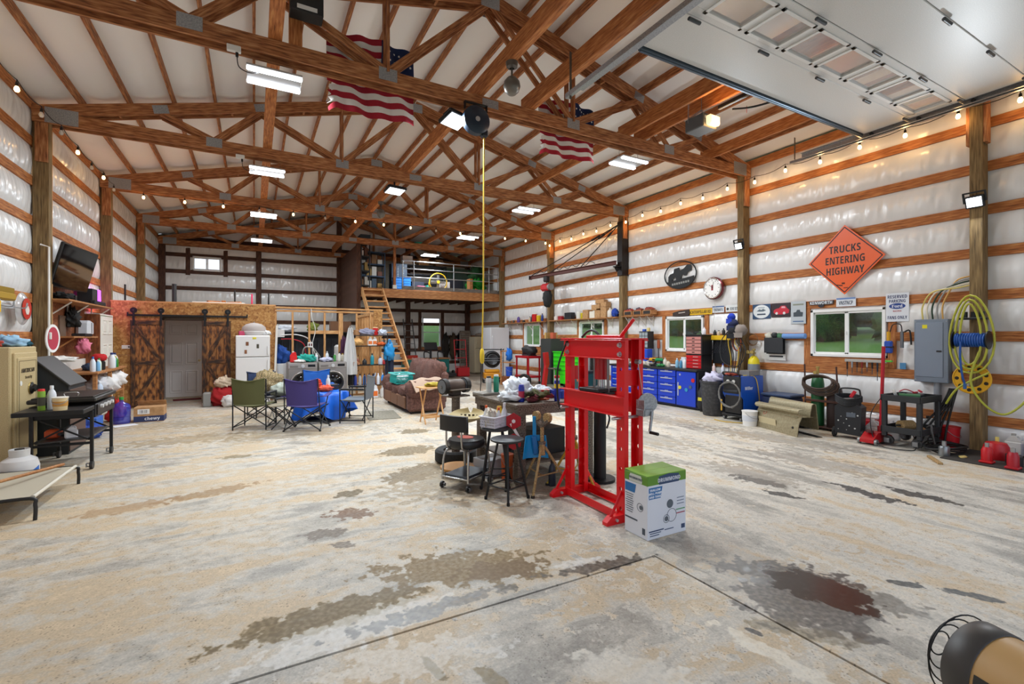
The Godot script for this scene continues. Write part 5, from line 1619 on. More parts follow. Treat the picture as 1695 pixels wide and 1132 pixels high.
	P(kb, "lid", B(0.55, 0.025, 0.74), c("33302e", 0.5), V(0.205, 1.13, 0), V(0, 0, -45.8))
	P(kb, "front_panel", B(0.012, 0.84, 0.68), c("5a4338", 0.5), V(0.388, 0.46, 0))
	P(kb, "sticker", J([[B(0.003, 0.03, 0.05), V(0, 0, 0)], [B(0.003, 0.03, 0.05), V(0, -0.06, 0)]]), c("e4e0da", 0.5), V(0.396, 0.82, 0.06))
	# griddle on its cart
	var g := T("griddle_cart", "black flat-top griddle on a wheeled folding cart", "griddle", V(-2.0, 0, -7.75))
	var k := c("1b1b1c", 0.45, 0.3)
	P(g, "side_shelf", B(0.6, 0.05, 0.42), k, V(0, 0.75, 0.5))
	P(g, "firebox", B(0.6, 0.16, 0.9), k, V(0, 0.7, -0.2))
	P(g, "lid", J([[B(0.62, 0.05, 0.98, 0.012), V(0, 0.84, -0.2)], [B(0.56, 0.02, 0.9), V(0, 0.87, -0.2)]]), c("26241f", 0.4, 0.3))
	P(g, "lid_handle", TB(curve([V(-0.02, 0.88, 0.1), V(-0.02, 0.92, 0.1), V(0.1, 0.92, 0.1), V(0.1, 0.88, 0.1)], 4), 0.006, 6), c("c8c8c4", 0.3, 0.8))
	P(g, "control_panel", B(0.012, 0.13, 0.8), c("3a3532", 0.35, 0.6), V(0.306, 0.71, -0.2))
	for i in 4:
		P(g, "control_knob", C(0.024, 0.03, -1, 14), c("d8d6d2", 0.35), V(0.325, 0.74, 0.08 - 0.16 * i), V(0, 0, 90))
	for x in [-0.27, 0.27]:
		for z in [0.27, -0.62]:
			P(g, "leg", B(0.035, 0.62, 0.035), k, V(x, 0.4, z))
			caster(g, V(x, 0, z), 0.05)
	for z in [0.27, -0.62]:
		P(g, "cross_bar", J([[B(0.54, 0.03, 0.03), V(0, 0.32, z)], bmx(V(-0.25, 0.36, z), V(0.2, 0.62, z), 0.012, 0.02), bmx(V(0.25, 0.36, z), V(-0.2, 0.62, z), 0.012, 0.02)]), k)
	P(g, "lower_tray", B(0.5, 0.02, 0.86), c("4c4a48", 0.4, 0.3), V(0, 0.36, -0.18), V(0, 0, 3))
	# on its side shelf
	can("green and red aerosol can on the griddle's side shelf", V(-2.1, 0.776, -7.2), 0.24, 0.034, "7aa02a", "d01c1c", "3c3a2c")
	bottle("white squeeze bottle on the griddle's side shelf", V(-2.03, 0.776, -7.26), 0.27, 0.04, "d8dce0", "e8ecee")
	var tb := tub("round tan food tub on the griddle's side shelf", V(-1.92, 0.776, -7.12), 0.068, 0.15, "d8c294", "e6e2d6", "food_tub", "c08a3c")
	tb.set_meta("category", "tub")
	# on the lower tray and floor around it
	var rb := T("orange_blower", "small orange and black tool on the griddle's lower tray", "tool", V(-2.15, 0.372, -7.75))
	P(rb, "case", B(0.14, 0.1, 0.16, 0.02), c("d8582a", 0.5), V(0, 0.05, 0))
	P(rb, "nozzle", C(0.03, 0.14, 0.02, 10), c("1c1c1c", 0.5), V(0.1, 0.05, 0.1), V(80, 0, 0))
	jug("small white jug on the griddle's lower tray", V(-1.95, 0.372, -7.6), 0.12, 0.16, "d8d8dc", "e4e4e4", 20)
	# propane tank
	var pt := T("propane_tank", "white propane tank with a blue wave label in front of the safe", "gas tank", V(-2.2, 0, -6.95))
	P(pt, "body", L([[0.1, 0.0], [0.13, 0.02], [0.155, 0.07], [0.158, 0.22], [0.14, 0.29], [0.09, 0.325], [0.0, 0.335]], 28), c("d6d4d2", 0.35))
	P(pt, "collar", L([[0.08, 0.31], [0.084, 0.4], [0.08, 0.405], [0.076, 0.4], [0.072, 0.31]], 24), c("cfcdca", 0.35))
	P(pt, "valve", J([[C(0.03, 0.06, -1, 10), V(0, 0.36, 0)], [C(0.04, 0.02, -1, 8), V(0, 0.4, 0)]]), c("3a3c3e", 0.4))
	P(pt, "label_panel", SH(10, 4, 0.002, func(u, v): return V(0.1605 * sin(0.2 + u * 1.25), 0.08 + 0.14 * v * (0.35 + 0.65 * u), 0.1605 * cos(0.2 + u * 1.25))), c("1c62b8", 0.35))
	P(pt, "text_panel", SH(8, 3, 0.002, func(u, v): return V(0.1605 * sin(-1.1 + u * 0.7), 0.07 + 0.13 * v, 0.1605 * cos(-1.1 + u * 0.7))), c("a9abb4", 0.4))
	P(pt, "foot_ring", L([[0.115, 0.0], [0.12, 0.03], [0.11, 0.03], [0.108, 0.0]], 24), c("c4c2be", 0.4))
	# raised pet cot with a long wooden-handled hammer on it
	var ct2 := T("pet_cot", "raised beige pet cot with black legs", "pet bed", V(-2.1, 0, -6.2))
	P(ct2, "fabric", SH(10, 10, 0.006, func(u, v): return V(-0.38 + 0.76 * u, 0.2 - 0.035 * sin(PI * u) * sin(PI * v), -0.55 + 1.1 * v)), c("b3aa96", 0.9))
	P(ct2, "side_rail", TB([V(0.4, 0.2, -0.56), V(0.4, 0.2, 0.56)], 0.016, 8), c("cfc8b8", 0.4))
	P(ct2, "side_rail", TB([V(-0.4, 0.2, -0.56), V(-0.4, 0.2, 0.56)], 0.016, 8), c("cfc8b8", 0.4))
	for z in [-0.57, 0.57]:
		P(ct2, "leg_frame", TB(curve([V(-0.42, 0.0, z * 1.02), V(-0.42, 0.13, z * 1.01), V(-0.38, 0.19, z), V(0.0, 0.19, z), V(0.38, 0.19, z), V(0.42, 0.13, z * 1.01), V(0.42, 0.0, z * 1.02)], 5), 0.015, 8), c("1c1c1c", 0.4))
	var hm := T("sledge_hammer", "rusty sledge hammer with a wooden handle lying across the pet cot", "hammer", V(-2.34, 0.215, -5.78), 0)
	P(hm, "handle", TB([V(0, 0.03, 0), V(0.56, 0.03, -0.92)], 0.016, 8), W["shelfwood"])
	P(hm, "head", B(0.07, 0.07, 0.19, 0.012), W["rusty"], V(-0.015, 0.035, 0.02), V(0, 55, 0))
	# water jug, carton, papers by the barn door
	var wj := T("water_jug", "large blue water cooler jug with a green cap", "water jug", V(-2.16, 0, -11.15))
	P(wj, "body", L([[0.0, 0.0], [0.13, 0.0], [0.14, 0.03], [0.14, 0.12], [0.13, 0.13], [0.14, 0.14], [0.14, 0.3], [0.12, 0.35], [0.05, 0.39], [0.032, 0.41], [0.032, 0.45], [0.0, 0.45]], 24), glass("1c3cb4", 0.55, 0.12))
	P(wj, "cap", C(0.036, 0.05, -1, 14), c("2c9a3c", 0.4), V(0, 0.465, 0))
	lump("red plastic bag beside the blue water jug", V(-2.3, 0, -11.5), 0.13, 0.2, 0.12, "c82a2c", "bag", "red_bag", 0.4, 26)
	carton("blue and white case of bottles beside the griddle", V(-2.45, 0, -10.4), 0.3, 0.25, 0.4, 0, c("3c6cc0", 0.5), false, "bottle_case", "case")
	var cb := T("shipping_box", "open brown shipping carton with a dark blue printed band", "box", V(-1.74, 0, -11.25), 0)
	P(cb, "body", B(0.46, 0.28, 0.32, 0.004), W["cardboard"], V(0, 0.14, 0))
	P(cb, "band", B(0.462, 0.11, 0.322, 0.003), c("26325c", 0.6), V(0, 0.062, 0))
	P(cb, "lettering", TX("chewy", 0.055, 0.002), c("dfe2ea", 0.5), V(0.05, 0.065, 0.162))
	P(cb, "shipping_label", B(0.18, 0.09, 0.002, 0), c("f0eeea", 0.6), V(-0.08, 0.2, 0.161))
	for i in 7:
		P(cb, "bar_code", B(0.004 + 0.003 * (i % 3), 0.06, 0.002, 0), c("26262a", 0.6), V(-0.14 + 0.02 * i, 0.2, 0.1625))
	P(cb, "flap", B(0.45, 0.005, 0.16), W["cardboard"], V(0, 0.31, -0.2), V(-50, 0, 0))
	O("paper_sheet", "white paper flyer lying on the floor by the blue jug", "paper", B(0.34, 0.003, 0.22, 0), c("e8e8ec", 0.7), V(-2.05, 0.002, -10.85), V(0, 25, 0))
	lump("blue and pink bag on the floor behind the griddle cart", V(-2.3, 0, -9.75), 0.2, 0.13, 0.16, "3a5ab4", "bag", "shopping_bag", 0.4, 27)

# ---------------------------------------------------------------- fridge, laundry, shelf rack
func build_laundry():
	var f := T("refrigerator", "white top-freezer refrigerator with magnets beside the barn door", "refrigerator", V(-0.02, 0, -13.1))
	var m := c("dcd9d6", 0.4)
	P(f, "cabinet", B(0.72, 1.62, 0.6, 0.012), m, V(0, 0.83, 0))
	var fd := P(f, "freezer_door", B(0.715, 0.5, 0.06, 0.015), m, V(0, 1.385, 0.335))
	var fl := P(f, "fridge_door", B(0.715, 1.08, 0.06, 0.015), m, V(0, 0.58, 0.335))
	P(fl, "handle", B(0.025, 0.4, 0.03, 0.01), m, V(0.31, 0.28, 0.045))
	P(fd, "handle", B(0.025, 0.22, 0.03, 0.01), m, V(0.31, -0.1, 0.045))
	for e in [[-0.12, 0.06, 0.06, 0.09, "7a4a2c"], [-0.15, -0.13, 0.05, 0.09, "8a5634"], [0.1, 0.0, 0.05, 0.1, "4a4434"], [0.03, 0.19, 0.08, 0.05, "d8c83c"]]:
		P(fd, "magnet", B(e[2], e[3], 0.012, 0.005), c(e[4], 0.5), V(e[0], e[1], 0.034))
	# covered dish and boxes on top
	var cd := T("dish_cover", "grey domed dish cover on top of the refrigerator", "dish cover", V(0.0, 1.645, -13.1))
	P(cd, "dome", L([[0.27, 0.1], [0.25, 0.2], [0.17, 0.27], [0.06, 0.3], [0.0, 0.305]], 24), c("a89e98", 0.7))
	P(cd, "tray", L([[0.0, 0.0], [0.24, 0.0], [0.29, 0.09], [0.28, 0.1], [0.0, 0.095]], 24), c("cfcac6", 0.5))
	P(cd, "knob", C(0.02, 0.03, -1, 10), c("8a8480", 0.5), V(0, 0.315, 0))
	carton("small pink and red box on the refrigerator top", V(-0.26, 1.645, -12.95), 0.12, 0.1, 0.1, 10, c("b83a5c", 0.5), false)
	lump("white bag on the refrigerator top", V(0.27, 1.645, -12.98), 0.09, 0.06, 0.09, "e0dedc", "bag", "white_bag", 0.4, 31)
	# red and white bags on the floor by the barn door
	lump("tan cloth heap on a red bag by the barn door", V(-0.62, 0.42, -12.95), 0.18, 0.13, 0.16, "c9b49a", "cloth", "cloth_heap", 0.4, 32)
	lump("red bag leaning on the scorched barn door", V(-0.64, 0, -12.95), 0.26, 0.25, 0.2, "a81c20", "bag", "duffel_bag", 0.25, 33)
	lump("white and red rolled bag in front of the red bag", V(-0.5, 0, -12.62), 0.15, 0.14, 0.15, "dad6d2", "bag", "rolled_bag", 0.25, 34)
	P(T("waste_bin", "slim grey waste bin beside the red bag", "bin", V(-0.95, 0, -12.95)), "body", B(0.16, 0.32, 0.26, 0.02), c("8a8884", 0.4), V(0, 0.16, 0))
	# washer and dryer
	var proto: Node3D
	for i in 2:
		var t := T("washing_machine", ["graphite front-load washer with red bottle on top beside the strand board", "graphite front-load dryer next to the wide stud"][i], "washing machine", V(1.06 + 0.7 * i, 0, -13.05), 0, "laundry machines")
		var g := c("8d8783", 0.35, 0.4)
		P(t, "cabinet", B(0.68, 0.97, 0.7, 0.02), g, V(0, 0.485, 0))
		P(t, "control_panel", B(0.66, 0.13, 0.02, 0.006), c("a09a96", 0.35, 0.4), V(0, 0.89, 0.352))
		P(t, "dial", L([[0.0, 0.0], [0.042, 0.0], [0.04, 0.03], [0.0, 0.032]], 20), c("d8d8d8", 0.3, 0.6), V(0.0, 0.885, 0.36), V(90, 0, 0))
		P(t, "display", B(0.17, 0.06, 0.006), c("16181c", 0.2), V(0.2, 0.89, 0.364))
		P(t, "drawer_front", B(0.18, 0.05, 0.006), c("7a7470", 0.4, 0.4), V(-0.2, 0.875, 0.364))
		var dr := P(t, "door", L([[0.0, 0.015], [0.22, 0.02], [0.235, 0.035], [0.27, 0.04], [0.285, 0.02], [0.29, 0.0]], 36), c("2a2c30", 0.25, 0.3), V(0, 0.46, 0.35), V(90, 0, 0))
		P(dr, "door_ring", TO(0.255, 0.295, 40, 8), c("b4b0ae", 0.25, 0.7), V(0, 0.03, 0))
		P(dr, "glass", L([[0.22, 0.02], [0.16, 0.05], [0.08, 0.065], [0.0, 0.07]], 28), c("0c0e12", 0.08))
		for s in [-1, 1]:
			P(t, "foot", C(0.025, 0.02, -1, 10), c("222222", 0.6), V(s * 0.28, 0.0, 0.3))
	var wy := 0.971
	jug("bright red detergent jug on the washer", V(0.86, wy, -12.9), 0.16, 0.28, "d81c1c", "e8e8e6", 0)
	lump("teal towel heap on the washer", V(1.16, wy, -12.95), 0.22, 0.1, 0.16, "1f9a8a", "towel", "towel", 0.4, 35)
	lump("white cloth on the washer's front edge", V(1.0, wy, -12.78), 0.12, 0.04, 0.08, "e0ddd8", "cloth", "cloth", 0.4, 36)
	lump("lavender folded cloth on the dryer", V(1.62, wy, -12.9), 0.16, 0.06, 0.12, "b8b8cc", "cloth", "cloth", 0.35, 37)
	for e in [[1.42, -13.15, 0.22, 0.04, "d8dce0", "e4e4e2", "clear bottle between washer and dryer tops"], [1.68, -13.15, 0.26, 0.04, "dfe4e8", "c8ccd0", "tall pale bottle on the dryer"], [1.86, -13.1, 0.2, 0.035, "4c9a4c", "e8e8e6", "green bottle on the dryer"], [1.97, -13.05, 0.24, 0.04, "e8e4da", "1c1c1c", "white bottle with a black cap on the dryer"], [2.06, -13.12, 0.2, 0.05, "dcd6c4", "c8a83c", "cream bottle at the dryer's outer edge"]]:
		bottle(e[6], V(e[0], wy, e[1]), e[2], e[3], e[4], e[5])
	# hoses and things seen between the studs
	var ho := T("washer_hoses", "red and white water hoses looping behind the washer", "hoses", V(0.62, 1.3, -13.7))
	P(ho, "red_hose", TB(curve([V(0, 0.25, 0), V(0.3, 0.24, 0), V(0.55, 0.1, 0), V(0.6, -0.3, 0)], 6), 0.014, 7), c("b81c2c", 0.4))
	P(ho, "white_hose", TB(curve([V(0, 0.35, 0.02), V(0.4, 0.36, 0.02), V(0.7, 0.2, 0.02), V(0.78, -0.25, 0.02)], 6), 0.016, 7), c("d8d8d8", 0.4))
	P(ho, "grey_hose", TB(curve([V(0.5, -0.3, 0.04), V(0.55, 0.0, 0.04), V(0.75, 0.02, 0.04), V(0.95, -0.25, 0.04)], 6), 0.02, 7), c("8c8c88", 0.5))
	P(ho, "valve_box", B(0.2, 0.2, 0.08), c("e4e4e2", 0.5), V(-0.02, 0.4, -0.02))
	var ou := T("outlet_box", "white outlet box with two sockets on a stud above the washer", "outlet", V(1.3, 1.4, -13.43))
	P(ou, "plate", B(0.13, 0.13, 0.01), c("ecebe6", 0.4))
	P(ou, "cable", TB(curve([V(0.05, 0.06, 0.01), V(0.12, 0.4, 0.02), V(0.04, 0.7, 0.02), V(0.02, 0.95, 0.0)], 6), 0.01, 6), c("dcdad4", 0.5))
	P(ou, "lead", TB(curve([V(0.05, -0.06, 0.01), V(0.1, -0.2, 0.03), V(0.16, -0.36, 0.05)], 6), 0.009, 6), c("dcdad4", 0.5))
	for s in [-1, 1]:
		P(ou, "socket", B(0.035, 0.07, 0.012), c("5c1c1c", 0.5), V(s * 0.028, 0, 0.004))
	var cage := T("dark_rack", "dark slatted rack standing behind the stud wall", "rack", V(1.75, 0, -16.2))
	P(cage, "back", B(2.5, 1.75, 0.04), c("1c2026", 0.6), V(0, 0.88, -0.1))
	for k in 12:
		P(cage, "slat", B(0.03, 1.5, 0.03), c("2c323a", 0.6), V(-1.2 + 0.21 * k, 0.8, 0))
	for y in [0.5, 1.0, 1.75]:
		P(cage, "shelf", B(2.5, 0.03, 0.35), c("1c2026", 0.6), V(0, y, 0.1))
	carton("large brown carton on top of the dark rack", V(2.45, 1.766, -16.1), 0.62, 0.34, 0.36, 0, c("74523a", 0.85), false)
	lump("olive green plant-like bag on the dark rack top", V(1.62, 1.766, -16.05), 0.14, 0.15, 0.12, "7a8438", "bag", "green_bag", 0.5, 38)
	lump("white folded sheet on the dark rack top", V(0.85, 1.766, -16.05), 0.26, 0.1, 0.14, "c9ccd4", "cloth", "cloth", 0.35, 39)
	var wt := T("water_tank", "small white pressure tank standing behind the dryer", "tank", V(2.2, 0, -14.3))
	P(wt, "body", B(0.34, 1.38, 0.34, 0.05), c("cfcfcc", 0.4), V(0, 0.69, 0))
	P(wt, "cap", C(0.08, 0.06, -1, 14), c("3a3c40", 0.5), V(0, 1.41, 0))
	lump("crumpled blue tarp behind the strand board corner", V(0.62, 0.9, -14.0), 0.2, 0.24, 0.14, "1f4c9a", "tarp", "blue_tarp", 0.4, 40)
	P(T("white_cabinet", "white cabinet behind the strand board corner", "cabinet", V(0.62, 0, -14.0)), "body", B(0.4, 0.9, 0.4), c("dcdedf", 0.45), V(0, 0.45, 0))
	P(T("wood_strip", "white trim board leaning on the strand board edge", "board", V(0.44, 0, -13.42)), "board", B(0.05, 1.9, 0.02), c("e6e2da", 0.5), V(0.04, 0.95, 0), V(0, 0, -2))
	# black shelf rack
	var r := T("shelf_rack", "black wire shelf rack full of cleaners in front of the stairs", "shelving", V(2.72, 0, -13.05))
	var bk := c("1c1c1e", 0.5, 0.2)
	for sx in [-1, 1]:
		for sz in [-1, 1]:
			P(r, "upright", C(0.014, 1.7, -1, 8), bk, V(sx * 0.46, 0.85, sz * 0.19))
	var ys := [0.31, 0.85, 1.36, 1.64]
	for y in ys:
		var wl := [[B(0.94, 0.02, 0.012, 0.002), V(0, 0, 0.19)], [B(0.94, 0.02, 0.012, 0.002), V(0, 0, -0.19)], [B(0.012, 0.02, 0.38, 0.002), V(0.46, 0, 0)], [B(0.012, 0.02, 0.38, 0.002), V(-0.46, 0, 0)]]
		for k in 18:
			wl.append([B(0.006, 0.006, 0.38, 0), V(-0.43 + 0.05 * k, 0.005, 0)])
		P(r, "shelf", J(wl), bk, V(0, y, 0))
	var sh := [[0.34, [[-0.36, "2a3c8c", "navy spray can on the lowest rack shelf"], [-0.24, "b8b4b0", "grey bottle on the lowest rack shelf"], [-0.12, "3c6cb4", "mid blue bottle on the lowest rack shelf"], [0.0, "d8d8dc", "white bottle on the lowest rack shelf"], [0.12, "1f4ca0", "dark blue bottle on the lowest rack shelf"], [0.24, "e0e4ea", "pale bottle with a blue cap on the lowest rack shelf"], [0.36, "2c8ae0", "bright blue bottle at the end of the lowest rack shelf"]]]]
	for e in sh[0][1]:
		bottle(e[2], V(2.72 + e[0], 0.322, -12.98), 0.3, 0.042, e[1], "e4e4e8" if e[0] > 0.2 else "2c2c34")
	for e in [[-0.3, 0.2, 0.05, "8a4a2c", "d8b48c", "brown bottle on the middle rack shelf"], [-0.12, 0.16, 0.06, "2a2a2c", "4a4a4c", "black jar on the middle rack shelf"], [0.08, 0.3, 0.05, "1f8a9a", "2c3a3c", "teal flask on the middle rack shelf"], [0.3, 0.2, 0.06, "c8ccd8", "3a4c8c", "pale tub on the middle rack shelf"], [0.4, 0.14, 0.05, "c02c2c", "e8e8e6", "red tub at the end of the middle rack shelf"]]:
		bottle(e[5], V(2.72 + e[0], 0.862, -12.98), e[1], e[2], e[3], e[4])
	lump("tan cloth on the middle rack shelf", V(2.36, 0.862, -12.92), 0.1, 0.05, 0.1, "b8805c", "cloth", "cloth", 0.4, 41)
	for e in [[0.0, "e8e4de"], [0.12, "e4ded6"]]:
		jug("white jug with an orange label on the upper rack shelf %s" % ["beside the towels" if e[0] == 0.0 else "at the middle"], V(2.74 + e[0], 1.372, -12.96), 0.12, 0.24, e[1], "e8e8e4", 0, "d8702c")
	lump("white and orange folded towels on the upper rack shelf", V(2.4, 1.372, -12.96), 0.15, 0.1, 0.12, "e2b070", "towel", "towel", 0.35, 42)
	lump("small orange packets on the upper rack shelf", V(3.03, 1.372, -12.96), 0.12, 0.05, 0.1, "d8642c", "packets", "packet", 0.4, 43)
	lump("striped grey and blue blanket on the rack top", V(2.65, 1.652, -13.02), 0.22, 0.09, 0.15, "8c8ca0", "blanket", "blanket", 0.35, 44)
	can("red coffee can on the rack top", V(2.9, 1.652, -13.05), 0.22, 0.075, "c01c1c", "d8cc9c")
	lump("white and blue bag at the end of the rack top", V(3.08, 1.652, -12.98), 0.12, 0.08, 0.12, "c8d0dc", "bag", "white_bag", 0.4, 45)
	carton("tan parcel on the near corner of the rack top", V(2.4, 1.652, -13.0), 0.12, 0.14, 0.14, 8, c("a0744c", 0.8), false)
	# hanging clothes and bag
	var shirt := T("hanging_shirt", "grey-white shirt hanging from the rack end", "shirt", V(2.2, 0.62, -12.82))
	P(shirt, "cloth", SH(10, 14, 0.012, func(u, v): return V((u - 0.5) * lerpf(0.34, 0.08, v * v), 1.22 * v, 0.05 * sin(u * 14.0) * (1.0 - v * 0.5))), c("c6c4c2", 0.9))
	P(shirt, "hanger", TB([V(-0.03, 1.2, 0), V(0.0, 1.28, 0), V(0.03, 1.2, 0)], 0.006, 6), c("e8e8e4", 0.4))
	P(T("hanging_jacket", "dark purple jacket hanging on the wide stud", "jacket", V(2.12, 0.55, -13.3)), "cloth", BL(0.1, 0.5, 0.08, 0.35, 46, 1.5, 18), c("4a2440", 0.9), V(0, 0.5, 0))
	var bag := T("plastic_bag", "sky blue plastic shopping bag tied to the rack post", "bag", V(3.24, 1.0, -12.88))
	P(bag, "sack", BL(0.13, 0.24, 0.1, 0.35, 47, 1.6, 22), c("2390d0", 0.35), V(0, 0.2, 0))
	P(bag, "handles", TB(curve([V(-0.05, 0.36, 0), V(-0.02, 0.52, 0), V(0.02, 0.52, 0), V(0.05, 0.36, 0)], 5), 0.018, 6), c("2390d0", 0.35))
	P(T("hanging_trousers", "navy trousers hanging below the sky blue bag", "trousers", V(3.26, 0.42, -12.95)), "cloth", SH(8, 10, 0.03, func(u, v): return V((u - 0.5) * 0.24, 0.75 * v, 0.03 * sin(u * 12.0))), c("20263c", 0.9))
	jug("clear jug with an orange label on the floor by the rack", V(2.78, 0, -12.62), 0.18, 0.36, "e6e6ea", "e8e8e6", 0, "e8742c")
	jug("small white jug on the floor behind the labelled jug", V(3.02, 0, -12.7), 0.14, 0.3, "d4d0cc", "c8c8c4", 10)

# ---------------------------------------------------------------- camp chairs, sofa
func camp_chair(label: String, p: Vector3, ry: float, col: String, style: int):
	var t := T("camp_chair", label, "chair", p, ry, "folding camp chairs")
	var k := c("26282a", 0.45, 0.3)
	var fab := c(col, 0.9)
	if style == 0:      # director style: upright side frames
		for s in [-1, 1]:
			var x: float = s * 0.27
			P(t, "side_frame", J([[TB([V(x, 0.0, 0.22), V(x, 0.62, 0.22)], 0.012, 8), V0], [TB([V(x, 0.0, -0.24), V(x, 0.88, -0.24)], 0.012, 8), V0], [TB([V(x, 0.62, 0.24), V(x, 0.62, -0.24)], 0.012, 8), V0], [TB([V(x, 0.05, 0.24), V(x, 0.05, -0.24)], 0.01, 8), V0]]), k)
			P(t, "armrest", B(0.05, 0.02, 0.42, 0.008), c("1e1f20", 0.7), V(x, 0.635, 0.0))
		for z in [0.2, -0.2]:
			P(t, "cross_leg", J([[TB([V(-0.27, 0.06, z), V(0.27, 0.42, z)], 0.01, 7), V0], [TB([V(0.27, 0.06, z), V(-0.27, 0.42, z)], 0.01, 7), V0]]), k)
	else:               # quad style: splayed crossing legs
		for s in [-1, 1]:
			var x: float = s * 0.3
			P(t, "leg", TB([V(x, 0.0, 0.26), V(x * 0.95, 0.4, -0.24)], 0.01, 7), k)
			P(t, "leg", TB([V(x, 0.0, -0.26), V(x * 0.95, 0.6, 0.24)], 0.01, 7), k)
			P(t, "back_pole", TB([V(x, 0.12, -0.22), V(x * 0.92, 0.9, -0.3)], 0.01, 7), k)
			P(t, "armrest", SH(4, 4, 0.012, func(u, v): return V(x + (u - 0.5) * 0.08, 0.6 - 0.03 * sin(PI * v), -0.28 + 0.54 * v)), fab)
		for z in [0.25, -0.25]:
			P(t, "cross_leg", J([[TB([V(-0.3, 0.02, z), V(0.28, 0.4, z)], 0.01, 7), V0], [TB([V(0.3, 0.02, z), V(-0.28, 0.4, z)], 0.01, 7), V0]]), k)
		for sx in [-1, 1]:
			for sz in [-1, 1]:
				P(t, "foot", C(0.02, 0.02, -1, 8), c("141414", 0.7), V(sx * 0.3, 0.01, sz * 0.255))
	P(t, "seat", SH(8, 8, 0.008, func(u, v): return V((u - 0.5) * 0.54, 0.43 - 0.07 * sin(PI * u) * sin(PI * (0.1 + 0.8 * v)), -0.22 + 0.46 * v)), fab)
	P(t, "backrest", SH(8, 8, 0.008, func(u, v): return V((u - 0.5) * (0.5 + 0.04 * v), 0.44 + 0.45 * v - (0.05 * sin(PI * u) if v > 0.9 else 0.0), -0.24 - 0.05 * v - 0.05 * sin(PI * u) + 0.008 * sin(u * 17 + v * 9))), fab)
	P(t, "back_edge", TB(curve([V(-0.27, 0.89, -0.29), V(-0.13, 0.86, -0.325), V(0, 0.845, -0.34), V(0.13, 0.86, -0.325), V(0.27, 0.89, -0.29)], 4), 0.012, 6), fab)

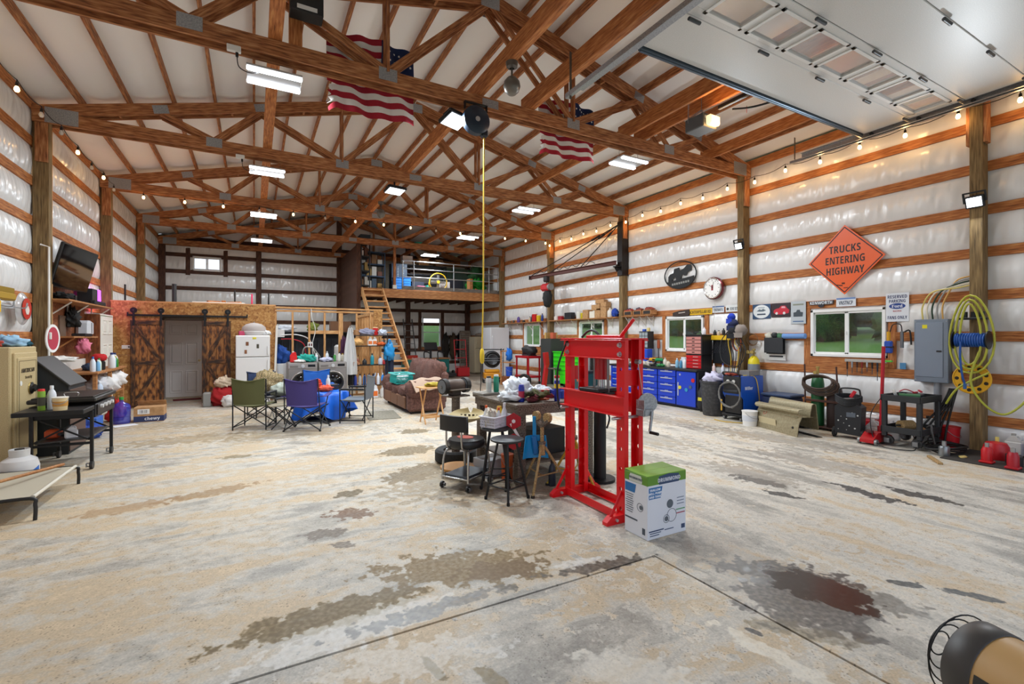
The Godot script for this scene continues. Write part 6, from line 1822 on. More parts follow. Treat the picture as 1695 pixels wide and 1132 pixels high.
func build_lounge():
	camp_chair("olive green director chair with its back turned", V(0.02, 0, -9.5), 158, "5b5c38", 0)
	camp_chair("purple camp chair with its back turned in front of the tarp table", V(0.82, 0, -8.95), 155, "453a78", 1)
	camp_chair("grey camp chair with blue lining beside the mat", V(1.72, 0, -9.35), -118, "6f757c", 0)
	camp_chair("bright blue camp chair behind the tarp table", V(1.22, 0, -10.75), 5, "1f5aa8", 1)
	# small camp table with a pillow, camouflage blanket on a chair
	var ct := T("camp_table", "low black camp table carrying a pillow beside the green chair", "table", V(0.52, 0, -9.85), 20)
	P(ct, "top", B(0.55, 0.03, 0.45), c("3a3c3e", 0.5), V(0, 0.48, 0))
	for s in [-1, 1]:
		P(ct, "leg", J([[TB([V(s * 0.24, 0, 0.2), V(s * 0.24, 0.47, -0.2)], 0.01, 7), V0], [TB([V(s * 0.24, 0, -0.2), V(s * 0.24, 0.47, 0.2)], 0.01, 7), V0]]), c("c0c0be", 0.4, 0.5))
	lump("plump grey-green pillow on the low camp table", V(0.5, 0.496, -9.85), 0.24, 0.13, 0.2, "a9b0a4", "pillow", "pillow", 0.2, 51)
	var cs := T("folding_stool", "folding side table with a slatted tan top between the chairs", "stool", V(0.42, 0, -9.32), 12)
	P(cs, "top", B(0.44, 0.02, 0.36), c("8c826c", 0.7), V(0, 0.4, 0))
	for s in [-1, 1]:
		P(cs, "leg", J([[TB([V(-0.2, 0, s * 0.16), V(0.2, 0.39, s * 0.16)], 0.01, 7), V0], [TB([V(0.2, 0, s * 0.16), V(-0.2, 0.39, s * 0.16)], 0.01, 7), V0]]), c("26282a", 0.45, 0.3))
	camp_chair("folding chair draped with a camouflage blanket near the refrigerator", V(0.22, 0, -10.85), 20, "2c3a5c", 0)
	lump("camouflage blanket bundled over the chair near the refrigerator", V(0.25, 0.45, -10.9), 0.27, 0.24, 0.2, "8a7a50", "blanket", "camouflage_blanket", 0.25, 52, W["camo"])
	# low table under a blue tarp
	var bt := T("tarp_table", "low round table under a draped bright blue tarp", "table", V(1.18, 0, -9.85))
	P(bt, "tarp", L2_tarp(), c("1762d0", 0.4), V0)
	P(bt, "base", L([[0.0, 0.0], [0.3, 0.0], [0.3, 0.03], [0.06, 0.06], [0.06, 0.5], [0.0, 0.5]], 20), c("2a2c2e", 0.5))
	var ty := 0.565
	jug("salmon red jug on the blue tarp", V(1.08, ty, -9.78), 0.15, 0.24, "d8402c", "d8402c", 15)
	bottle("tall clear bottle on the blue tarp", V(1.26, ty, -9.72), 0.3, 0.04, "d4dae2", "e4e8ec")
	lump("orange rag beside the salmon jug", V(1.2, ty, -9.62), 0.12, 0.06, 0.08, "d8583c", "cloth", "rag", 0.4, 53)
	carton("white box with blue print on the blue tarp", V(0.98, ty, -9.95), 0.1, 0.18, 0.1, 5, c("dfe2ec", 0.5), false)
	carton("small dark gas stove on the blue tarp", V(1.36, ty, -9.92), 0.2, 0.1, 0.14, 10, c("2c2c30", 0.5), false, "camp_stove", "stove")
	# mat
	O("floor_mat", "worn grey-green rubber mat lying before the sofa", "mat", B(0.62, 0.012, 1.05), W["rug"], V(2.3, 0.006, -9.75), V(0, -6, 0))
	# sofa: faces -x, runs along z
	var s := T("sofa", "brown suede three-seat reclining sofa with stuffed arms", "sofa", V(3.22, 0, -10.62), -90)
	var sm: Material = W["suede"]
	P(s, "base", B(2.1, 0.26, 0.78, 0.03), sm, V(0, 0.2, 0.02))
	for k in 3:
		P(s, "seat_cushion", BL(0.3, 0.13, 0.36, 0.1, 54 + k, 1.2, 24, 0.55), sm, V(-0.58 + 0.58 * k, 0.42, 0.1))
		P(s, "footrest_panel", B(0.55, 0.26, 0.05, 0.02), c("7d5a44", 0.9), V(-0.58 + 0.58 * k, 0.22, 0.43))
		P(s, "back_cushion", BL(0.31, 0.36, 0.2, 0.12, 57 + k, 1.2, 24, 0.6), sm, V(-0.58 + 0.58 * k, 0.72, -0.3), V(-10, 0, 0))
	for e in [-1, 1]:
		P(s, "arm", BL(0.17, 0.2, 0.42, 0.1, 60 + e, 1.2, 24, 0.6), sm, V(e * 1.0, 0.5, 0.04))
		P(s, "arm_side", B(0.22, 0.42, 0.82, 0.05), sm, V(e * 0.99, 0.26, 0.02))
	P(s, "back_shell", B(2.0, 0.7, 0.16, 0.06), sm, V(0, 0.5, -0.4), V(-6, 0, 0))
	for e in [-1, 1]:
		for q in [-1, 1]:
			P(s, "foot", B(0.06, 0.07, 0.06), c("161412", 0.6), V(e * 0.95, 0.035, q * 0.32))
	var lb := T("laundry_basket", "turquoise plastic laundry basket on the sofa seat", "basket", V(2.98, 0.545, -10.75), 90)
	var bl := []
	for k in 22:
		bl.append([B(0.012, 0.2, 0.006, 0.001), xf(V(-0.27 + 0.0257 * k, 0.11, 0.19), V(-6, 0, 0))])
		bl.append([B(0.012, 0.2, 0.006, 0.001), xf(V(-0.27 + 0.0257 * k, 0.11, -0.19), V(6, 0, 0))])
	for k in 14:
		bl.append([B(0.006, 0.2, 0.012, 0.001), xf(V(0.275, 0.11, -0.17 + 0.026 * k), V(0, 0, -6))])
		bl.append([B(0.006, 0.2, 0.012, 0.001), xf(V(-0.275, 0.11, -0.17 + 0.026 * k), V(0, 0, 6))])
	for y in [0.0, 0.07, 0.14]:
		for z in [-1, 1]:
			bl.append([B(0.55, 0.02, 0.007, 0.001), V(0, 0.01 + y, z * (0.182 + y * 0.1))])
			bl.append([B(0.007, 0.02, 0.37, 0.001), V(z * (0.268 + y * 0.1), 0.01 + y, 0)])
	P(lb, "mesh_wall", J(bl), c("22a8a0", 0.4))
	P(lb, "bottom", B(0.54, 0.01, 0.36), c("22a8a0", 0.4), V(0, 0.005, 0))
	P(lb, "rim", J([[B(0.62, 0.03, 0.04, 0.01), V(0, 0.22, 0.215)], [B(0.62, 0.03, 0.04, 0.01), V(0, 0.22, -0.215)], [B(0.04, 0.03, 0.42, 0.01), V(0.295, 0.22, 0)], [B(0.04, 0.03, 0.42, 0.01), V(-0.295, 0.22, 0)]]), c("5cc4be", 0.4))
	lump("folded pale laundry in the turquoise basket", V(2.98, 0.56, -10.75), 0.15, 0.1, 0.22, "dfe4e6", "laundry", "laundry", 0.3, 63)
	var bln := O("throw_blanket", "cream and brown throw blanket draped over the sofa arm", "blanket", SH(16, 12, 0.02, func(u, v): return V(-0.25 + 0.7 * u, 0.13 * cos((v - 0.5) * 3.6) - 0.1 * absf(v - 0.5) + 0.012 * sin(u * 14.0 + v * 5.0), -0.3 + 0.6 * v) - V(0, 0.12 * maxf(0.0, 0.3 - u), 0)), W["camo"], V(3.08, 0.6, -9.62), V(0, 8, 0))
	bln.material_override = c("b49a86", 0.95)
	# folding tv tray
	var tt := T("tray_table", "light wood folding tray table beside the sofa arm", "table", V(2.93, 0, -8.5), 4)
	var pine: Material = W["pine"]
	P(tt, "top", B(0.5, 0.02, 0.36, 0.006), pine, V(0, 0.66, 0))
	for s2 in [-1, 1]:
		bm(tt, "leg", V(s2 * 0.19, 0.0, 0.17), V(s2 * 0.19, 0.65, -0.12), 0.025, 0.02, pine)
		bm(tt, "leg", V(s2 * 0.16, 0.0, -0.17), V(s2 * 0.16, 0.65, 0.12), 0.025, 0.02, pine)
	bm(tt, "stretcher", V(-0.19, 0.12, 0.115), V(0.19, 0.12, 0.115), 0.02, 0.04, pine)
	bm(tt, "stretcher", V(-0.16, 0.12, -0.115), V(0.16, 0.12, -0.115), 0.02, 0.04, pine)
	lump("yellow and grey work gloves on the tray table", V(2.95, 0.671, -8.5), 0.14, 0.04, 0.08, "b8a43c", "gloves", "work_gloves", 0.5, 64)

func L2_tarp() -> Mesh:
	var n := 48
	var rings := [[0.0, 0.56, 0.0], [0.3, 0.56, 0.0], [0.4, 0.55, 0.01], [0.44, 0.5, 0.03], [0.47, 0.3, 0.07], [0.5, 0.12, 0.11]]
	var st := begin(1)
	var g := []
	for r in rings:
		var row := []
		for i in n:
			var a := TAU * i / n
			var rr: float = r[0] + r[2] * sin(a * 9.0) + r[2] * 0.5 * sin(a * 5.0 + 1.0)
			row.append(V(rr * cos(a), r[1] + r[2] * 0.8 * sin(a * 4.0), rr * sin(a)))
		g.append(row)
	for k in rings.size() - 1:
		for i in n:
			var j := (i + 1) % n
			if k > 0:
				tri3(st, g[k][i], g[k][j], g[k + 1][j])
			tri3(st, g[k][i], g[k + 1][j], g[k + 1][i])
	return done(st)

# ---------------------------------------------------------------- welding table, stools, stands
func tripod_stand(label: String, p: Vector3, ry: float, h: float, mat: Material, head: bool):
	var t := T("pipe_stand", label, "stand", p, ry, "tripod pipe stands")
	for k in 3:
		var a = TAU * k / 3
		var d = V(cos(a), 0, sin(a))
		P(t, "leg", TB([d * 0.3 + V(0, 0.012, 0), d * 0.03 + V(0, h * 0.62, 0)], 0.014, 8), mat)
		P(t, "brace", TB([d * 0.2 + V(0, h * 0.25, 0), V(0, h * 0.2, 0)], 0.008, 6), mat)
		P(t, "foot", C(0.02, 0.024, -1, 8), c("2a2520", 0.8), d * 0.3 + V(0, 0.012, 0))
	P(t, "sleeve", C(0.035, 0.14, 0.028, 12), mat, V(0, h * 0.6, 0))
	P(t, "post", C(0.02, h * 0.42, -1, 10), W["rusty"], V(0, h * 0.72, 0))
	P(t, "clamp_collar", J([[C(0.04, 0.03, -1, 12), V(0, h * 0.68, 0)], [C(0.008, 0.14, -1, 6), xf(V(0.05, h * 0.68, 0), V(0, 0, 90))]]), W["steel_dirty"])
	if head:
		P(t, "head", J([bmx(V(-0.11, h * 1.02, 0), V(0, h * 0.92, 0), 0.05, 0.03), bmx(V(0.11, h * 1.02, 0), V(0, h * 0.92, 0), 0.05, 0.03)]), W["steel_dirty"])
		for s in [-1, 1]:
			P(t, "roller", C(0.05, 0.04, -1, 18), W["rusty"], V(s * 0.085, h * 1.06, 0.0), V(90, 0, 0))

func stool(label: String, p: Vector3, ry: float, h: float, seat: String):
	var t := T("bar_stool", label, "stool", p, ry, "round folding stools")
	P(t, "seat", L([[0.0, h - 0.035], [0.13, h - 0.035], [0.165, h - 0.02], [0.165, h - 0.005], [0.14, h + 0.004], [0.0, h + 0.006]], 28), c(seat, 0.4))
	for k in 4:
		var a = TAU * (k + 0.5) / 4
		var d = V(cos(a), 0, sin(a))
		P(t, "leg", TB([d * 0.21 + V(0, 0.0, 0), d * 0.09 + V(0, h - 0.03, 0)], 0.012, 8), c("1c1c1d", 0.4, 0.3))
		P(t, "foot", C(0.015, 0.03, -1, 8), c("0e0e0e", 0.8), d * 0.21 + V(0, 0.015, 0))
	for y in [0.14, 0.21]:
		for k in 4:
			var a = TAU * (k + 0.5) / 4
			var b = TAU * (k + 1.5) / 4
			var f: float = lerpf(0.21, 0.09, y / h)
			if y < 0.2 or k % 2 == 0:
				P(t, "rung", TB([V(cos(a) * f, y, sin(a) * f), V(cos(b) * f, y, sin(b) * f)], 0.008, 6), c("1c1c1d", 0.4, 0.3))

func build_workbench():
	var sd: Material = W["steel_dirty"]
	var t := T("welding_table", "dirty steel welding table crowded with cans and gloves", "table", V(3.0, 0, -4.95))
	P(t, "top", B(1.1, 0.03, 1.15, 0.004), sd, V(0, 0.86, 0))
	P(t, "apron", J([[B(1.04, 0.09, 0.012), V(0, 0.8, 0.55)], [B(1.04, 0.09, 0.012), V(0, 0.8, -0.55)], [B(0.012, 0.09, 1.1), V(-0.52, 0.8, 0)], [B(0.012, 0.09, 1.1), V(0.52, 0.8, 0)]]), sd)
	for x in [-0.46, 0.46]:
		for z in [-0.49, 0.49]:
			P(t, "leg", B(0.1, 0.76, 0.1, 0.006), sd, V(x, 0.38, z))
	P(t, "lower_shelf", B(0.9, 0.02, 0.95), sd, V(0, 0.2, 0))
	var y := 0.876
	# things on it
	carton("flat grey tray at the far corner of the welding table", V(2.62, y, -5.4), 0.34, 0.03, 0.24, 10, c("8c8880", 0.5), false, "metal_tray", "tray")
	can("white aerosol can with a black cap on the welding table", V(2.6, y + 0.031, -5.36), 0.2, 0.034, "d8dad8", "1c1c1c", "c4ccc8", "spray_can")
	can("green aerosol can with a white cap on the welding table", V(2.69, y + 0.031, -5.33), 0.22, 0.034, "1f8a6c", "e4e4e2", "", "spray_can")
	lump("white plastic bag heaped on the welding table", V(2.82, y, -5.02), 0.15, 0.12, 0.15, "dfe4ea", "bag", "plastic_bag", 0.4, 71)
	lump("clear crumpled bag on the near edge of the welding table", V(2.58, y, -4.72), 0.14, 0.06, 0.13, "cdd0d2", "bag", "plastic_bag", 0.45, 72)
	lump("wrinkled white bag behind the red cup", V(3.12, y, -4.98), 0.14, 0.06, 0.13, "e0e4ea", "bag", "plastic_bag", 0.45, 73)
	can("blue aerosol can with red lettering on the welding table", V(2.64, y, -4.6), 0.19, 0.034, "2438a8", "2c3cb0", "c03050", "spray_can")
	var wd := can("blue and yellow lubricant spray can with a red cap on the welding table", V(3.02, y, -4.45), 0.26, 0.033, "1c2c9c", "c8ccd0", "", "spray_can")
	P(wd, "label_shield", C(0.0336, 0.05, -1, 16), c("e8cc2c", 0.4), V(0, 0.17, 0))
	P(wd, "red_tip", B(0.07, 0.035, 0.03, 0.01), c("c81c22", 0.4), V(0, 0.275, 0))
	bottle("clear plastic water bottle on the welding table", V(3.05, y, -5.2), 0.2, 0.033, "cfd8e0", "f0f2f4")
	var cup := T("plastic_cup", "red plastic cup with a white rim on the welding table", "cup", V(3.1, y, -4.82))
	P(cup, "body", L([[0.0, 0.0], [0.04, 0.0], [0.055, 0.09], [0.05, 0.09], [0.0, 0.085]], 18), c("d01c1c", 0.4))
	P(cup, "rim", TO(0.05, 0.058, 20, 6), c("ecdcd8", 0.4), V(0, 0.09, 0))
	for k in 9:
		var cols := ["5a1c24", "6a2a30", "4c4a24", "6c6434", "7a1c2c", "3c3a20", "8a7a4c", "5c2428", "4a4620"]
		O("work_glove", "crumpled %s work glove in the heap on the welding table" % ["maroon", "dusty red", "olive", "khaki", "crimson", "dark olive", "tan", "wine red", "moss green"][k], "glove", BL(0.075, 0.028, 0.05, 0.45, 80 + k, 2.2, 16, 1.0, -0.8), c(cols[k], 0.9), V(2.72 + 0.055 * (k % 5), y + 0.025 + 0.03 * (k % 3), -4.5 - 0.05 * (k % 4)), V(0, k * 47, 8 * (k % 3)), "gloves on the welding table")
	var bt := T("parts_tray", "blue plastic parts tray on the welding table", "tray", V(3.32, y, -4.72), 12)
	P(bt, "body", J([[B(0.32, 0.01, 0.2), V(0, 0.005, 0)], [B(0.32, 0.09, 0.01), V(0, 0.045, 0.1)], [B(0.32, 0.09, 0.01), V(0, 0.045, -0.1)], [B(0.01, 0.09, 0.2), V(0.16, 0.045, 0)], [B(0.01, 0.09, 0.2), V(-0.16, 0.045, 0)]]), c("1d3ea4", 0.4))
	P(bt, "divider", B(0.008, 0.07, 0.18), c("1d3ea4", 0.4), V(0.02, 0.04, 0))
	carton("white sticker pad beside the blue parts tray", V(3.42, y, -4.5), 0.1, 0.05, 0.08, 30, c("e4e6ea", 0.5), false)
	carton("orange and blue packet under the gloves", V(2.96, y, -4.62), 0.14, 0.025, 0.08, 40, c("c85a34", 0.5), false)
	# hanging dustpan and red reflector signs by the leg
	var dp := T("dustpan", "sky blue dustpan with brush hanging from the welding table", "dustpan", V(2.62, 0.3, -4.3), -15)
	P(dp, "pan", SH(8, 6, 0.008, func(u, v): return V((u - 0.5) * (0.22 + 0.06 * (1 - v)), 0.24 * v, 0.05 * pow(absf(u - 0.5) * 2, 4))), c("1690d0", 0.4), V(0, 0.02, 0.02))
	P(dp, "handle", B(0.04, 0.22, 0.02, 0.008), c("1690d0", 0.4), V(0, 0.35, 0.02))
	P(dp, "brush", B(0.06, 0.2, 0.03, 0.01), c("0f6cb0", 0.4), V(0.0, 0.16, 0.05), V(0, 0, 8))
	var rf := T("reflector_sign", "red and white triangular reflector hanging under the welding table", "reflector", V(2.44, 0.42, -4.42), -20)
	for k in 2:
		P(rf, "hexagon", C(0.09, 0.012, -1, 6), c("b81424", 0.3), V(0, 0.28 - 0.22 * k, 0), V(90, 0, 15))
		P(rf, "centre", C(0.022, 0.016, -1, 6), c("f0eaea", 0.3), V(0, 0.28 - 0.22 * k, 0), V(90, 0, 15))
	P(rf, "bar", B(0.03, 0.2, 0.008), c("f0e6e4", 0.4), V(0.02, 0.17, -0.004), V(0, 0, 30))
	# under the table
	carton("black metal machine case under the welding table", V(3.05, 0.211, -4.95), 0.5, 0.3, 0.5, 8, c("1c1d20", 0.5), false, "tool_case", "case")
	lump("tangle of black cables under the welding table", V(2.75, 0.211, -4.75), 0.14, 0.1, 0.2, "161718", "cables", "cable_tangle", 0.6, 74)
	carton("clear plastic bin on the floor behind the stools", V(2.42, 0, -4.95), 0.3, 0.2, 0.26, 15, c("a9adb2", 0.3), false, "plastic_bin", "bin")
	bottle("black spray bottle standing under the welding table", V(2.82, 0, -4.25), 0.28, 0.04, "26303c", "1c1c1c")
	var pc := T("pipe_post", "black steel pipe vise stand beside the pipe stands", "vise stand", V(3.4, 0, -4.16))
	P(pc, "post", C(0.07, 0.78, -1, 16), c("202224", 0.45, 0.4), V(0, 0.41, 0))
	P(pc, "base", C(0.17, 0.03, -1, 20), c("202224", 0.45, 0.4), V(0, 0.015, 0))
	P(pc, "vise_body", B(0.16, 0.1, 0.14, 0.02), c("2a2c2e", 0.45, 0.4), V(0, 0.82, 0))
	P(pc, "crank", TB(curve([V(0.0, 0.8, 0.08), V(0.02, 0.72, 0.14), V(0.0, 0.6, 0.12)], 4), 0.01, 6), c("3a3c3e", 0.4, 0.5))
	tripod_stand("rusty gold tripod stand with two rollers in front of the welding table", V(2.66, 0, -4.2), 100, 0.72, W["rusty"], true)
	tripod_stand("yellow tripod stand between the welding table and the press", V(3.06, 0, -4.18), 40, 0.74, c("c0a42c", 0.5), false)
	# stools and chair
	stool("round black folding stool in front of the welding table", V(2.2, 0, -4.12), 20, 0.6, "26282b")
	stool("round grey-black stool carrying the white basket", V(2.3, 0, -4.56), 60, 0.63, "3a3b3d")
	var bk := T("plastic_basket", "white perforated basket of spray bottles on the rear stool", "basket", V(2.3, 0.637, -4.56), 25)
	var bl := []
	for k in 16:
		bl.append([B(0.009, 0.1, 0.005, 0.001), V(-0.14 + 0.0187 * k, 0.055, 0.1)])
		bl.append([B(0.009, 0.1, 0.005, 0.001), V(-0.14 + 0.0187 * k, 0.055, -0.1)])
	for k in 10:
		bl.append([B(0.005, 0.1, 0.009, 0.001), V(0.145, 0.055, -0.09 + 0.02 * k)])
		bl.append([B(0.005, 0.1, 0.009, 0.001), V(-0.145, 0.055, -0.09 + 0.02 * k)])
	for yy in [0.015, 0.045, 0.075, 0.105]:
		bl.append_array([[B(0.3, 0.012, 0.006, 0.001), V(0, yy, 0.1)], [B(0.3, 0.012, 0.006, 0.001), V(0, yy, -0.1)], [B(0.006, 0.012, 0.2, 0.001), V(0.146, yy, 0)], [B(0.006, 0.012, 0.2, 0.001), V(-0.146, yy, 0)]])
	bl.append([B(0.29, 0.006, 0.19), V(0, 0.003, 0)])
	P(bk, "mesh_wall", J(bl), c("d4d2dc", 0.4))
	P(bk, "rim", J([[B(0.32, 0.014, 0.02, 0.004), V(0, 0.115, 0.105)], [B(0.32, 0.014, 0.02, 0.004), V(0, 0.115, -0.105)], [B(0.02, 0.014, 0.21, 0.004), V(0.152, 0.115, 0)], [B(0.02, 0.014, 0.21, 0.004), V(-0.152, 0.115, 0)]]), c("dcdae2", 0.4))
	spray("white spray bottle with an orange head at the rear of the basket", V(2.21, 0.645, -4.62), 0.25, 0.032, "e6e4e0", "d8581c", -150)
	spray("white spray bottle with an orange head in the middle of the basket", V(2.3, 0.645, -4.5), 0.23, 0.032, "e2e4ea", "d8581c", -140)
	spray("all white spray bottle standing tall in the basket", V(2.38, 0.645, -4.52), 0.28, 0.035, "dcdfe4", "e4e6ea", 20)
	can("yellow can in the white basket", V(2.36, 0.645, -4.6), 0.2, 0.03, "e0b41c", "d89c1c")
	lump("wad of cream rags in the white basket", V(2.22, 0.645, -4.53), 0.06, 0.09, 0.05, "d8cfc0", "cloth", "rag", 0.5, 75)
	var ch := T("shop_chair", "black padded rolling shop chair with chrome frame", "chair", V(2.02, 0, -4.72), 120)
	var chrome := c("b4b4b0", 0.25, 0.85)
	P(ch, "seat", L([[0.0, 0.42], [0.18, 0.42], [0.2, 0.44], [0.205, 0.48], [0.19, 0.505], [0.0, 0.51]], 30), c("1d1e20", 0.35))
	P(ch, "seat_logo", C(0.1, 0.004, -1, 20), c("a8402c", 0.5), V(0.03, 0.511, 0.02), V(0, 0, 0), V(1, 1, 0.7))
	P(ch, "backrest", SH(10, 4, 0.045, func(u, v): return V((u - 0.5) * 0.34, 0.62 + 0.16 * v, -0.21 - 0.03 * cos((u - 0.5) * 3.0))), c("1d1e20", 0.35))
	for s in [-1, 1]:
		P(ch, "back_strut", TB(curve([V(s * 0.09, 0.42, -0.12), V(s * 0.1, 0.46, -0.21), V(s * 0.1, 0.74, -0.215)], 4), 0.011, 8), chrome)
		P(ch, "leg", TB(curve([V(s * 0.17, 0.09, -0.2), V(s * 0.16, 0.34, -0.18), V(s * 0.13, 0.41, -0.12), V(s * 0.13, 0.41, 0.12), V(s * 0.16, 0.34, 0.18), V(s * 0.17, 0.09, 0.2)], 5), 0.012, 8), chrome)
		for q in [-1, 1]:
			caster(ch, V(s * 0.17, 0, q * 0.2), 0.034)
		P(ch, "rail", TB([V(s * 0.17, 0.12, -0.2), V(s * 0.17, 0.12, 0.2)], 0.011, 8), chrome)
	for q in [-1, 1]:
		P(ch, "rail", TB([V(-0.17, 0.12, q * 0.2), V(0.17, 0.12, q * 0.2)], 0.011, 8), chrome)
	P(ch, "tray", B(0.3, 0.03, 0.38), c("3a4048", 0.4, 0.3), V(0, 0.135, 0))
	# pedestal grinder and tractor seat stool
	var g := T("bench_grinder", "old bench grinder on a steel pedestal with a tyre base", "grinder", V(2.3, 0, -5.72), 15)
	tire(g, "tyre_base", 0.27, 0.16, V(0, 0.08, 0), V0)
	P(g, "rim_plate", C(0.17, 0.02, -1, 20), sd, V(0, 0.1, 0))
	P(g, "pedestal", C(0.055, 0.72, -1, 14), sd, V(0, 0.47, 0))
	P(g, "plate", B(0.3, 0.02, 0.22), sd, V(0, 0.84, 0))
	P(g, "motor", L([[0.0, -0.13], [0.07, -0.13], [0.085, -0.1], [0.085, 0.1], [0.07, 0.13], [0.0, 0.13]], 20), c("5a4a40", 0.5, 0.2), V(-0.02, 0.97, 0), V(0, 0, 90))
	P(g, "foot_cast", B(0.14, 0.08, 0.12, 0.015), c("4a4038", 0.5, 0.2), V(-0.02, 0.885, 0))
	for s in [-1, 1]:
		var w := P(g, "wheel_guard", C(0.1, 0.06, -1, 24), c("2a2826", 0.5, 0.3), V(-0.02 + s * 0.17, 0.97, 0), V(0, 0, 90))
		P(w, "wheel", C(0.085, 0.066, -1, 24), c("6c7074", 0.6), V0)
		P(w, "nut", C(0.02, 0.09, -1, 6), c("8a8a88", 0.4, 0.7), V0)
	P(g, "tool_rest", B(0.3, 0.012, 0.06), sd, V(-0.02, 0.93, 0.12))
	var ts := T("tractor_stool", "tan pressed-steel tractor seat on a post stool", "stool", V(2.22, 0, -5.2), -40)
	P(ts, "seat", SH(16, 12, 0.008, func(u, v):
		var a: float = (u - 0.5) * 2.0
		var b: float = (v - 0.5) * 2.0
		var w: float = 0.23 * sqrt(maxf(0.02, 1.0 - pow(absf(b), 3.0)))
		return V(a * w, 0.6 + 0.06 * a * a + 0.07 * maxf(0.0, -b) * maxf(0.0, -b), b * 0.2)), c("c9b684", 0.5))
	for k in 5:
		P(ts, "seat_hole", C(0.014, 0.012, -1, 10), c("2a2218", 0.8), V(-0.1 + 0.05 * k, 0.65, -0.14))
	P(ts, "post", C(0.03, 0.56, -1, 10), sd, V(0, 0.31, 0))
	P(ts, "base", L([[0.0, 0.0], [0.2, 0.0], [0.2, 0.03], [0.05, 0.06], [0.0, 0.06]], 24), W["rusty"])
	var dol := T("parts_dolly", "round wooden dolly with casters under the shop chair tray", "dolly", V(2.08, 0, -5.12))
	P(dol, "plate", C(0.2, 0.025, -1, 24), c("b07c3c", 0.6), V(0, 0.09, 0))
	for k in 4:
		caster(dol, V(0.13 * cos(k * PI / 2), 0, 0.13 * sin(k * PI / 2)), 0.035)
	tub("orange plastic bucket beside the welding table leg", V(2.5, 0, -4.68), 0.07, 0.3, "c85a28", "", "orange_bucket")

# ---------------------------------------------------------------- hydraulic press and the pump carton
func press_post(h: float) -> Mesh:
	# channel: a web pierced by a row of holes, and two flanges
	var list := []
	var w := 0.1
	var n := 9
	var step := h / n
	var r := 0.017
	for s in [-1, 1]:
		list.append([B((w / 2 - r), h, 0.006, 0), V(s * (w / 4 + r / 2), h / 2, 0)])
		list.append([B(0.007, h, 0.045, 0.001), V(s * (w / 2 - 0.003), h / 2, -0.022)])
	for k in n + 1:
		var y0 = step * (k - 0.5) + r
		var y1 = step * (k + 0.5) - r
		if k == 0:
			y0 = 0.0
		if k == n:
			y1 = h
		var q := r * 0.42
		list.append([PR([[-r, y0 - (0.0 if k == 0 else q * 1.3)], [-q, y0], [q, y0], [r, y0 - (0.0 if k == 0 else q * 1.3)], [r, y1 + (0.0 if k == n else q * 1.3)], [q, y1], [-q, y1], [-r, y1 + (0.0 if k == n else q * 1.3)]], 0.006), V0])
	return J(list)

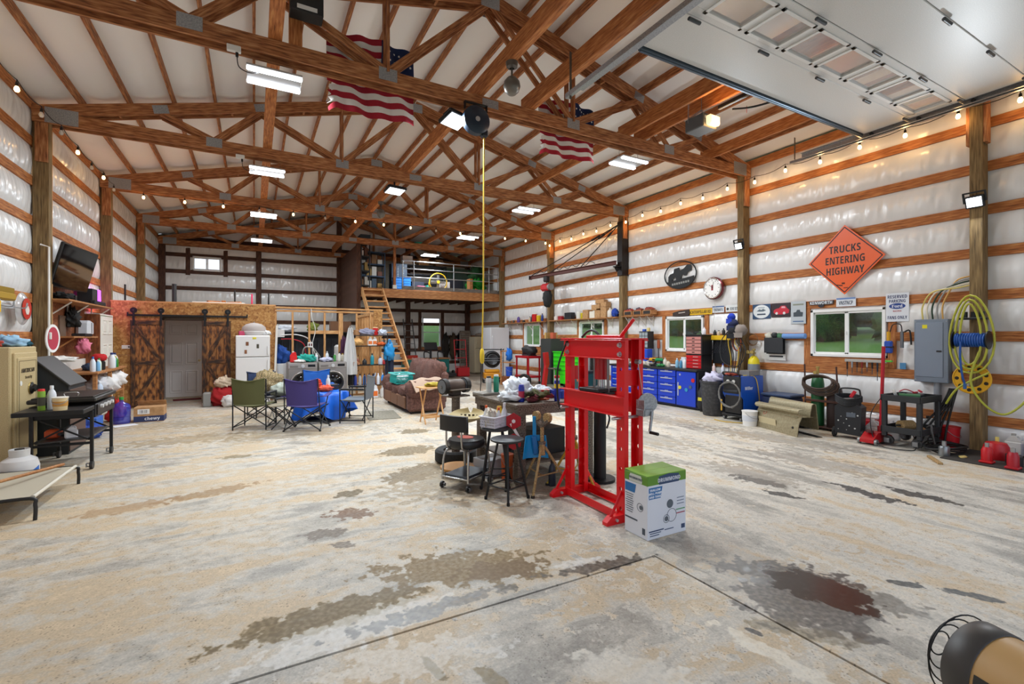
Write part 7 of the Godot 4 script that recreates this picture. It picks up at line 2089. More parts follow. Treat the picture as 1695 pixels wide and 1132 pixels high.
func build_press():
	var t := T("hydraulic_press", "bright red H-frame hydraulic shop press with a hand winch", "press", V(2.91, 0, -3.54))
	var red := c("e01018", 0.3)
	var zp := 0.39
	# the open sides of the uprights face each other along x; posts at both ends along z
	for z in [-zp, zp]:
		for s in [-1, 1]:
			P(t, "upright", press_post(1.56), red, V(s * 0.105, 0.02, z), V(0, -90 if s < 0 else 90, 0))
		# foot and its diagonal struts
		P(t, "foot", PR([[-0.3, 0.0], [0.3, 0.0], [0.3, 0.03], [0.25, 0.07], [-0.25, 0.07], [-0.3, 0.03]], 0.06), red, V(0, 0, z * 1.05))
		for s in [-1, 1]:
			bm(t, "foot_strut", V(s * 0.24, 0.06, z * 1.06), V(s * 0.11, 0.26, z * 1.06), 0.008, 0.035, red)
			P(t, "bolt", C(0.014, 0.1, -1, 6), c("c8ccd0", 0.3, 0.8), V(s * 0.2, 0.04, z * 1.05), V(90, 0, 0))
		P(t, "tie_plate", B(0.2, 0.1, 0.01), red, V(0, 0.4, z))
		P(t, "tie_plate", B(0.2, 0.14, 0.01), red, V(0, 1.24, z))
	for s in [-1, 1]:
		P(t, "base_rail", J([[B(0.045, 0.008, zp * 2, 0.001), V(s * 0.12, 0.02, 0)], [B(0.008, 0.07, zp * 2, 0.001), V(s * 0.14, 0.05, 0)]]), red)
		# head beam and work bed: channels on both sides
		P(t, "head_beam", J([[B(0.008, 0.17, zp * 2 + 0.13, 0.001), V(s * 0.11, 1.49, 0)], [B(0.05, 0.009, zp * 2 + 0.13, 0.001), V(s * 0.135, 1.57, 0)], [B(0.05, 0.009, zp * 2 + 0.13, 0.001), V(s * 0.135, 1.41, 0)]]), red)
		P(t, "bed_beam", J([[B(0.008, 0.17, zp * 2 + 0.11, 0.001), V(s * 0.115, 1.0, 0)], [B(0.06, 0.009, zp * 2 + 0.11, 0.001), V(s * 0.142, 1.08, 0)], [B(0.06, 0.009, zp * 2 + 0.11, 0.001), V(s * 0.142, 0.92, 0)]]), red)
		for z in [-zp, zp]:
			for y in [1.45, 1.53]:
				P(t, "bolt", J([[C(0.017, 0.02, -1, 6), xf(V0, V(0, 0, 90))], [C(0.024, 0.006, -1, 14), xf(V(-s * 0.012, 0, 0), V(0, 0, 90))]]), c("c8ccd0", 0.3, 0.8), V(s * 0.125, y, z))
	P(t, "head_plate", B(0.3, 0.012, zp * 2 + 0.14), red, V(0, 1.585, 0))
	P(t, "head_bar", B(0.06, 0.03, 0.5), red, V(0.0, 1.606, 0.05))
	for z in [-zp, zp]:
		P(t, "bed_pin", C(0.014, 0.4, -1, 10), c("c8ccd0", 0.3, 0.8), V(0, 0.895, z), V(0, 0, 90))
	# ram and plates
	P(t, "jack_body", C(0.06, 0.2, -1, 20), c("b01018", 0.35), V(0, 1.3, 0.0))
	P(t, "ram", C(0.035, 0.14, -1, 16), c("c8ccd0", 0.2, 0.9), V(0, 1.15, 0.0))
	for s in [-1, 1]:
		P(t, "spring", C(0.013, 0.36, -1, 8), c("8c9094", 0.3, 0.8), V(0, 1.23, s * 0.1))
	P(t, "ram_plate", B(0.12, 0.02, 0.26), c("2a2c2e", 0.5, 0.3), V(0, 1.075, 0))
	P(t, "press_plate", B(0.3, 0.035, 0.26), c("1e2022", 0.5, 0.3), V(0, 1.103, -0.02), V(0, 6, 0))
	# winch on the end upright
	var w := P(t, "winch_drum", C(0.085, 0.02, -1, 28), W["galv"], V(0.13, 1.02, zp + 0.08), V(90, 0, 30))
	P(w, "drum_core", C(0.045, 0.07, -1, 16), W["galv"], V(0, -0.03, 0))
	P(w, "gear_rim", TO(0.07, 0.088, 28, 6), W["galv"])
	P(t, "winch_frame", J([[B(0.12, 0.06, 0.1), V(0.11, 0.94, zp + 0.07)], [B(0.01, 0.14, 0.1), V(0.06, 0.98, zp + 0.07)]]), W["galv"])
	P(t, "crank_arm", TB([V(0.14, 0.95, zp + 0.13), V(0.1, 0.78, zp + 0.14)], 0.012, 8), W["galv"])
	P(t, "crank_grip", C(0.014, 0.09, -1, 10), c("1c1c1c", 0.6), V(0.1, 0.775, zp + 0.19), V(90, 0, 0))
	P(t, "cable", TB([V(0.1, 1.06, zp + 0.06), V(0.04, 1.38, zp + 0.06)], 0.004, 6), c("c0c0c0", 0.3, 0.8))
	P(t, "pulley", C(0.02, 0.05, -1, 14), W["galv"], V(0.04, 1.385, zp + 0.06), V(90, 0, 0))
	P(t, "cable", TB([V(0.0, 1.4, -zp + 0.03), V(0.0, 0.1, -zp + 0.03)], 0.003, 5), c("c0c0c0", 0.3, 0.8))
	P(t, "pump_handle", TB([V(-0.05, 1.6, 0.32), V(0.02, 1.76, 0.42)], 0.016, 8), red)
	P(t, "hose", TB(curve([V(-0.12, 1.58, -0.38), V(-0.19, 1.3, -0.45), V(-0.17, 1.0, -0.49), V(-0.15, 0.86, -0.47)], 6), 0.01, 7), c("18191a", 0.5))
	P(t, "hose_arc", TB(curve([V(0, 1.6, -0.3), V(0, 1.66, -0.2), V(0, 1.66, -0.1), V(0, 1.6, 0.0)], 5), 0.012, 7), c("18191a", 0.5))
	# pump carton: green lid band, printed faces
	var b := T("pump_carton", "white and green printed pump carton in front of the press", "box", V(2.92, 0, -2.86))
	var bw := 0.43
	var bh := 0.5
	var bd := 0.26
	P(b, "body", B(bw, bh, bd, 0.004), c("dcdfe6", 0.6), V(0, bh / 2, 0))
	P(b, "green_band", B(bw + 0.002, 0.075, bd + 0.002, 0.003), c("5f8f2c", 0.55), V(0, bh - 0.0375, 0))
	P(b, "top_flap", J([[B(bw, 0.006, bd * 0.49), V(0, bh + 0.003, bd * 0.25)], [B(bw, 0.006, bd * 0.49), xf(V(0, bh + 0.006, -bd * 0.25), V(3, 0, 0))]]), c("86b43c", 0.55))
	var fz := bd / 2 + 0.0015
	P(b, "logo_plate", PR([[-0.11, -0.035], [0.11, -0.035], [0.12, 0.0], [0.11, 0.03], [0.0, 0.042], [-0.11, 0.03], [-0.12, 0.0]], 0.002), c("2c4468", 0.5), V(0.02, 0.46, fz))
	P(b, "logo_lettering", TX("DRUMMOND", 0.03, 0.002), c("d8dce4", 0.5), V(0.02, 0.458, fz + 0.0015))
	P(b, "blue_panel", PR([[-0.07, -0.045], [0.055, -0.045], [0.075, 0.045], [-0.07, 0.045]], 0.002), c("1f6aa8", 0.5), V(-0.13, 0.365, fz))
	for k in 3:
		P(b, "print_line", TX(["SHALLOW", "WELL PUMP", "AND TANK"][k], 0.018, 0.002), c("eef2f6", 0.5), V(-0.135, 0.39 - 0.027 * k, fz + 0.0015))
	# drawing of the pump
	var ink := c("5c646c", 0.6)
	P(b, "pump_drawing", J([[C(0.035, 0.002, -1, 24), xf(V(0.03, 0.255, fz), V(90, 0, 0))], [B(0.06, 0.05, 0.002, 0), V(0.07, 0.265, fz)], [B(0.05, 0.03, 0.002, 0), V(-0.03, 0.24, fz)]]), ink)
	P(b, "tank_drawing", J([[TO(0.05, 0.054, 28, 4), xf(V(0.05, 0.16, fz), V(90, 0, 0))], [TO(0.03, 0.034, 24, 4), xf(V(-0.01, 0.14, fz), V(90, 0, 0))], [C(0.02, 0.002, -1, 20), xf(V(-0.01, 0.14, fz), V(90, 0, 0))]]), ink)
	P(b, "print_rule", B(0.1, 0.007, 0.002, 0), c("4c9a5c", 0.5), V(0.15, 0.195, fz))
	P(b, "print_rule", B(0.1, 0.007, 0.002, 0), c("a83a4c", 0.5), V(0.15, 0.165, fz))
	P(b, "print_lines", J([[B(0.16, 0.009, 0.002, 0), V(-0.12, 0.065, fz)], [B(0.12, 0.006, 0.002, 0), V(-0.13, 0.048, fz)], [B(0.1, 0.006, 0.002, 0), V(-0.14, 0.03, fz)], [B(0.1, 0.006, 0.002, 0), V(0.02, 0.055, fz)], [B(0.04, 0.035, 0.002, 0), V(0.18, 0.05, fz)], [B(0.08, 0.004, 0.002, 0), V(0.15, 0.29, fz)], [B(0.08, 0.004, 0.002, 0), V(0.15, 0.265, fz)], [B(0.08, 0.004, 0.002, 0), V(0.15, 0.24, fz)]]), c("3a4a6c", 0.6))
	var sx := -bw / 2 - 0.0015
	var side := P(b, "side_logo", PR([[-0.07, -0.03], [0.07, -0.03], [0.075, 0.0], [0.06, 0.03], [-0.06, 0.03], [-0.075, 0.0]], 0.002), c("c8ccc4", 0.5), V(sx, 0.46, 0), V(0, -90, 0))
	P(side, "side_lettering", TX("DRUMMOND", 0.018, 0.002), c("3a4a5c", 0.5), V(0, 0, 0.0015))
	P(b, "side_panel", PR([[-0.06, -0.035], [0.05, -0.035], [0.065, 0.035], [-0.06, 0.035]], 0.002), c("1f6aa8", 0.5), V(sx, 0.375, -0.06), V(0, -90, 0))
	var sl := []
	for k in 9:
		sl.append([B(0.002, 0.005, 0.09 - 0.01 * (k % 3), 0), V(sx, 0.32 - 0.018 * k, -0.07)])
	sl.append([B(0.002, 0.012, 0.14, 0), V(sx, 0.125, -0.05)])
	sl.append([B(0.002, 0.05, 0.03, 0), V(sx, 0.06, 0.09)])
	P(b, "side_lines", J(sl), c("4a525c", 0.6))
	P(b, "side_drawing", J([[TO(0.03, 0.034, 20, 4), xf(V(sx, 0.24, 0.05), V(0, 0, 90))], [C(0.018, 0.002, -1, 16), xf(V(sx, 0.24, 0.06), V(0, 0, 90))]]), ink)

# ---------------------------------------------------------------- corner of the foreground: torpedo heater
func build_foreground():
	var t := T("torpedo_heater", "tan forced-air torpedo heater with a wire cage and black band", "heater", V(2.48, 0, -0.77), -18)
	t.scale = V1 * 1.08
	var y := 0.3
	# axis along local z: cage at -z
	P(t, "shell", L([[0.13, 0.0], [0.15, 0.02], [0.15, 0.8], [0.13, 0.84], [0.12, 0.84], [0.12, 0.8]], 36), c("b8905a", 0.45), V(0, y, 0.06), V(90, 0, 0))
	P(t, "band", L([[0.152, 0.0], [0.156, 0.005], [0.156, 0.085], [0.152, 0.09]], 36), c("3a3632", 0.45), V(0, y, 0.02), V(90, 0, 0))
	P(t, "inner_ring", L([[0.15, 0.0], [0.12, 0.01], [0.1, 0.1]], 36), c("2a2826", 0.5), V(0, y, 0.02), V(90, 0, 0))
	var cg := []
	for k in 4:
		var r: float = [0.15, 0.12, 0.085, 0.045][k]
		cg.append([TO(r - 0.003, r + 0.003, 32, 5), xf(V(0, 0, -0.02 - 0.025 * k), V(90, 0, 0))])
	for k in 6:
		var a = TAU * k / 12
		var pts := []
		for j in 13:
			var u := -1.0 + j / 6.0
			pts.append(V(cos(a) * 0.15 * u, sin(a) * 0.15 * u, 0.02 - 0.115 * sqrt(maxf(0.0, 1.0 - u * u * 0.98))))
		cg.append([TB(pts, 0.003, 5), V0])
	P(t, "wire_cage", J(cg), c("1c1b1a", 0.4, 0.4), V(0, y, 0))
	P(t, "dark_label", SH(10, 2, 0.002, func(u, v): return V(0.1515 * sin(-2.5 + u * 1.25), y + 0.1515 * cos(-2.5 + u * 1.25), 0.12 + 0.45 * v)), c("26241f", 0.5))
	P(t, "label_box", SH(4, 2, 0.002, func(u, v): return V(0.154 * sin(-1.75 + u * 0.3), y + 0.154 * cos(-1.75 + u * 0.3), 0.17 + 0.1 * v)), c("d8cfc0", 0.5))
	P(t, "stand", J([[TB(curve([V(-0.16, 0.01, 0.15), V(-0.12, 0.17, 0.17), V(0.12, 0.17, 0.17), V(0.16, 0.01, 0.15)], 4), 0.012, 7), V0], [TB(curve([V(-0.16, 0.01, 0.75), V(-0.12, 0.17, 0.72), V(0.12, 0.17, 0.72), V(0.16, 0.01, 0.75)], 4), 0.012, 7), V0]]), c("2c2a28", 0.5))
	P(t, "handle", TB(curve([V(0, y + 0.14, 0.35), V(0, y + 0.2, 0.38), V(0, y + 0.2, 0.55), V(0, y + 0.14, 0.58)], 4), 0.01, 7), c("2c2a28", 0.5))

# ---------------------------------------------------------------- under the loft and the far right corner
func fridge_box(label: String, p: Vector3, ry: float, w: float, h: float, d: float, col: String, split: float):
	var t := T("refrigerator", label, "refrigerator", p, ry)
	P(t, "cabinet", B(w, h - 0.03, d, 0.012), c(col, 0.4), V(0, h / 2 + 0.015, 0))
	var a := P(t, "upper_door", B(w - 0.01, h * (1 - split) - 0.02, 0.05, 0.012), c(col, 0.35), V(0, h * (split + 1) / 2, d / 2 + 0.026))
	P(t, "lower_door", B(w - 0.01, h * split - 0.06, 0.05, 0.012), c(col, 0.35), V(0, h * split / 2 + 0.03, d / 2 + 0.026))
	P(a, "handle", TB(curve([V(-w * 0.42, -h * (1 - split) * 0.4, 0.03), V(-w * 0.42, -h * (1 - split) * 0.36, 0.07), V(-w * 0.42, h * (1 - split) * 0.2, 0.07), V(-w * 0.42, h * (1 - split) * 0.24, 0.03)], 4), 0.014, 8), c(col, 0.3))

func build_under_mezzanine():
	fridge_box("large white upright refrigerator under the loft edge", V(8.55, 0, -17.0), 0, 0.82, 1.98, 0.72, "d3d3d6", 0.32)
	fridge_box("older cream refrigerator standing behind the white one", V(8.72, 0, -19.0), 0, 0.66, 1.62, 0.6, "b8a98c", 0.68)
	lump("bundle of cloth on top of the cream refrigerator", V(8.75, 1.62, -19.0), 0.18, 0.08, 0.16, "8a7a6c", "cloth", "cloth", 0.4, 91)
	var lo := T("louvre_door", "pale slatted closet door leaning in the far corner", "door", V(8.62, 0, -20.3))
	P(lo, "frame", J([[B(0.05, 1.9, 0.03), V(-0.25, 0.95, 0)], [B(0.05, 1.9, 0.03), V(0.25, 0.95, 0)], [B(0.55, 0.08, 0.03), V(0, 1.86, 0)], [B(0.55, 0.1, 0.03), V(0, 0.05, 0)]]), c("8c8074", 0.7))
	for k in 22:
		P(lo, "louvre", B(0.44, 0.07, 0.01), c("978b7e", 0.7), V(0, 0.15 + 0.078 * k, 0), V(35, 0, 0))
	# ladder
	var la := T("step_ladder", "dark metal ladder leaning on the back wall post", "ladder", V(6.0, 0, -20.2))
	for s in [-1, 1]:
		bm(la, "rail", V(s * 0.24, 0, 0.3), V(s * 0.2, 2.4, -0.45), 0.03, 0.07, c("5a5c5e", 0.4, 0.4), Vector3.BACK)
	for k in 8:
		var f := (k + 0.6) / 8.4
		P(la, "rung", B(0.44, 0.025, 0.05), c("6c6e70", 0.4, 0.4), V(0, 2.4 * f, 0.3 - 0.75 * f))
	# stacked machines and bench in the gloom
	var tb := T("teal_bench", "long teal workbench with a wooden top under the sash window", "workbench", V(6.35, 0, -19.2))
	P(tb, "body", B(1.9, 0.62, 0.6), c("0f6a64", 0.5), V(0, 0.36, 0))
	P(tb, "top", B(1.95, 0.05, 0.65), W["shelfwood"], V(0, 0.7, 0))
	carton("red toolbox on the teal bench", V(5.75, 0.726, -19.15), 0.42, 0.12, 0.24, 5, c("b03020", 0.4), false, "toolbox", "toolbox")
	var tm := T("treadmill", "black treadmill with a console standing before the sash window", "treadmill", V(6.55, 0, -18.2), 10)
	P(tm, "deck", B(0.7, 0.12, 1.5), c("1c1c1e", 0.5), V(0, 0.12, 0.1))
	for s in [-1, 1]:
		P(tm, "arm", TB(curve([V(s * 0.32, 0.15, -0.4), V(s * 0.32, 0.9, -0.6), V(s * 0.32, 1.0, -0.4), V(s * 0.32, 0.95, -0.1)], 5), 0.025, 8), c("2a2a2c", 0.5))
	P(tm, "console", B(0.6, 0.34, 0.08, 0.02), c("202226", 0.4), V(0, 1.22, -0.62), V(-20, 0, 0))
	P(tm, "console_post", B(0.08, 0.9, 0.06), c("2a2a2c", 0.5), V(0, 0.6, -0.62))
	var ht := T("hand_truck", "red steel hand truck standing under the loft", "hand truck", V(7.45, 0, -17.9))
	var red := c("b41620", 0.4)
	for s in [-1, 1]:
		P(ht, "side_rail", TB([V(s * 0.25, 0.1, 0), V(s * 0.25, 1.5, -0.2)], 0.018, 8), red)
		tire(ht, "wheel", 0.13, 0.07, V(s * 0.32, 0.13, -0.12), V(0, 0, 90))
	for y in [0.4, 0.75, 1.1, 1.48]:
		P(ht, "cross_bar", TB([V(-0.25, y, -0.2 * (y - 0.1) / 1.4), V(0.25, y, -0.2 * (y - 0.1) / 1.4)], 0.014, 8), red)
	P(ht, "toe_plate", B(0.5, 0.01, 0.24), red, V(0, 0.02, 0.12))
	carton("red crate riding on the hand truck", V(7.45, 0.03, -17.76), 0.5, 0.34, 0.22, 0, c("a8141c", 0.45), false, "red_crate", "crate")
	for e in [[7.84, "2c2620", "dark brown work coat hanging on the back wall"], [8.2, "4a3c2c", "tan canvas coat hanging on the back wall"], [8.56, "14161c", "black jacket hanging beside the coats on the back wall"]]:
		var co := T("hanging_coat", e[2], "coat", V(e[0], 0.55, -20.75))
		P(co, "body", BL(0.16, 0.58, 0.12, 0.25, int(e[0] * 100), 1.4, 22), c(e[1], 0.95), V(0, 0.6, 0))
		P(co, "hook", C(0.008, 0.1, -1, 6), c("8a8a88", 0.4, 0.6), V(0, 1.2, -0.06), V(90, 0, 0))
	tub("beige bucket with orange tools at the stair foot", V(4.55, 0, -13.3), 0.16, 0.36, "b8ac98", "", "tool_bucket")
	lump("orange and red power tools piled in the beige bucket", V(4.55, 0.34, -13.3), 0.15, 0.11, 0.13, "d0481c", "tools", "power_tools", 0.5, 92)
	# yellow heater on wheels
	var h := T("drum_heater", "yellow wheeled heater with a round black burner in a tube cage", "heater", V(7.35, 0, -14.9), -15)
	P(h, "tank", B(0.62, 0.2, 0.42, 0.03), c("d08a1c", 0.4), V(0, 0.26, 0))
	P(h, "top_box", B(0.5, 0.1, 0.36, 0.02), c("d8941c", 0.4), V(0, 0.42, 0))
	P(h, "burner", L([[0.0, -0.1], [0.28, -0.1], [0.3, -0.06], [0.3, 0.08], [0.24, 0.1], [0.2, 0.06], [0.0, 0.05]], 32), c("2c2c2c", 0.45, 0.3), V(0, 0.82, 0), V(90, 0, 0))
	P(h, "burner_cone", L([[0.0, 0.02], [0.1, 0.04], [0.18, 0.08], [0.2, 0.06]], 28), c("4a4c4e", 0.35, 0.5), V(0, 0.82, 0.08), V(90, 0, 0))
	for y in [0.78, 0.86]:
		P(h, "guard_bar", TB([V(-0.34, y, 0.2), V(0.34, y, 0.2)], 0.01, 6), c("8c9094", 0.35, 0.6))
	for q in [-0.2, 0.2]:
		P(h, "cage_hoop", TB(curve([V(-0.36, 0.05, q), V(-0.36, 1.1, q), V(-0.34, 1.16, q), V(0.34, 1.16, q), V(0.36, 1.1, q), V(0.36, 0.05, q)], 4), 0.014, 7), c("222426", 0.45, 0.3))
	for s in [-1, 1]:
		tire(h, "wheel", 0.12, 0.06, V(0.3, 0.12, s * 0.24), V(90, 0, 0))
	P(h, "rest_leg", B(0.04, 0.12, 0.3), c("222426", 0.5), V(-0.3, 0.06, 0))
	# tyres, bucket, rag stand
	for k in 2:
		var ty := T("tyre", ["worn brown tyre lying on the floor behind the welding table", "worn tyre with a yellow wheel standing on edge"][k], "tyre", V(7.12 + 0.36 * k, 0.0, -12.6 - 0.25 * k))
		if k == 0:
			tire(ty, "tread", 0.32, 0.22, V(0, 0.11, 0), V0)
			P(ty, "wheel_disc", C(0.2, 0.1, -1, 20), W["rusty"], V(0, 0.12, 0))
		else:
			tire(ty, "tread", 0.22, 0.16, V(0, 0.22, 0), V(0, 30, 80))
			P(ty, "wheel_disc", C(0.13, 0.1, -1, 20), c("c8962c", 0.5), V(0, 0.22, 0), V(0, 30, 80))
	tub("blue bucket below the blue rag stand", V(7.5, 0.3, -13.9), 0.12, 0.32, "1c4cb8", "", "blue_bucket")
	var rs := T("rag_stand", "wooden stand with a bright blue rag beside the refrigerators", "stand", V(7.5, 0, -13.9))
	P(rs, "base", B(0.36, 0.29, 0.36), W["brownply"], V(0, 0.145, 0))
	P(rs, "post", B(0.05, 1.15, 0.05), W["shelfwood"], V(-0.2, 0.575, -0.2))
	P(rs, "arm", B(0.45, 0.04, 0.05), W["shelfwood"], V(0.0, 1.13, -0.2))
	P(rs, "rag", BL(0.11, 0.2, 0.08, 0.35, 93, 1.6, 20), c("1c6cc8", 0.85), V(0.1, 1.0, -0.18))
	P(rs, "tray", B(0.34, 0.03, 0.3), W["shelfwood"], V(0.04, 0.75, -0.1))
	# red engine hoist, red cart with motor
	var eh := T("engine_hoist", "folded red engine hoist leaning by the green tool chest", "hoist", V(8.0, 0, -12.55))
	bm(eh, "boom", V(-0.05, 0.05, 0.1), V(0.12, 0.75, 0.0), 0.1, 0.13, red, Vector3.RIGHT)
	bm(eh, "mast", V(0.12, 0.72, 0.0), V(0.08, 1.12, 0.0), 0.11, 0.15, red, Vector3.RIGHT)
	P(eh, "base", B(0.3, 0.07, 0.7), c("8a8478", 0.5, 0.3), V(0.2, 0.06, 0.25))
	P(eh, "jack_rod", C(0.025, 0.55, -1, 10), c("b8bcc0", 0.3, 0.7), V(0.28, 0.38, 0.2))
	P(eh, "shelf", B(0.4, 0.03, 0.3), c("6a665e", 0.5, 0.3), V(0.3, 0.62, 0.22))
	var rc := T("service_cart", "red steel service cart carrying a black motor", "cart", V(8.35, 0, -14.1))
	for s in [-1, 1]:
		for q in [-1, 1]:
			P(rc, "leg", B(0.05, 0.82, 0.05), red, V(s * 0.22, 0.5, q * 0.4))
			caster(rc, V(s * 0.22, 0, q * 0.4), 0.05)
	P(rc, "top_tray", B(0.52, 0.08, 0.9), red, V(0, 0.92, 0))
	P(rc, "lower_tray", B(0.52, 0.06, 0.9), red, V(0, 0.25, 0))
	var mo := T("chop_saw", "black and grey chop saw on the red service cart", "saw", V(8.35, 0.961, -14.0))
	P(mo, "body", BL(0.2, 0.16, 0.3, 0.15, 94, 1.4, 22, 0.7), c("1e1e20", 0.5), V(0, 0.16, 0))
	P(mo, "guard", C(0.17, 0.06, -1, 24), c("6c6e70", 0.4, 0.4), V(-0.12, 0.2, 0), V(0, 0, 90))
	P(mo, "base", B(0.34, 0.04, 0.44), c("3a3a3c", 0.5), V(0, 0.02, 0))
	# black cabinet and green tool chest
	var bc := T("steel_cabinet", "tall charcoal steel cabinet beside the green tool chest", "cabinet", V(8.72, 0, -13.1))
	P(bc, "body", B(0.56, 1.55, 0.62, 0.01), c("3a3c3a", 0.5, 0.2), V(0, 0.775, 0))
	P(bc, "door", B(0.012, 1.45, 0.58), c("424442", 0.5, 0.2), V(-0.286, 0.79, 0))
	P(bc, "latch", B(0.02, 0.1, 0.03), c("8a8c8c", 0.4, 0.5), V(-0.296, 0.85, 0.22))
	for e in [[8.6, -13.25, "c8a05c"], [8.72, -13.0, "d0b070"], [8.6, -12.9, "c05a3c"]]:
		carton("%s on top of the charcoal cabinet" % {"c8a05c": "tan block of wood", "d0b070": "straw-coloured wooden box", "c05a3c": "terracotta tin"}[e[2]], V(e[0], 1.551, e[1]), 0.14, 0.2, 0.14, 10, c(e[2], 0.7), false, "small_box")
	var gc := T("tool_chest", "bright lime green rolling tool chest with seven drawers", "tool chest", V(8.68, 0, -11.95))
	var lime := c("36d81c", 0.3)
	P(gc, "body", B(0.5, 0.98, 1.4, 0.01), c("1a1c1a", 0.45), V(0.02, 0.63, 0))
	for col in 2:
		for k in 6:
			var hh: float = 0.12 if k < 5 else 0.3
			var yy: float = 1.04 - 0.135 * k if k < 5 else 0.3
			var dw := P(gc, "drawer", B(0.025, hh, 0.66, 0.004), lime, V(-0.245, yy, -0.345 + 0.69 * col))
			P(dw, "pull", B(0.015, 0.018, 0.6), c("2aa818", 0.3), V(-0.012, hh / 2 - 0.02, 0))
	P(gc, "top", B(0.54, 0.03, 1.42), lime, V(0, 1.13, 0))
	for s in [-1, 1]:
		for q in [-1, 1]:
			caster(gc, V(s * 0.18, 0, q * 0.6), 0.065)
	var dp := T("drill_press", "teal bench drill press base with an orange badge", "drill press", V(8.05, 0, -10.45))
	P(dp, "cabinet", B(0.46, 0.62, 0.5), c("1c4a4c", 0.45), V(0, 0.31, 0))
	P(dp, "table", B(0.5, 0.06, 0.56), c("1f2224", 0.5), V(0, 0.65, 0))
	P(dp, "badge", B(0.004, 0.08, 0.2), c("c8502c", 0.4), V(-0.232, 0.42, 0))
	P(dp, "column", C(0.04, 0.6, -1, 14), W["galv"], V(0.1, 0.98, 0))
	P(dp, "head", B(0.3, 0.24, 0.24, 0.03), c("1c4a4c", 0.45), V(0.0, 1.36, 0))

# ---------------------------------------------------------------- right wall: jib hoist, shelves, signs, tools
func sign_plate(nm: String, label: String, z: float, y: float, w: float, h: float, col: String, cat := "sign", x := 9.07) -> Node3D:
	# local +z faces the room
	var t := T(nm, label, cat, V(x, y, z), -90)
	P(t, "plate", B(w, h, 0.006, 0.001), c(col, 0.4))
	return t

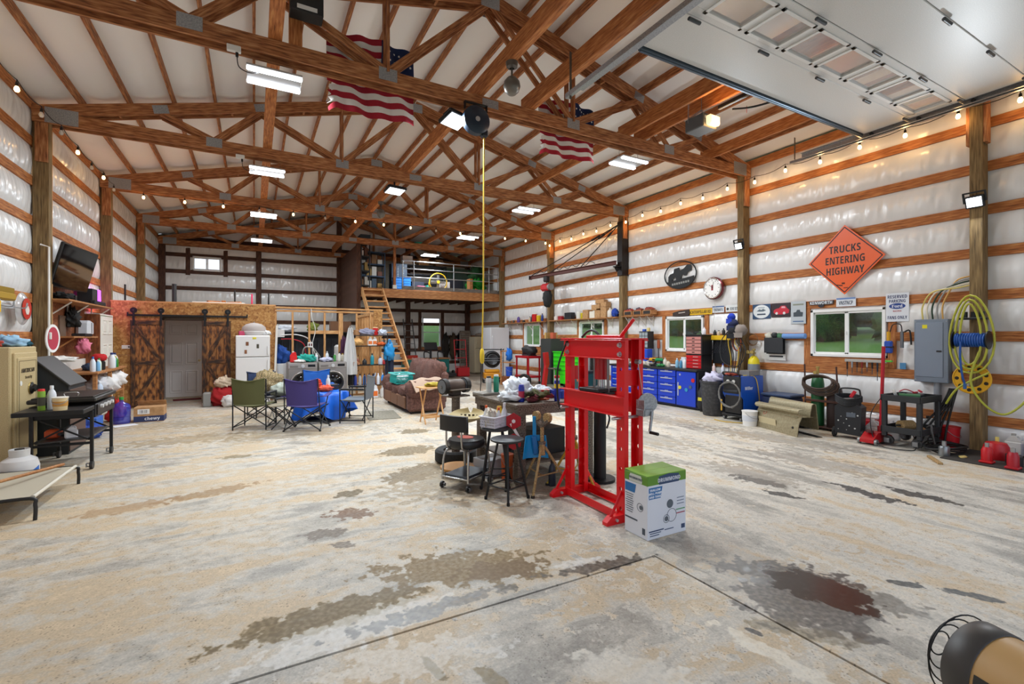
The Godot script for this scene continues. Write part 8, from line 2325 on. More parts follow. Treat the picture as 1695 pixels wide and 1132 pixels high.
func build_right_wall_things():
	# jib hoist
	var j := T("jib_arm", "rust red steel jib beam hung with tie rods on a black steel sleeve", "jib crane", V(8.75, 3.6, -10.0))
	var e := V(-0.36, 0, -4.0)
	P(j, "beam", J([bmx(V0, e, 0.1, 0.012), bmx(V(0, 0.1, 0), e + V(0, 0.1, 0), 0.1, 0.012), bmx(V(0, 0.05, 0), e + V(0, 0.05, 0), 0.01, 0.1)]), c("5c2c22", 0.5, 0.2))
	P(j, "end_plate", B(0.12, 0.14, 0.02), c("1c1a1a", 0.5, 0.3), e + V(0, 0.05, 0))
	P(j, "sleeve", J([[B(0.03, 1.5, 0.2), V(0.13, 0.45, 0)], [B(0.22, 1.5, 0.02), V(0.25, 0.45, 0.085)], [B(0.22, 1.5, 0.02), V(0.25, 0.45, -0.085)]]), c("221c1a", 0.5, 0.3))
	P(j, "hinge_bracket", J([[B(0.22, 0.03, 0.14), V(0.04, -0.06, 0)], [B(0.14, 0.16, 0.02), xf(V(0.02, -0.1, 0.0), V(0, 0, 35))]]), c("181616", 0.5, 0.3))
	for f in [0.36, 0.72, 0.99]:
		var p: Vector3 = e * f + V(0, 0.11, 0)
		P(j, "tie_rod", TB([V(0.06, 1.1, 0.02), p], 0.014, 7), c("201c1c", 0.5, 0.3))
		P(j, "turnbuckle", TB([V(0.06, 1.1, 0.02).lerp(p, 0.18), V(0.06, 1.1, 0.02).lerp(p, 0.26)], 0.03, 8), c("201c1c", 0.5, 0.3))
	var lp := []
	for k in 16:
		lp.append(e * (0.2 + 0.05 * k) + V(-0.03, 0.13 + 0.08 * (k % 2), 0))
	P(j, "power_cable", TB(curve(lp, 4), 0.009, 6), c("1a1818", 0.6))
	var ho := T("chain_hoist", "red electric chain hoist with a black chain bag hanging from the jib beam", "hoist", V(8.47, 3.58, -13.1))
	P(ho, "trolley", B(0.16, 0.2, 0.2, 0.03), c("1c1a1a", 0.5), V(0, -0.06, 0))
	P(ho, "body", B(0.26, 0.24, 0.42, 0.06), c("c01c24", 0.4), V(0, -0.34, 0))
	P(ho, "end_cap", C(0.11, 0.1, -1, 18), c("8c8c8c", 0.4, 0.4), V(0, -0.34, 0.23), V(90, 0, 0))
	P(ho, "link", C(0.02, 0.14, -1, 8), c("3a3838", 0.4, 0.5), V(0, -0.19, 0))
	P(ho, "chain_bag", BL(0.14, 0.3, 0.16, 0.2, 95, 1.3, 20), c("202224", 0.8), V(0, -0.7, 0.06))
	var ch := []
	for k in 26:
		ch.append([TO(0.01, 0.02, 10, 5), xf(V(0, -0.95 - 0.055 * k, 0), V(90, 90 * (k % 2), 0), V(1, 1, 1.7))])
	P(ho, "chain", J(ch), c("3c3836", 0.4, 0.6))
	P(ho, "hook", TB(curve([V(0, -2.36, 0), V(0, -2.46, 0), V(0.05, -2.53, 0), V(0.0, -2.58, 0), V(-0.05, -2.52, 0)], 5), 0.014, 8), c("5a4a40", 0.4, 0.5))
	# long shelves
	for s in [[-17.0, -13.85, 2.16], [-13.55, -10.1, 2.17], [-9.9, -8.82, 2.18]]:
		var zc: float = (s[0] + s[1]) / 2
		var sh := T("plank_shelf", "plank shelf of parts %s" % {-17.0: "beside the white refrigerator", -13.55: "between the hoist post and the jib post", -9.9: "next to the jib post"}[s[0]], "shelf", V(8.96, s[2], zc))
		P(sh, "board", B(0.26, 0.03, s[1] - s[0]), W["shelfwood"], V(0, -0.015, 0))
		for k in 4:
			var z: float = (s[0] - zc) + (k + 0.5) * (s[1] - s[0]) / 4
			P(sh, "bracket", J([bmx(V(-0.1, -0.035, z), V(0.11, -0.27, z), 0.012, 0.02), [B(0.012, 0.28, 0.03), V(0.12, -0.17, z)]]), c("d8d4ca", 0.5))
	var small := [[-16.85, 0.26, 0.1, "d8d4c8", "white jug-shaped bottle at the fridge end of the far shelf"], [-16.5, 0.1, 0.12, "6a5a44", "low brown jar on the far shelf"], [-16.2, 0.12, 0.1, "4a4038", "dark jar on the far shelf"], [-15.8, 0.26, 0.12, "5c4690", "purple bottle on the far shelf"], [-15.4, 0.1, 0.12, "3a3634", "squat black jar on the far shelf"], [-14.95, 0.2, 0.1, "c8b49a", "cream bottle on the far shelf"], [-14.8, 0.24, 0.1, "26323c", "black bottle on the far shelf"], [-14.1, 0.28, 0.09, "1c3c8c", "dark blue bottle on the far shelf"]]
	for a in small:
		bottle(a[4], V(8.94, 2.161, a[0]), a[1], a[2] * 0.5, a[3], "e0dcd0" if a[0] < -15.0 else "2a2a2c")
	can("large red oil can on the far shelf", V(8.94, 2.161, -14.6), 0.3, 0.11, "c41c1c", "d8d4cc")
	can("yellow can on the far shelf", V(8.94, 2.161, -14.32), 0.24, 0.09, "d8b81c", "e8e4dc")
	var mid := [[-13.2, "e0d4cc", 0.14, 0.09, "pale tub on the middle shelf"], [-12.95, "a82430", 0.14, 0.1, "red tub on the middle shelf"], [-11.95, "e4e2da", 0.24, 0.09, "white tub on the middle shelf"], [-11.75, "c8b41c", 0.2, 0.08, "yellow tub on the middle shelf"]]
	for a in mid:
		can(a[4], V(8.94, 2.171, a[0]), a[2], a[3], a[1], "d8d8d4")
	carton("dark radio box with an antenna on the middle shelf", V(8.94, 2.171, -12.45), 0.18, 0.22, 0.34, 0, c("26262a", 0.5), false, "radio", "radio")
	var bx := [[-11.5, 0.0, 0.26, 0.26], [-11.18, 0.0, 0.2, 0.22], [-10.92, 0.0, 0.22, 0.26], [-10.66, 0.0, 0.3, 0.24], [-11.1, 0.225, 0.16, 0.2], [-10.9, 0.265, 0.14, 0.22], [-10.66, 0.305, 0.14, 0.22], [-10.85, 0.41, 0.12, 0.3]]
	for k in bx.size():
		carton(["square tan carton at the hoist end of the carton stack", "white-faced carton in the stack on the middle shelf", "tan carton with a white label in the stack", "big tan carton at the bottom of the stack", "small carton on the second tier of the stack", "flat carton leaning on the second tier of the stack", "open carton on the second tier near the jib post", "carton at the very top of the stack"][k], V(8.93, 2.171 + bx[k][1], bx[k][0]), 0.2, bx[k][2], bx[k][3], [0, 4, -3, 0, 8, -12, 5, 15][k], null if k != 1 else c("e4dccc", 0.7), k % 2 == 0)
	bottle("white curved bottle beside the carton stack", V(8.9, 2.171, -10.42), 0.26, 0.09, "dcd6cc", "c8c0b4")
	lump("blue rag heap on the middle shelf by the jib post", V(8.9, 2.171, -10.22), 0.1, 0.12, 0.1, "2444a0", "rag", "blue_rag", 0.3, 96)
	for k in 3:
		var tr := T("parts_tray", "wooden tray of red and blue fittings on the short shelf %s" % ["by the jib post", "in the middle", "by the window stud"][k], "tray", V(8.94, 2.181, -9.65 + 0.35 * k), 0, "fitting trays")
		P(tr, "box", J([[B(0.2, 0.012, 0.32), V(0, 0.006, 0)], [B(0.2, 0.12, 0.012), V(0, 0.06, 0.155)], [B(0.2, 0.12, 0.012), V(0, 0.06, -0.155)], [B(0.012, 0.12, 0.32), V(-0.094, 0.06, 0)], [B(0.012, 0.12, 0.32), V(0.094, 0.06, 0)]]), W["shelfwood"])
		P(tr, "dark_front", B(0.006, 0.08, 0.24), c("2a2420", 0.6), V(-0.102, 0.06, 0))
		P(tr, "fittings", BL(0.08, 0.05, 0.13, 0.5, 97 + k, 2.2, 18), c(["a03828", "8a3a30", "9a4434"][k], 0.5), V(0, 0.13, 0))
		P(tr, "blue_fittings", BL(0.05, 0.03, 0.07, 0.5, 100 + k, 2.2, 14), c("26304c", 0.5), V(0, 0.17, -0.05))
	# oval truck plaque, clock
	var ov := T("truck_plaque", "black oval metal plaque cut with a truck silhouette", "plaque", V(9.04, 3.11, -8.05), -90)
	P(ov, "ring", TO(0.46, 0.5, 44, 6), c("1c1d1e", 0.5, 0.3), V0, V(90, 0, 0), V(1, 0.6, 0.68))
	P(ov, "truck", PR([[-0.36, -0.14], [-0.36, -0.02], [-0.3, 0.04], [-0.2, 0.06], [-0.18, 0.16], [-0.02, 0.18], [0.0, 0.1], [0.12, 0.14], [0.22, 0.22], [0.34, 0.2], [0.34, 0.08], [0.2, 0.02], [0.06, -0.02], [0.02, -0.12], [-0.1, -0.12], [-0.14, -0.04], [-0.22, -0.08], [-0.24, -0.15]], 0.012), c("1c1d1e", 0.5, 0.3))
	P(ov, "wheel", C(0.06, 0.014, -1, 20), c("1c1d1e", 0.5, 0.3), V(-0.06, -0.1, 0), V(90, 0, 0))
	P(ov, "wheel", C(0.06, 0.014, -1, 20), c("1c1d1e", 0.5, 0.3), V(0.16, 0.02, 0), V(90, 0, 0))
	P(ov, "banner", PR([[-0.42, -0.15], [0.42, -0.06], [0.38, -0.2], [0.2, -0.31], [-0.1, -0.33], [-0.34, -0.24]], 0.01), c("1c1d1e", 0.5, 0.3))
	for k in 8:
		P(ov, "cut_letter", B(0.05, 0.05, 0.003, 0), c("8a8a86", 0.5), V(-0.22 + 0.068 * k, -0.22 + 0.006 * k, 0.006))
	var ck := T("wall_clock", "round chrome and red rimmed wall clock", "clock", V(9.0, 2.69, -7.06), -90)
	P(ck, "case", L([[0.0, -0.06], [0.23, -0.06], [0.25, -0.03], [0.25, 0.03], [0.22, 0.05], [0.0, 0.05]], 36), c("6a2028", 0.25, 0.5), V0, V(90, 0, 0))
	P(ck, "rim", TO(0.2, 0.235, 40, 8), c("c8c4c0", 0.2, 0.9), V(0, 0, 0.05), V(90, 0, 0))
	P(ck, "face", C(0.2, 0.006, -1, 36), c("f0eeea", 0.4), V(0, 0, 0.052), V(90, 0, 0))
	for k in 12:
		var a := TAU * k / 12
		P(ck, "mark", B(0.01, 0.03, 0.003), c("3a2a2a", 0.5), V(0.17 * sin(a), 0.17 * cos(a), 0.057), V(0, 0, -rad_to_deg(a)))
	P(ck, "emblem", B(0.05, 0.12, 0.003), c("a03a40", 0.5), V(0, 0.01, 0.056))
	P(ck, "hand", B(0.009, 0.13, 0.003), c("1a1a1a", 0.5), V(-0.03, 0.04, 0.06), V(0, 0, 55))
	P(ck, "hand", B(0.009, 0.16, 0.003), c("1a1a1a", 0.5), V(0.02, 0.06, 0.063), V(0, 0, -12))
	P(ck, "cord", TB(curve([V(0.0, -0.25, -0.02), V(0.02, -0.5, -0.02), V(-0.06, -0.9, -0.02), V(-0.04, -1.1, -0.02)], 5), 0.004, 5), c("c8c4bc", 0.5))
	# diamond road sign
	var ds := T("road_sign", "large orange diamond road sign", "road sign", V(9.03, 2.95, -4.42), -90)
	P(ds, "plate", B(0.86, 0.86, 0.006, 0.002), c("ee5e0c", 0.35), V0, V(0, 0, 45))
	P(ds, "border", J([[B(0.8, 0.016, 0.003, 0), xf(V(0.283, 0.283, 0), V(0, 0, -45))], [B(0.8, 0.016, 0.003, 0), xf(V(-0.283, 0.283, 0), V(0, 0, 45))], [B(0.8, 0.016, 0.003, 0), xf(V(0.283, -0.283, 0), V(0, 0, 45))], [B(0.8, 0.016, 0.003, 0), xf(V(-0.283, -0.283, 0), V(0, 0, -45))]]), c("2a1610", 0.5), V(0, 0, 0.0035))
	for k in 3:
		TW(ds, "lettering", ["TRUCKS", "ENTERING", "HIGHWAY"][k], 0.125, [0.5, 0.62, 0.6][k], c("24140e", 0.5), V(0, 0.19 - 0.19 * k, 0.0045))
	P(ds, "scuff", J([[B(0.1, 0.02, 0.002, 0), xf(V(-0.08, -0.44, 0), V(0, 0, -10))], [B(0.07, 0.014, 0.002, 0), V(0.02, -0.49, 0)], [B(0.05, 0.03, 0.002, 0), V(-0.02, -0.41, 0)]]), c("5a2a14", 0.7), V(0, 0, 0.0038))
	# small signs on the header girt
	var s1 := sign_plate("street_sign", "yellow street sign with black lettering above the sliding window", -7.47, 2.185, 0.62, 0.13, "e0b014")
	TW(s1, "lettering", "CATERPILLAR RD", 0.07, 0.56, c("1c1a14", 0.5), V(0, 0, 0.004))
	var s2 := sign_plate("number_plate", "white licence plate with a blue edge next to the yellow street sign", -7.0, 2.22, 0.3, 0.15, "d4d8dc", "licence plate")
	TW(s2, "lettering", "THENAFU", 0.06, 0.24, c("26303c", 0.5), V(0, -0.01, 0.004))
	P(s2, "edge", B(0.3, 0.025, 0.002, 0), c("3a5a8c", 0.5), V(0, 0.06, 0.004))
	var s3 := sign_plate("number_plate", "white licence plate with a dark figure beside the post with the caps", -6.66, 2.225, 0.3, 0.15, "dadcda", "licence plate")
	TW(s3, "lettering", "DOO SET", 0.06, 0.18, c("26303c", 0.5), V(0.05, -0.01, 0.004))
	P(s3, "figure", C(0.03, 0.002, -1, 8), c("2a2a2a", 0.5), V(-0.1, -0.01, 0.004), V(90, 0, 0))
	var hm := T("dark_plaque", "dark brown carved plaque above the sliding window", "plaque", V(9.06, 2.17, -8.02), -90)
	P(hm, "board", PR([[-0.26, -0.06], [0.2, -0.06], [0.26, 0.0], [0.22, 0.09], [-0.1, 0.06], [-0.26, 0.03]], 0.03), c("33251e", 0.6))
	P(hm, "lettering", B(0.2, 0.018, 0.004), c("c8c0b4", 0.5), V(0.02, 0.02, 0.016), V(0, 0, 4))
	var g1 := sign_plate("tin_sign", "square navy garage sign with a white oval", -5.98, 2.12, 0.39, 0.3, "2a4a6c")
	P(g1, "oval", C(0.17, 0.004, -1, 36), c("e0e4e4", 0.45), V(0, 0, 0.003), V(90, 0, 0), V(1.05, 1, 0.8))
	P(g1, "emblem", PR([[-0.1, -0.01], [-0.04, 0.03], [0.0, 0.015], [0.04, 0.035], [0.1, 0.0], [0.04, -0.02], [-0.04, -0.02]], 0.002), c("5c6a74", 0.5), V(0, 0.02, 0.0065))
	P(g1, "print_bar", B(0.18, 0.028, 0.002, 0), c("2a3c50", 0.5), V(0, -0.055, 0.0065))
	P(g1, "print_bar", B(0.14, 0.014, 0.002, 0), c("7a8a98", 0.5), V(0, 0.078, 0.0065))
	var g2 := sign_plate("tin_sign", "dark tin sign with a red hot rod", -5.58, 2.13, 0.38, 0.28, "2c1a22")
	P(g2, "car", PR([[-0.15, -0.05], [-0.15, 0.0], [-0.1, 0.03], [-0.04, 0.04], [0.0, 0.085], [0.08, 0.085], [0.12, 0.03], [0.16, 0.0], [0.15, -0.06], [0.02, -0.085], [-0.1, -0.08]], 0.003), c("c41e34", 0.4), V(0.01, 0.0, 0.004))
	P(g2, "windscreen", PR([[0.0, 0.04], [0.015, 0.072], [0.07, 0.072], [0.09, 0.035]], 0.002), c("e4a8b0", 0.4), V(0.01, 0, 0.0065))
	for x in [-0.08, 0.07]:
		P(g2, "wheel", C(0.026, 0.003, -1, 16), c("e0d8d8", 0.5), V(x, -0.06, 0.006), V(90, 0, 0))
	var g3 := sign_plate("tin_sign", "upright pale poster with an old truck", -5.24, 2.07, 0.28, 0.43, "b9c0c4")
	P(g3, "truck_print", PR([[-0.09, -0.06], [-0.09, 0.02], [-0.04, 0.03], [-0.02, 0.07], [0.03, 0.07], [0.04, 0.03], [0.09, 0.02], [0.08, -0.06]], 0.002), c("3a444c", 0.5), V(0, -0.02, 0.004))
	P(g3, "print_bar", B(0.2, 0.03, 0.002, 0), c("8a8f80", 0.5), V(0, 0.15, 0.004))
	P(g3, "footer", B(0.2, 0.02, 0.002, 0), c("4a6a94", 0.5), V(0, -0.17, 0.004))
	var kw := T("name_badge", "dark chrome-lettered truck name badge above the big window", "badge", V(9.07, 2.22, -4.83), -90)
	P(kw, "backing", PR([[-0.2, -0.03], [0.2, -0.03], [0.22, 0.04], [-0.22, 0.04]], 0.008), c("2a2c34", 0.4, 0.4))
	P(kw, "crest", PR([[-0.05, -0.06], [0.0, -0.085], [0.05, -0.06], [0.05, -0.03], [-0.05, -0.03]], 0.008), c("2a2c34", 0.4, 0.4))
	TW(kw, "lettering", "KENWORTH", 0.055, 0.38, c("e4e8ec", 0.4), V(0, 0.005, 0.006))
	var lp2 := sign_plate("number_plate", "white and blue licence plate above the big window", -4.42, 2.215, 0.31, 0.155, "dfe4ea", "licence plate", 9.07)
	TW(lp2, "lettering", "VNSTNCP", 0.065, 0.22, c("24344c", 0.5), V(0, -0.015, 0.004))
	P(lp2, "edge", B(0.3, 0.03, 0.002, 0), c("6c8cc0", 0.5), V(0, 0.06, 0.004))
	var rp := sign_plate("parking_sign", "white reserved parking sign with a blue oval badge", -3.67, 2.08, 0.31, 0.46, "e0e4ea")
	var navy := c("1c2a60", 0.5)
	TW(rp, "lettering", "RESERVED", 0.05, 0.26, navy, V(0, 0.17, 0.004))
	TW(rp, "lettering", "PARKING", 0.05, 0.22, navy, V(0, 0.1, 0.004))
	P(rp, "oval", C(0.11, 0.003, -1, 32), c("1c3f8c", 0.4), V(0, 0.02, 0.004), V(90, 0, 0), V(1, 1, 0.42))
	P(rp, "oval_lettering", TX("Ford", 0.045, 0.002, true), c("eceff4", 0.4), V(0, 0.018, 0.0065))
	TW(rp, "lettering", "RACING", 0.022, 0.26, c("b03a30", 0.5), V(0, -0.06, 0.004))
	TW(rp, "lettering", "FANS ONLY", 0.05, 0.26, navy, V(0, -0.165, 0.004))
	# electrical panel with conduit and cables
	var ep := T("breaker_panel", "grey steel breaker panel with a yellow sticker", "breaker panel", V(9.02, 0.92, -3.2), -90)
	P(ep, "box", B(0.41, 0.95, 0.14, 0.006), c("7c8896", 0.4, 0.2), V(0, 0.475, 0.0))
	var dr := P(ep, "door", B(0.33, 0.82, 0.012, 0.003), c("8490a0", 0.4, 0.2), V(-0.02, 0.49, 0.073))
	P(dr, "latch", B(0.06, 0.025, 0.012), c("24282c", 0.4), V(0.12, -0.02, 0.008))
	P(dr, "sticker", B(0.06, 0.055, 0.002, 0), c("e4d81c", 0.5), V(-0.05, 0.35, 0.007))
	for s in [-1, 1]:
		for q in [-1, 1]:
			P(ep, "screw", C(0.008, 0.006, -1, 8), c("a8acb0", 0.3, 0.7), V(s * 0.185, 0.475 + q * 0.44, 0.072), V(90, 0, 0))
	P(ep, "conduit", C(0.045, 0.92, -1, 18), c("9a9fa6", 0.45, 0.3), V(0.05, -0.46, -0.02))
	for k in 5:
		P(ep, "feed_cable", TB(curve([V(-0.12 + 0.06 * k, 0.95, 0), V(-0.12 + 0.06 * k, 1.15, 0.01), V(0.0 + 0.05 * k, 1.36, 0.01), V(0.3, 1.4 + 0.03 * k, 0.02), V(0.5, 1.44 + 0.03 * k, 0.02)], 6), 0.011, 6), c(["d8c46c", "e0d8c0", "1c3a24", "9a9a98", "d8a85c"][k], 0.5))
	# small tools by the big window
	var gg := T("grease_gun", "grease gun clipped to the wall beside the reserved sign", "grease gun", V(9.03, 1.38, -3.58), -90)
	P(gg, "barrel", C(0.024, 0.26, -1, 12), c("7a7c80", 0.3, 0.6), V(0, 0.18, 0.03))
	P(gg, "lever", TB(curve([V(0.03, 0.3, 0.03), V(0.1, 0.32, 0.03), V(0.12, 0.1, 0.03)], 4), 0.012, 7), c("1c1c1e", 0.5))
	P(gg, "hose", TB(curve([V(0, 0.31, 0.03), V(-0.02, 0.42, 0.03), V(-0.12, 0.42, 0.03), V(-0.16, 0.3, 0.03)], 5), 0.008, 6), c("1c1c1e", 0.5))
	var tf := T("pump_filter", "blue and yellow pump filter hung beside the window", "tool", V(9.03, 1.32, -3.76), -90)
	P(tf, "body", B(0.1, 0.2, 0.08, 0.015), c("1c4cb0", 0.4), V(0, 0.12, 0.03))
	P(tf, "top", C(0.025, 0.16, -1, 10), c("d8a01c", 0.4), V(0, 0.29, 0.03))
	P(tf, "strap", B(0.12, 0.02, 0.09), c("14161a", 0.5), V(0, 0.12, 0.03))
	var rk := T("tool_rail", "grey rail of pliers and screwdrivers under the big window", "tool rail", V(9.04, 1.2, -4.1), -90)
	P(rk, "rail", B(0.62, 0.05, 0.03), c("b8b4ac", 0.4, 0.3), V(0, 0, 0.02))
	P(rk, "green_level", B(0.1, 0.03, 0.04), c("5cc03c", 0.4), V(0.34, 0.01, 0.03))
	for k in 8:
		var tl := T("hand_tool", "%s hanging on the tool rail under the big window" % ["long awl", "chrome spanner", "short pliers", "red screwdriver", "chrome cutters", "black pliers", "long screwdriver", "white brush"][k], "tool", V(8.99, 1.18, -4.36 + 0.075 * k), -90, "tools on the rail")
		var ln: float = [0.26, 0.2, 0.18, 0.2, 0.16, 0.2, 0.3, 0.18][k]
		P(tl, "grip", C(0.012, ln * 0.5, 0.015, 8), c(["3a241c", "9aa0a4", "4a2c20", "8a2420", "b4b8bc", "1e1e20", "26303c", "d8dce0"][k], 0.4), V(0, -ln * 0.25, 0))
		P(tl, "shaft", C(0.006, ln * 0.5, -1, 6), c("6c6e70", 0.3, 0.7), V(0, -ln * 0.74, 0))
	O("warning_card", "small blue card under the grease gun", "card", B(0.004, 0.1, 0.08, 0), c("4a88b4", 0.5), V(9.08, 1.14, -3.6))
	# document tray, blue roll
	var dt := T("glove_tray", "black speckled tray of gloves and goggles under the tin signs", "tray", V(9.03, 1.42, -5.66), -90)
	P(dt, "front", B(0.38, 0.3, 0.02), c("24262a", 0.6), V(0, 0.02, 0.07))
	P(dt, "back", B(0.38, 0.4, 0.015), c("24262a", 0.6), V(0, 0.05, 0.0))
	P(dt, "goggles", BL(0.06, 0.05, 0.05, 0.3, 110, 1.8, 16), c("26292c", 0.4), V(0.0, 0.22, 0.03))
	P(dt, "gloves", BL(0.07, 0.06, 0.04, 0.4, 111, 1.8, 16), c("c8c4b4", 0.8), V(-0.12, 0.2, 0.03))
	P(dt, "green_glove", BL(0.07, 0.06, 0.04, 0.4, 112, 1.8, 16), c("3a6a48", 0.7), V(0.12, 0.19, 0.03))
	var wr := T("label_strip", "white label strip with black print under the black tray", "label", V(9.07, 1.21, -5.65), -90)
	P(wr, "plate", B(0.34, 0.13, 0.01), c("eceae6", 0.5))
	P(wr, "print", B(0.28, 0.03, 0.003), c("24242a", 0.5), V(-0.02, 0.01, 0.006))
	O("towel_roll", "pale blue roll of shop towels on the wall", "towel roll", C(0.05, 0.42, -1, 16), c("6c94cc", 0.7), V(9.0, 1.62, -5.28), V(90, 0, 0))
	# flood of caps and cords on the post
	var cp := [["navy cap with a curved brim on the cluttered post", "20284c", V(8.78, 1.88, -6.42), 0.1], ["black cap hanging on the cluttered post", "16181c", V(8.76, 1.72, -6.38), 0.12], ["grey mesh cap hanging on the cluttered post", "8a8078", V(8.76, 1.74, -6.22), 0.12], ["royal blue cap topmost on the cluttered post", "1c3cb0", V(8.78, 2.02, -6.46), 0.08]]
	for k in cp.size():
		var t := T("cap", cp[k][0], "hat", cp[k][2])
		P(t, "crown", BL(cp[k][3], cp[k][3], cp[k][3], 0.12, 113 + k, 1.4, 18), c(cp[k][1], 0.85))
		P(t, "brim", SH(8, 4, 0.006, func(u, v): return V(-0.02 - 0.02 * cos((u - 0.5) * 3.0), -cp[k][3] * 0.4 - 0.1 * v, (u - 0.5) * cp[k][3] * 1.7)), c(cp[k][1], 0.85), V(-cp[k][3] * 0.7, 0, 0))
	var oc := T("cord_coil", "orange extension cord coiled on the cluttered post", "cord", V(8.84, 1.5, -6.34))
	var cr := []
	for k in 60:
		var a := TAU * k / 12.0
		cr.append(V(-0.03 - 0.008 * (k % 5), 0.17 * sin(a) * (1.0 + 0.02 * (k % 7)), 0.09 * cos(a) * (1.0 + 0.03 * (k % 5))))
	P(oc, "coil", TB(cr, 0.008, 6), c("b8502c", 0.5))
	var bcab := T("cable_bundle", "black and yellow cables hanging down the cluttered post", "cables", V(8.82, 1.0, -6.4))
	for k in 7:
		P(bcab, "strand", TB(curve([V(-0.04, 0.85, -0.1 + 0.04 * k), V(-0.07, 0.5, -0.16 + 0.05 * k), V(-0.05, 0.1 + 0.05 * k, -0.12 + 0.06 * k), V(-0.06, -0.3, -0.1 + 0.03 * k)], 6), 0.009, 6), c("1a1b1c" if k not in [1, 4] else "d8b43c", 0.5))
	P(bcab, "big_loop", TB(curve([V(-0.05, 0.7, 0.1), V(-0.08, 0.3, 0.3), V(-0.08, 0.0, 0.1), V(-0.08, 0.1, -0.25), V(-0.05, 0.5, -0.3), V(-0.05, 0.75, -0.1)], 7), 0.01, 6), c("26282a", 0.5))
	P(bcab, "switch_box", B(0.05, 0.12, 0.07), c("8a9098", 0.5), V(-0.01, 0.36, 0.09))
	var wc := T("wire_coil", "coil of copper welding wire hung beside the tin signs", "wire coil", V(9.0, 1.55, -6.12), -90)
	for k in 4:
		P(wc, "turn", TO(0.1 + 0.006 * k, 0.112 + 0.006 * k, 28, 6), c("8a6c4c", 0.4, 0.4), V(0, 0, 0.01 * k), V(90, 0, 0))
	# yellow level shelf and bottles beside the tool chest
	var yl := T("yellow_shelf", "bright yellow steel shelf strip beside the post with the caps", "shelf", V(8.98, 1.62, -6.8))
	P(yl, "strip", B(0.16, 0.02, 0.5), c("e0b41a", 0.4))
	P(yl, "lip", B(0.012, 0.1, 0.5), c("e0b41a", 0.4), V(-0.08, -0.03, 0))
	for a in [[-7.0, "1c1c1e", 0.13, "small black bottle on the yellow shelf strip"], [-6.9, "c8b8a0", 0.12, "small tan bottle on the yellow shelf strip"], [-6.78, "22201e", 0.16, "dark bottle with a label on the yellow shelf strip"]]:
		bottle(a[3], V(8.96, 1.631, a[0]), a[2], 0.035, a[1], "1c1c1c")
	# hose reel post
	var hr := T("hose_reel", "wall reel wound with blue air hose on the nearest post", "hose reel", V(8.74, 1.56, -2.68), 0)
	P(hr, "drum", C(0.07, 0.34, -1, 20), c("14202c", 0.5), V0, V(90, 0, 0))
	for k in 12:
		P(hr, "hose_turn", TO(0.07, 0.1, 28, 7), c("174e9c", 0.4), V(0, 0, -0.15 + 0.027 * k), V(90, 0, 0))
	for s in [-1, 1]:
		P(hr, "flange", C(0.125, 0.012, -1, 26), c("181c22", 0.4, 0.3), V(0, 0, s * 0.18), V(90, 0, 0))
	P(hr, "bracket", B(0.14, 0.05, 0.3), c("181c22", 0.5), V(0.1, 0.0, 0))
	P(hr, "drop", TB(curve([V(-0.1, -0.02, -0.08), V(-0.11, -0.25, -0.08), V(-0.1, -0.5, -0.06), V(-0.08, -0.6, -0.04)], 5), 0.013, 7), c("174e9c", 0.4))
	P(hr, "coupling", C(0.02, 0.08, -1, 10), c("2a5a94", 0.3), V(-0.08, -0.64, -0.04))
	var yh := T("air_hose", "yellow-green air hose looped over the nearest post", "hose", V(8.8, 1.2, -2.68))
	for k in 3:
		var lp3 := []
		var w := 0.23 - 0.06 * k
		for q in 25:
			var a := TAU * q / 24.0
			lp3.append(V(-0.1 - 0.02 * k + 0.05 * absf(cos(a)), 0.44 + (0.54 - 0.06 * k) * sin(a), w * cos(a) * (1.0 - 0.2 * sin(a))))
		P(yh, "loop", TB(lp3, 0.014, 7), c("b4b43a", 0.45))
	P(yh, "tail", TB(curve([V(-0.12, 0.2, 0.1), V(-0.14, -0.2, 0.02), V(-0.14, -0.5, 0.15), V(-0.12, -0.62, 0.35), V(-0.1, -0.4, 0.55), V(-0.1, -0.1, 0.62)], 7), 0.014, 7), c("a8aa36", 0.45))
	P(yh, "tail", TB(curve([V(-0.12, -0.08, 0.2), V(-0.14, -0.3, -0.1), V(-0.12, -0.55, -0.25)], 7), 0.014, 7), c("a8aa36", 0.45))
	P(yh, "blow_gun", J([[B(0.05, 0.06, 0.16, 0.015), V(-0.1, -0.08, 0.72)], [C(0.02, 0.12, -1, 10), xf(V(-0.1, -0.14, 0.78), V(30, 0, 0))], [C(0.03, 0.14, -1, 12), xf(V(-0.1, -0.13, 0.84), V(-40, 0, 0))]]), c("b0b4b8", 0.25, 0.7))
	var yr := T("cord_winder", "yellow plastic cord winder ring with round holes on the nearest post", "cord reel", V(8.79, 1.02, -2.68), -90)
	var ring := []
	for k in 10:
		var a := TAU * k / 10
		var b := TAU * (k + 1) / 10
		var m := (a + b) / 2
		var po := []
		for q in 5:
			var w := lerpf(a, b, q / 4.0)
			po.append([0.2 * cos(w), 0.2 * sin(w)])
		for q in 5:
			var w := lerpf(b, a, q / 4.0)
			var nr := 0.115
			po.append([nr * cos(w), nr * sin(w)])
		ring.append([PR(po, 0.02), V0])
	P(yr, "ring", J(ring), c("e0a814", 0.4), V(0, 0, 0.02))
	for k in 9:
		var a := TAU * (k + 0.5) / 9
		P(yr, "finger_hole", C(0.024, 0.022, -1, 12), c("2a2012", 0.8), V(0.158 * cos(a), 0.158 * sin(a), 0.0205), V(90, 0, 0))
	P(yr, "rim", TO(0.19, 0.21, 36, 6), c("e0a814", 0.4), V(0, 0, 0.03), V(90, 0, 0))
	var sh2 := T("gauge_holder", "small black gauge holder high on the nearest post", "holder", V(8.86, 1.86, -2.68))
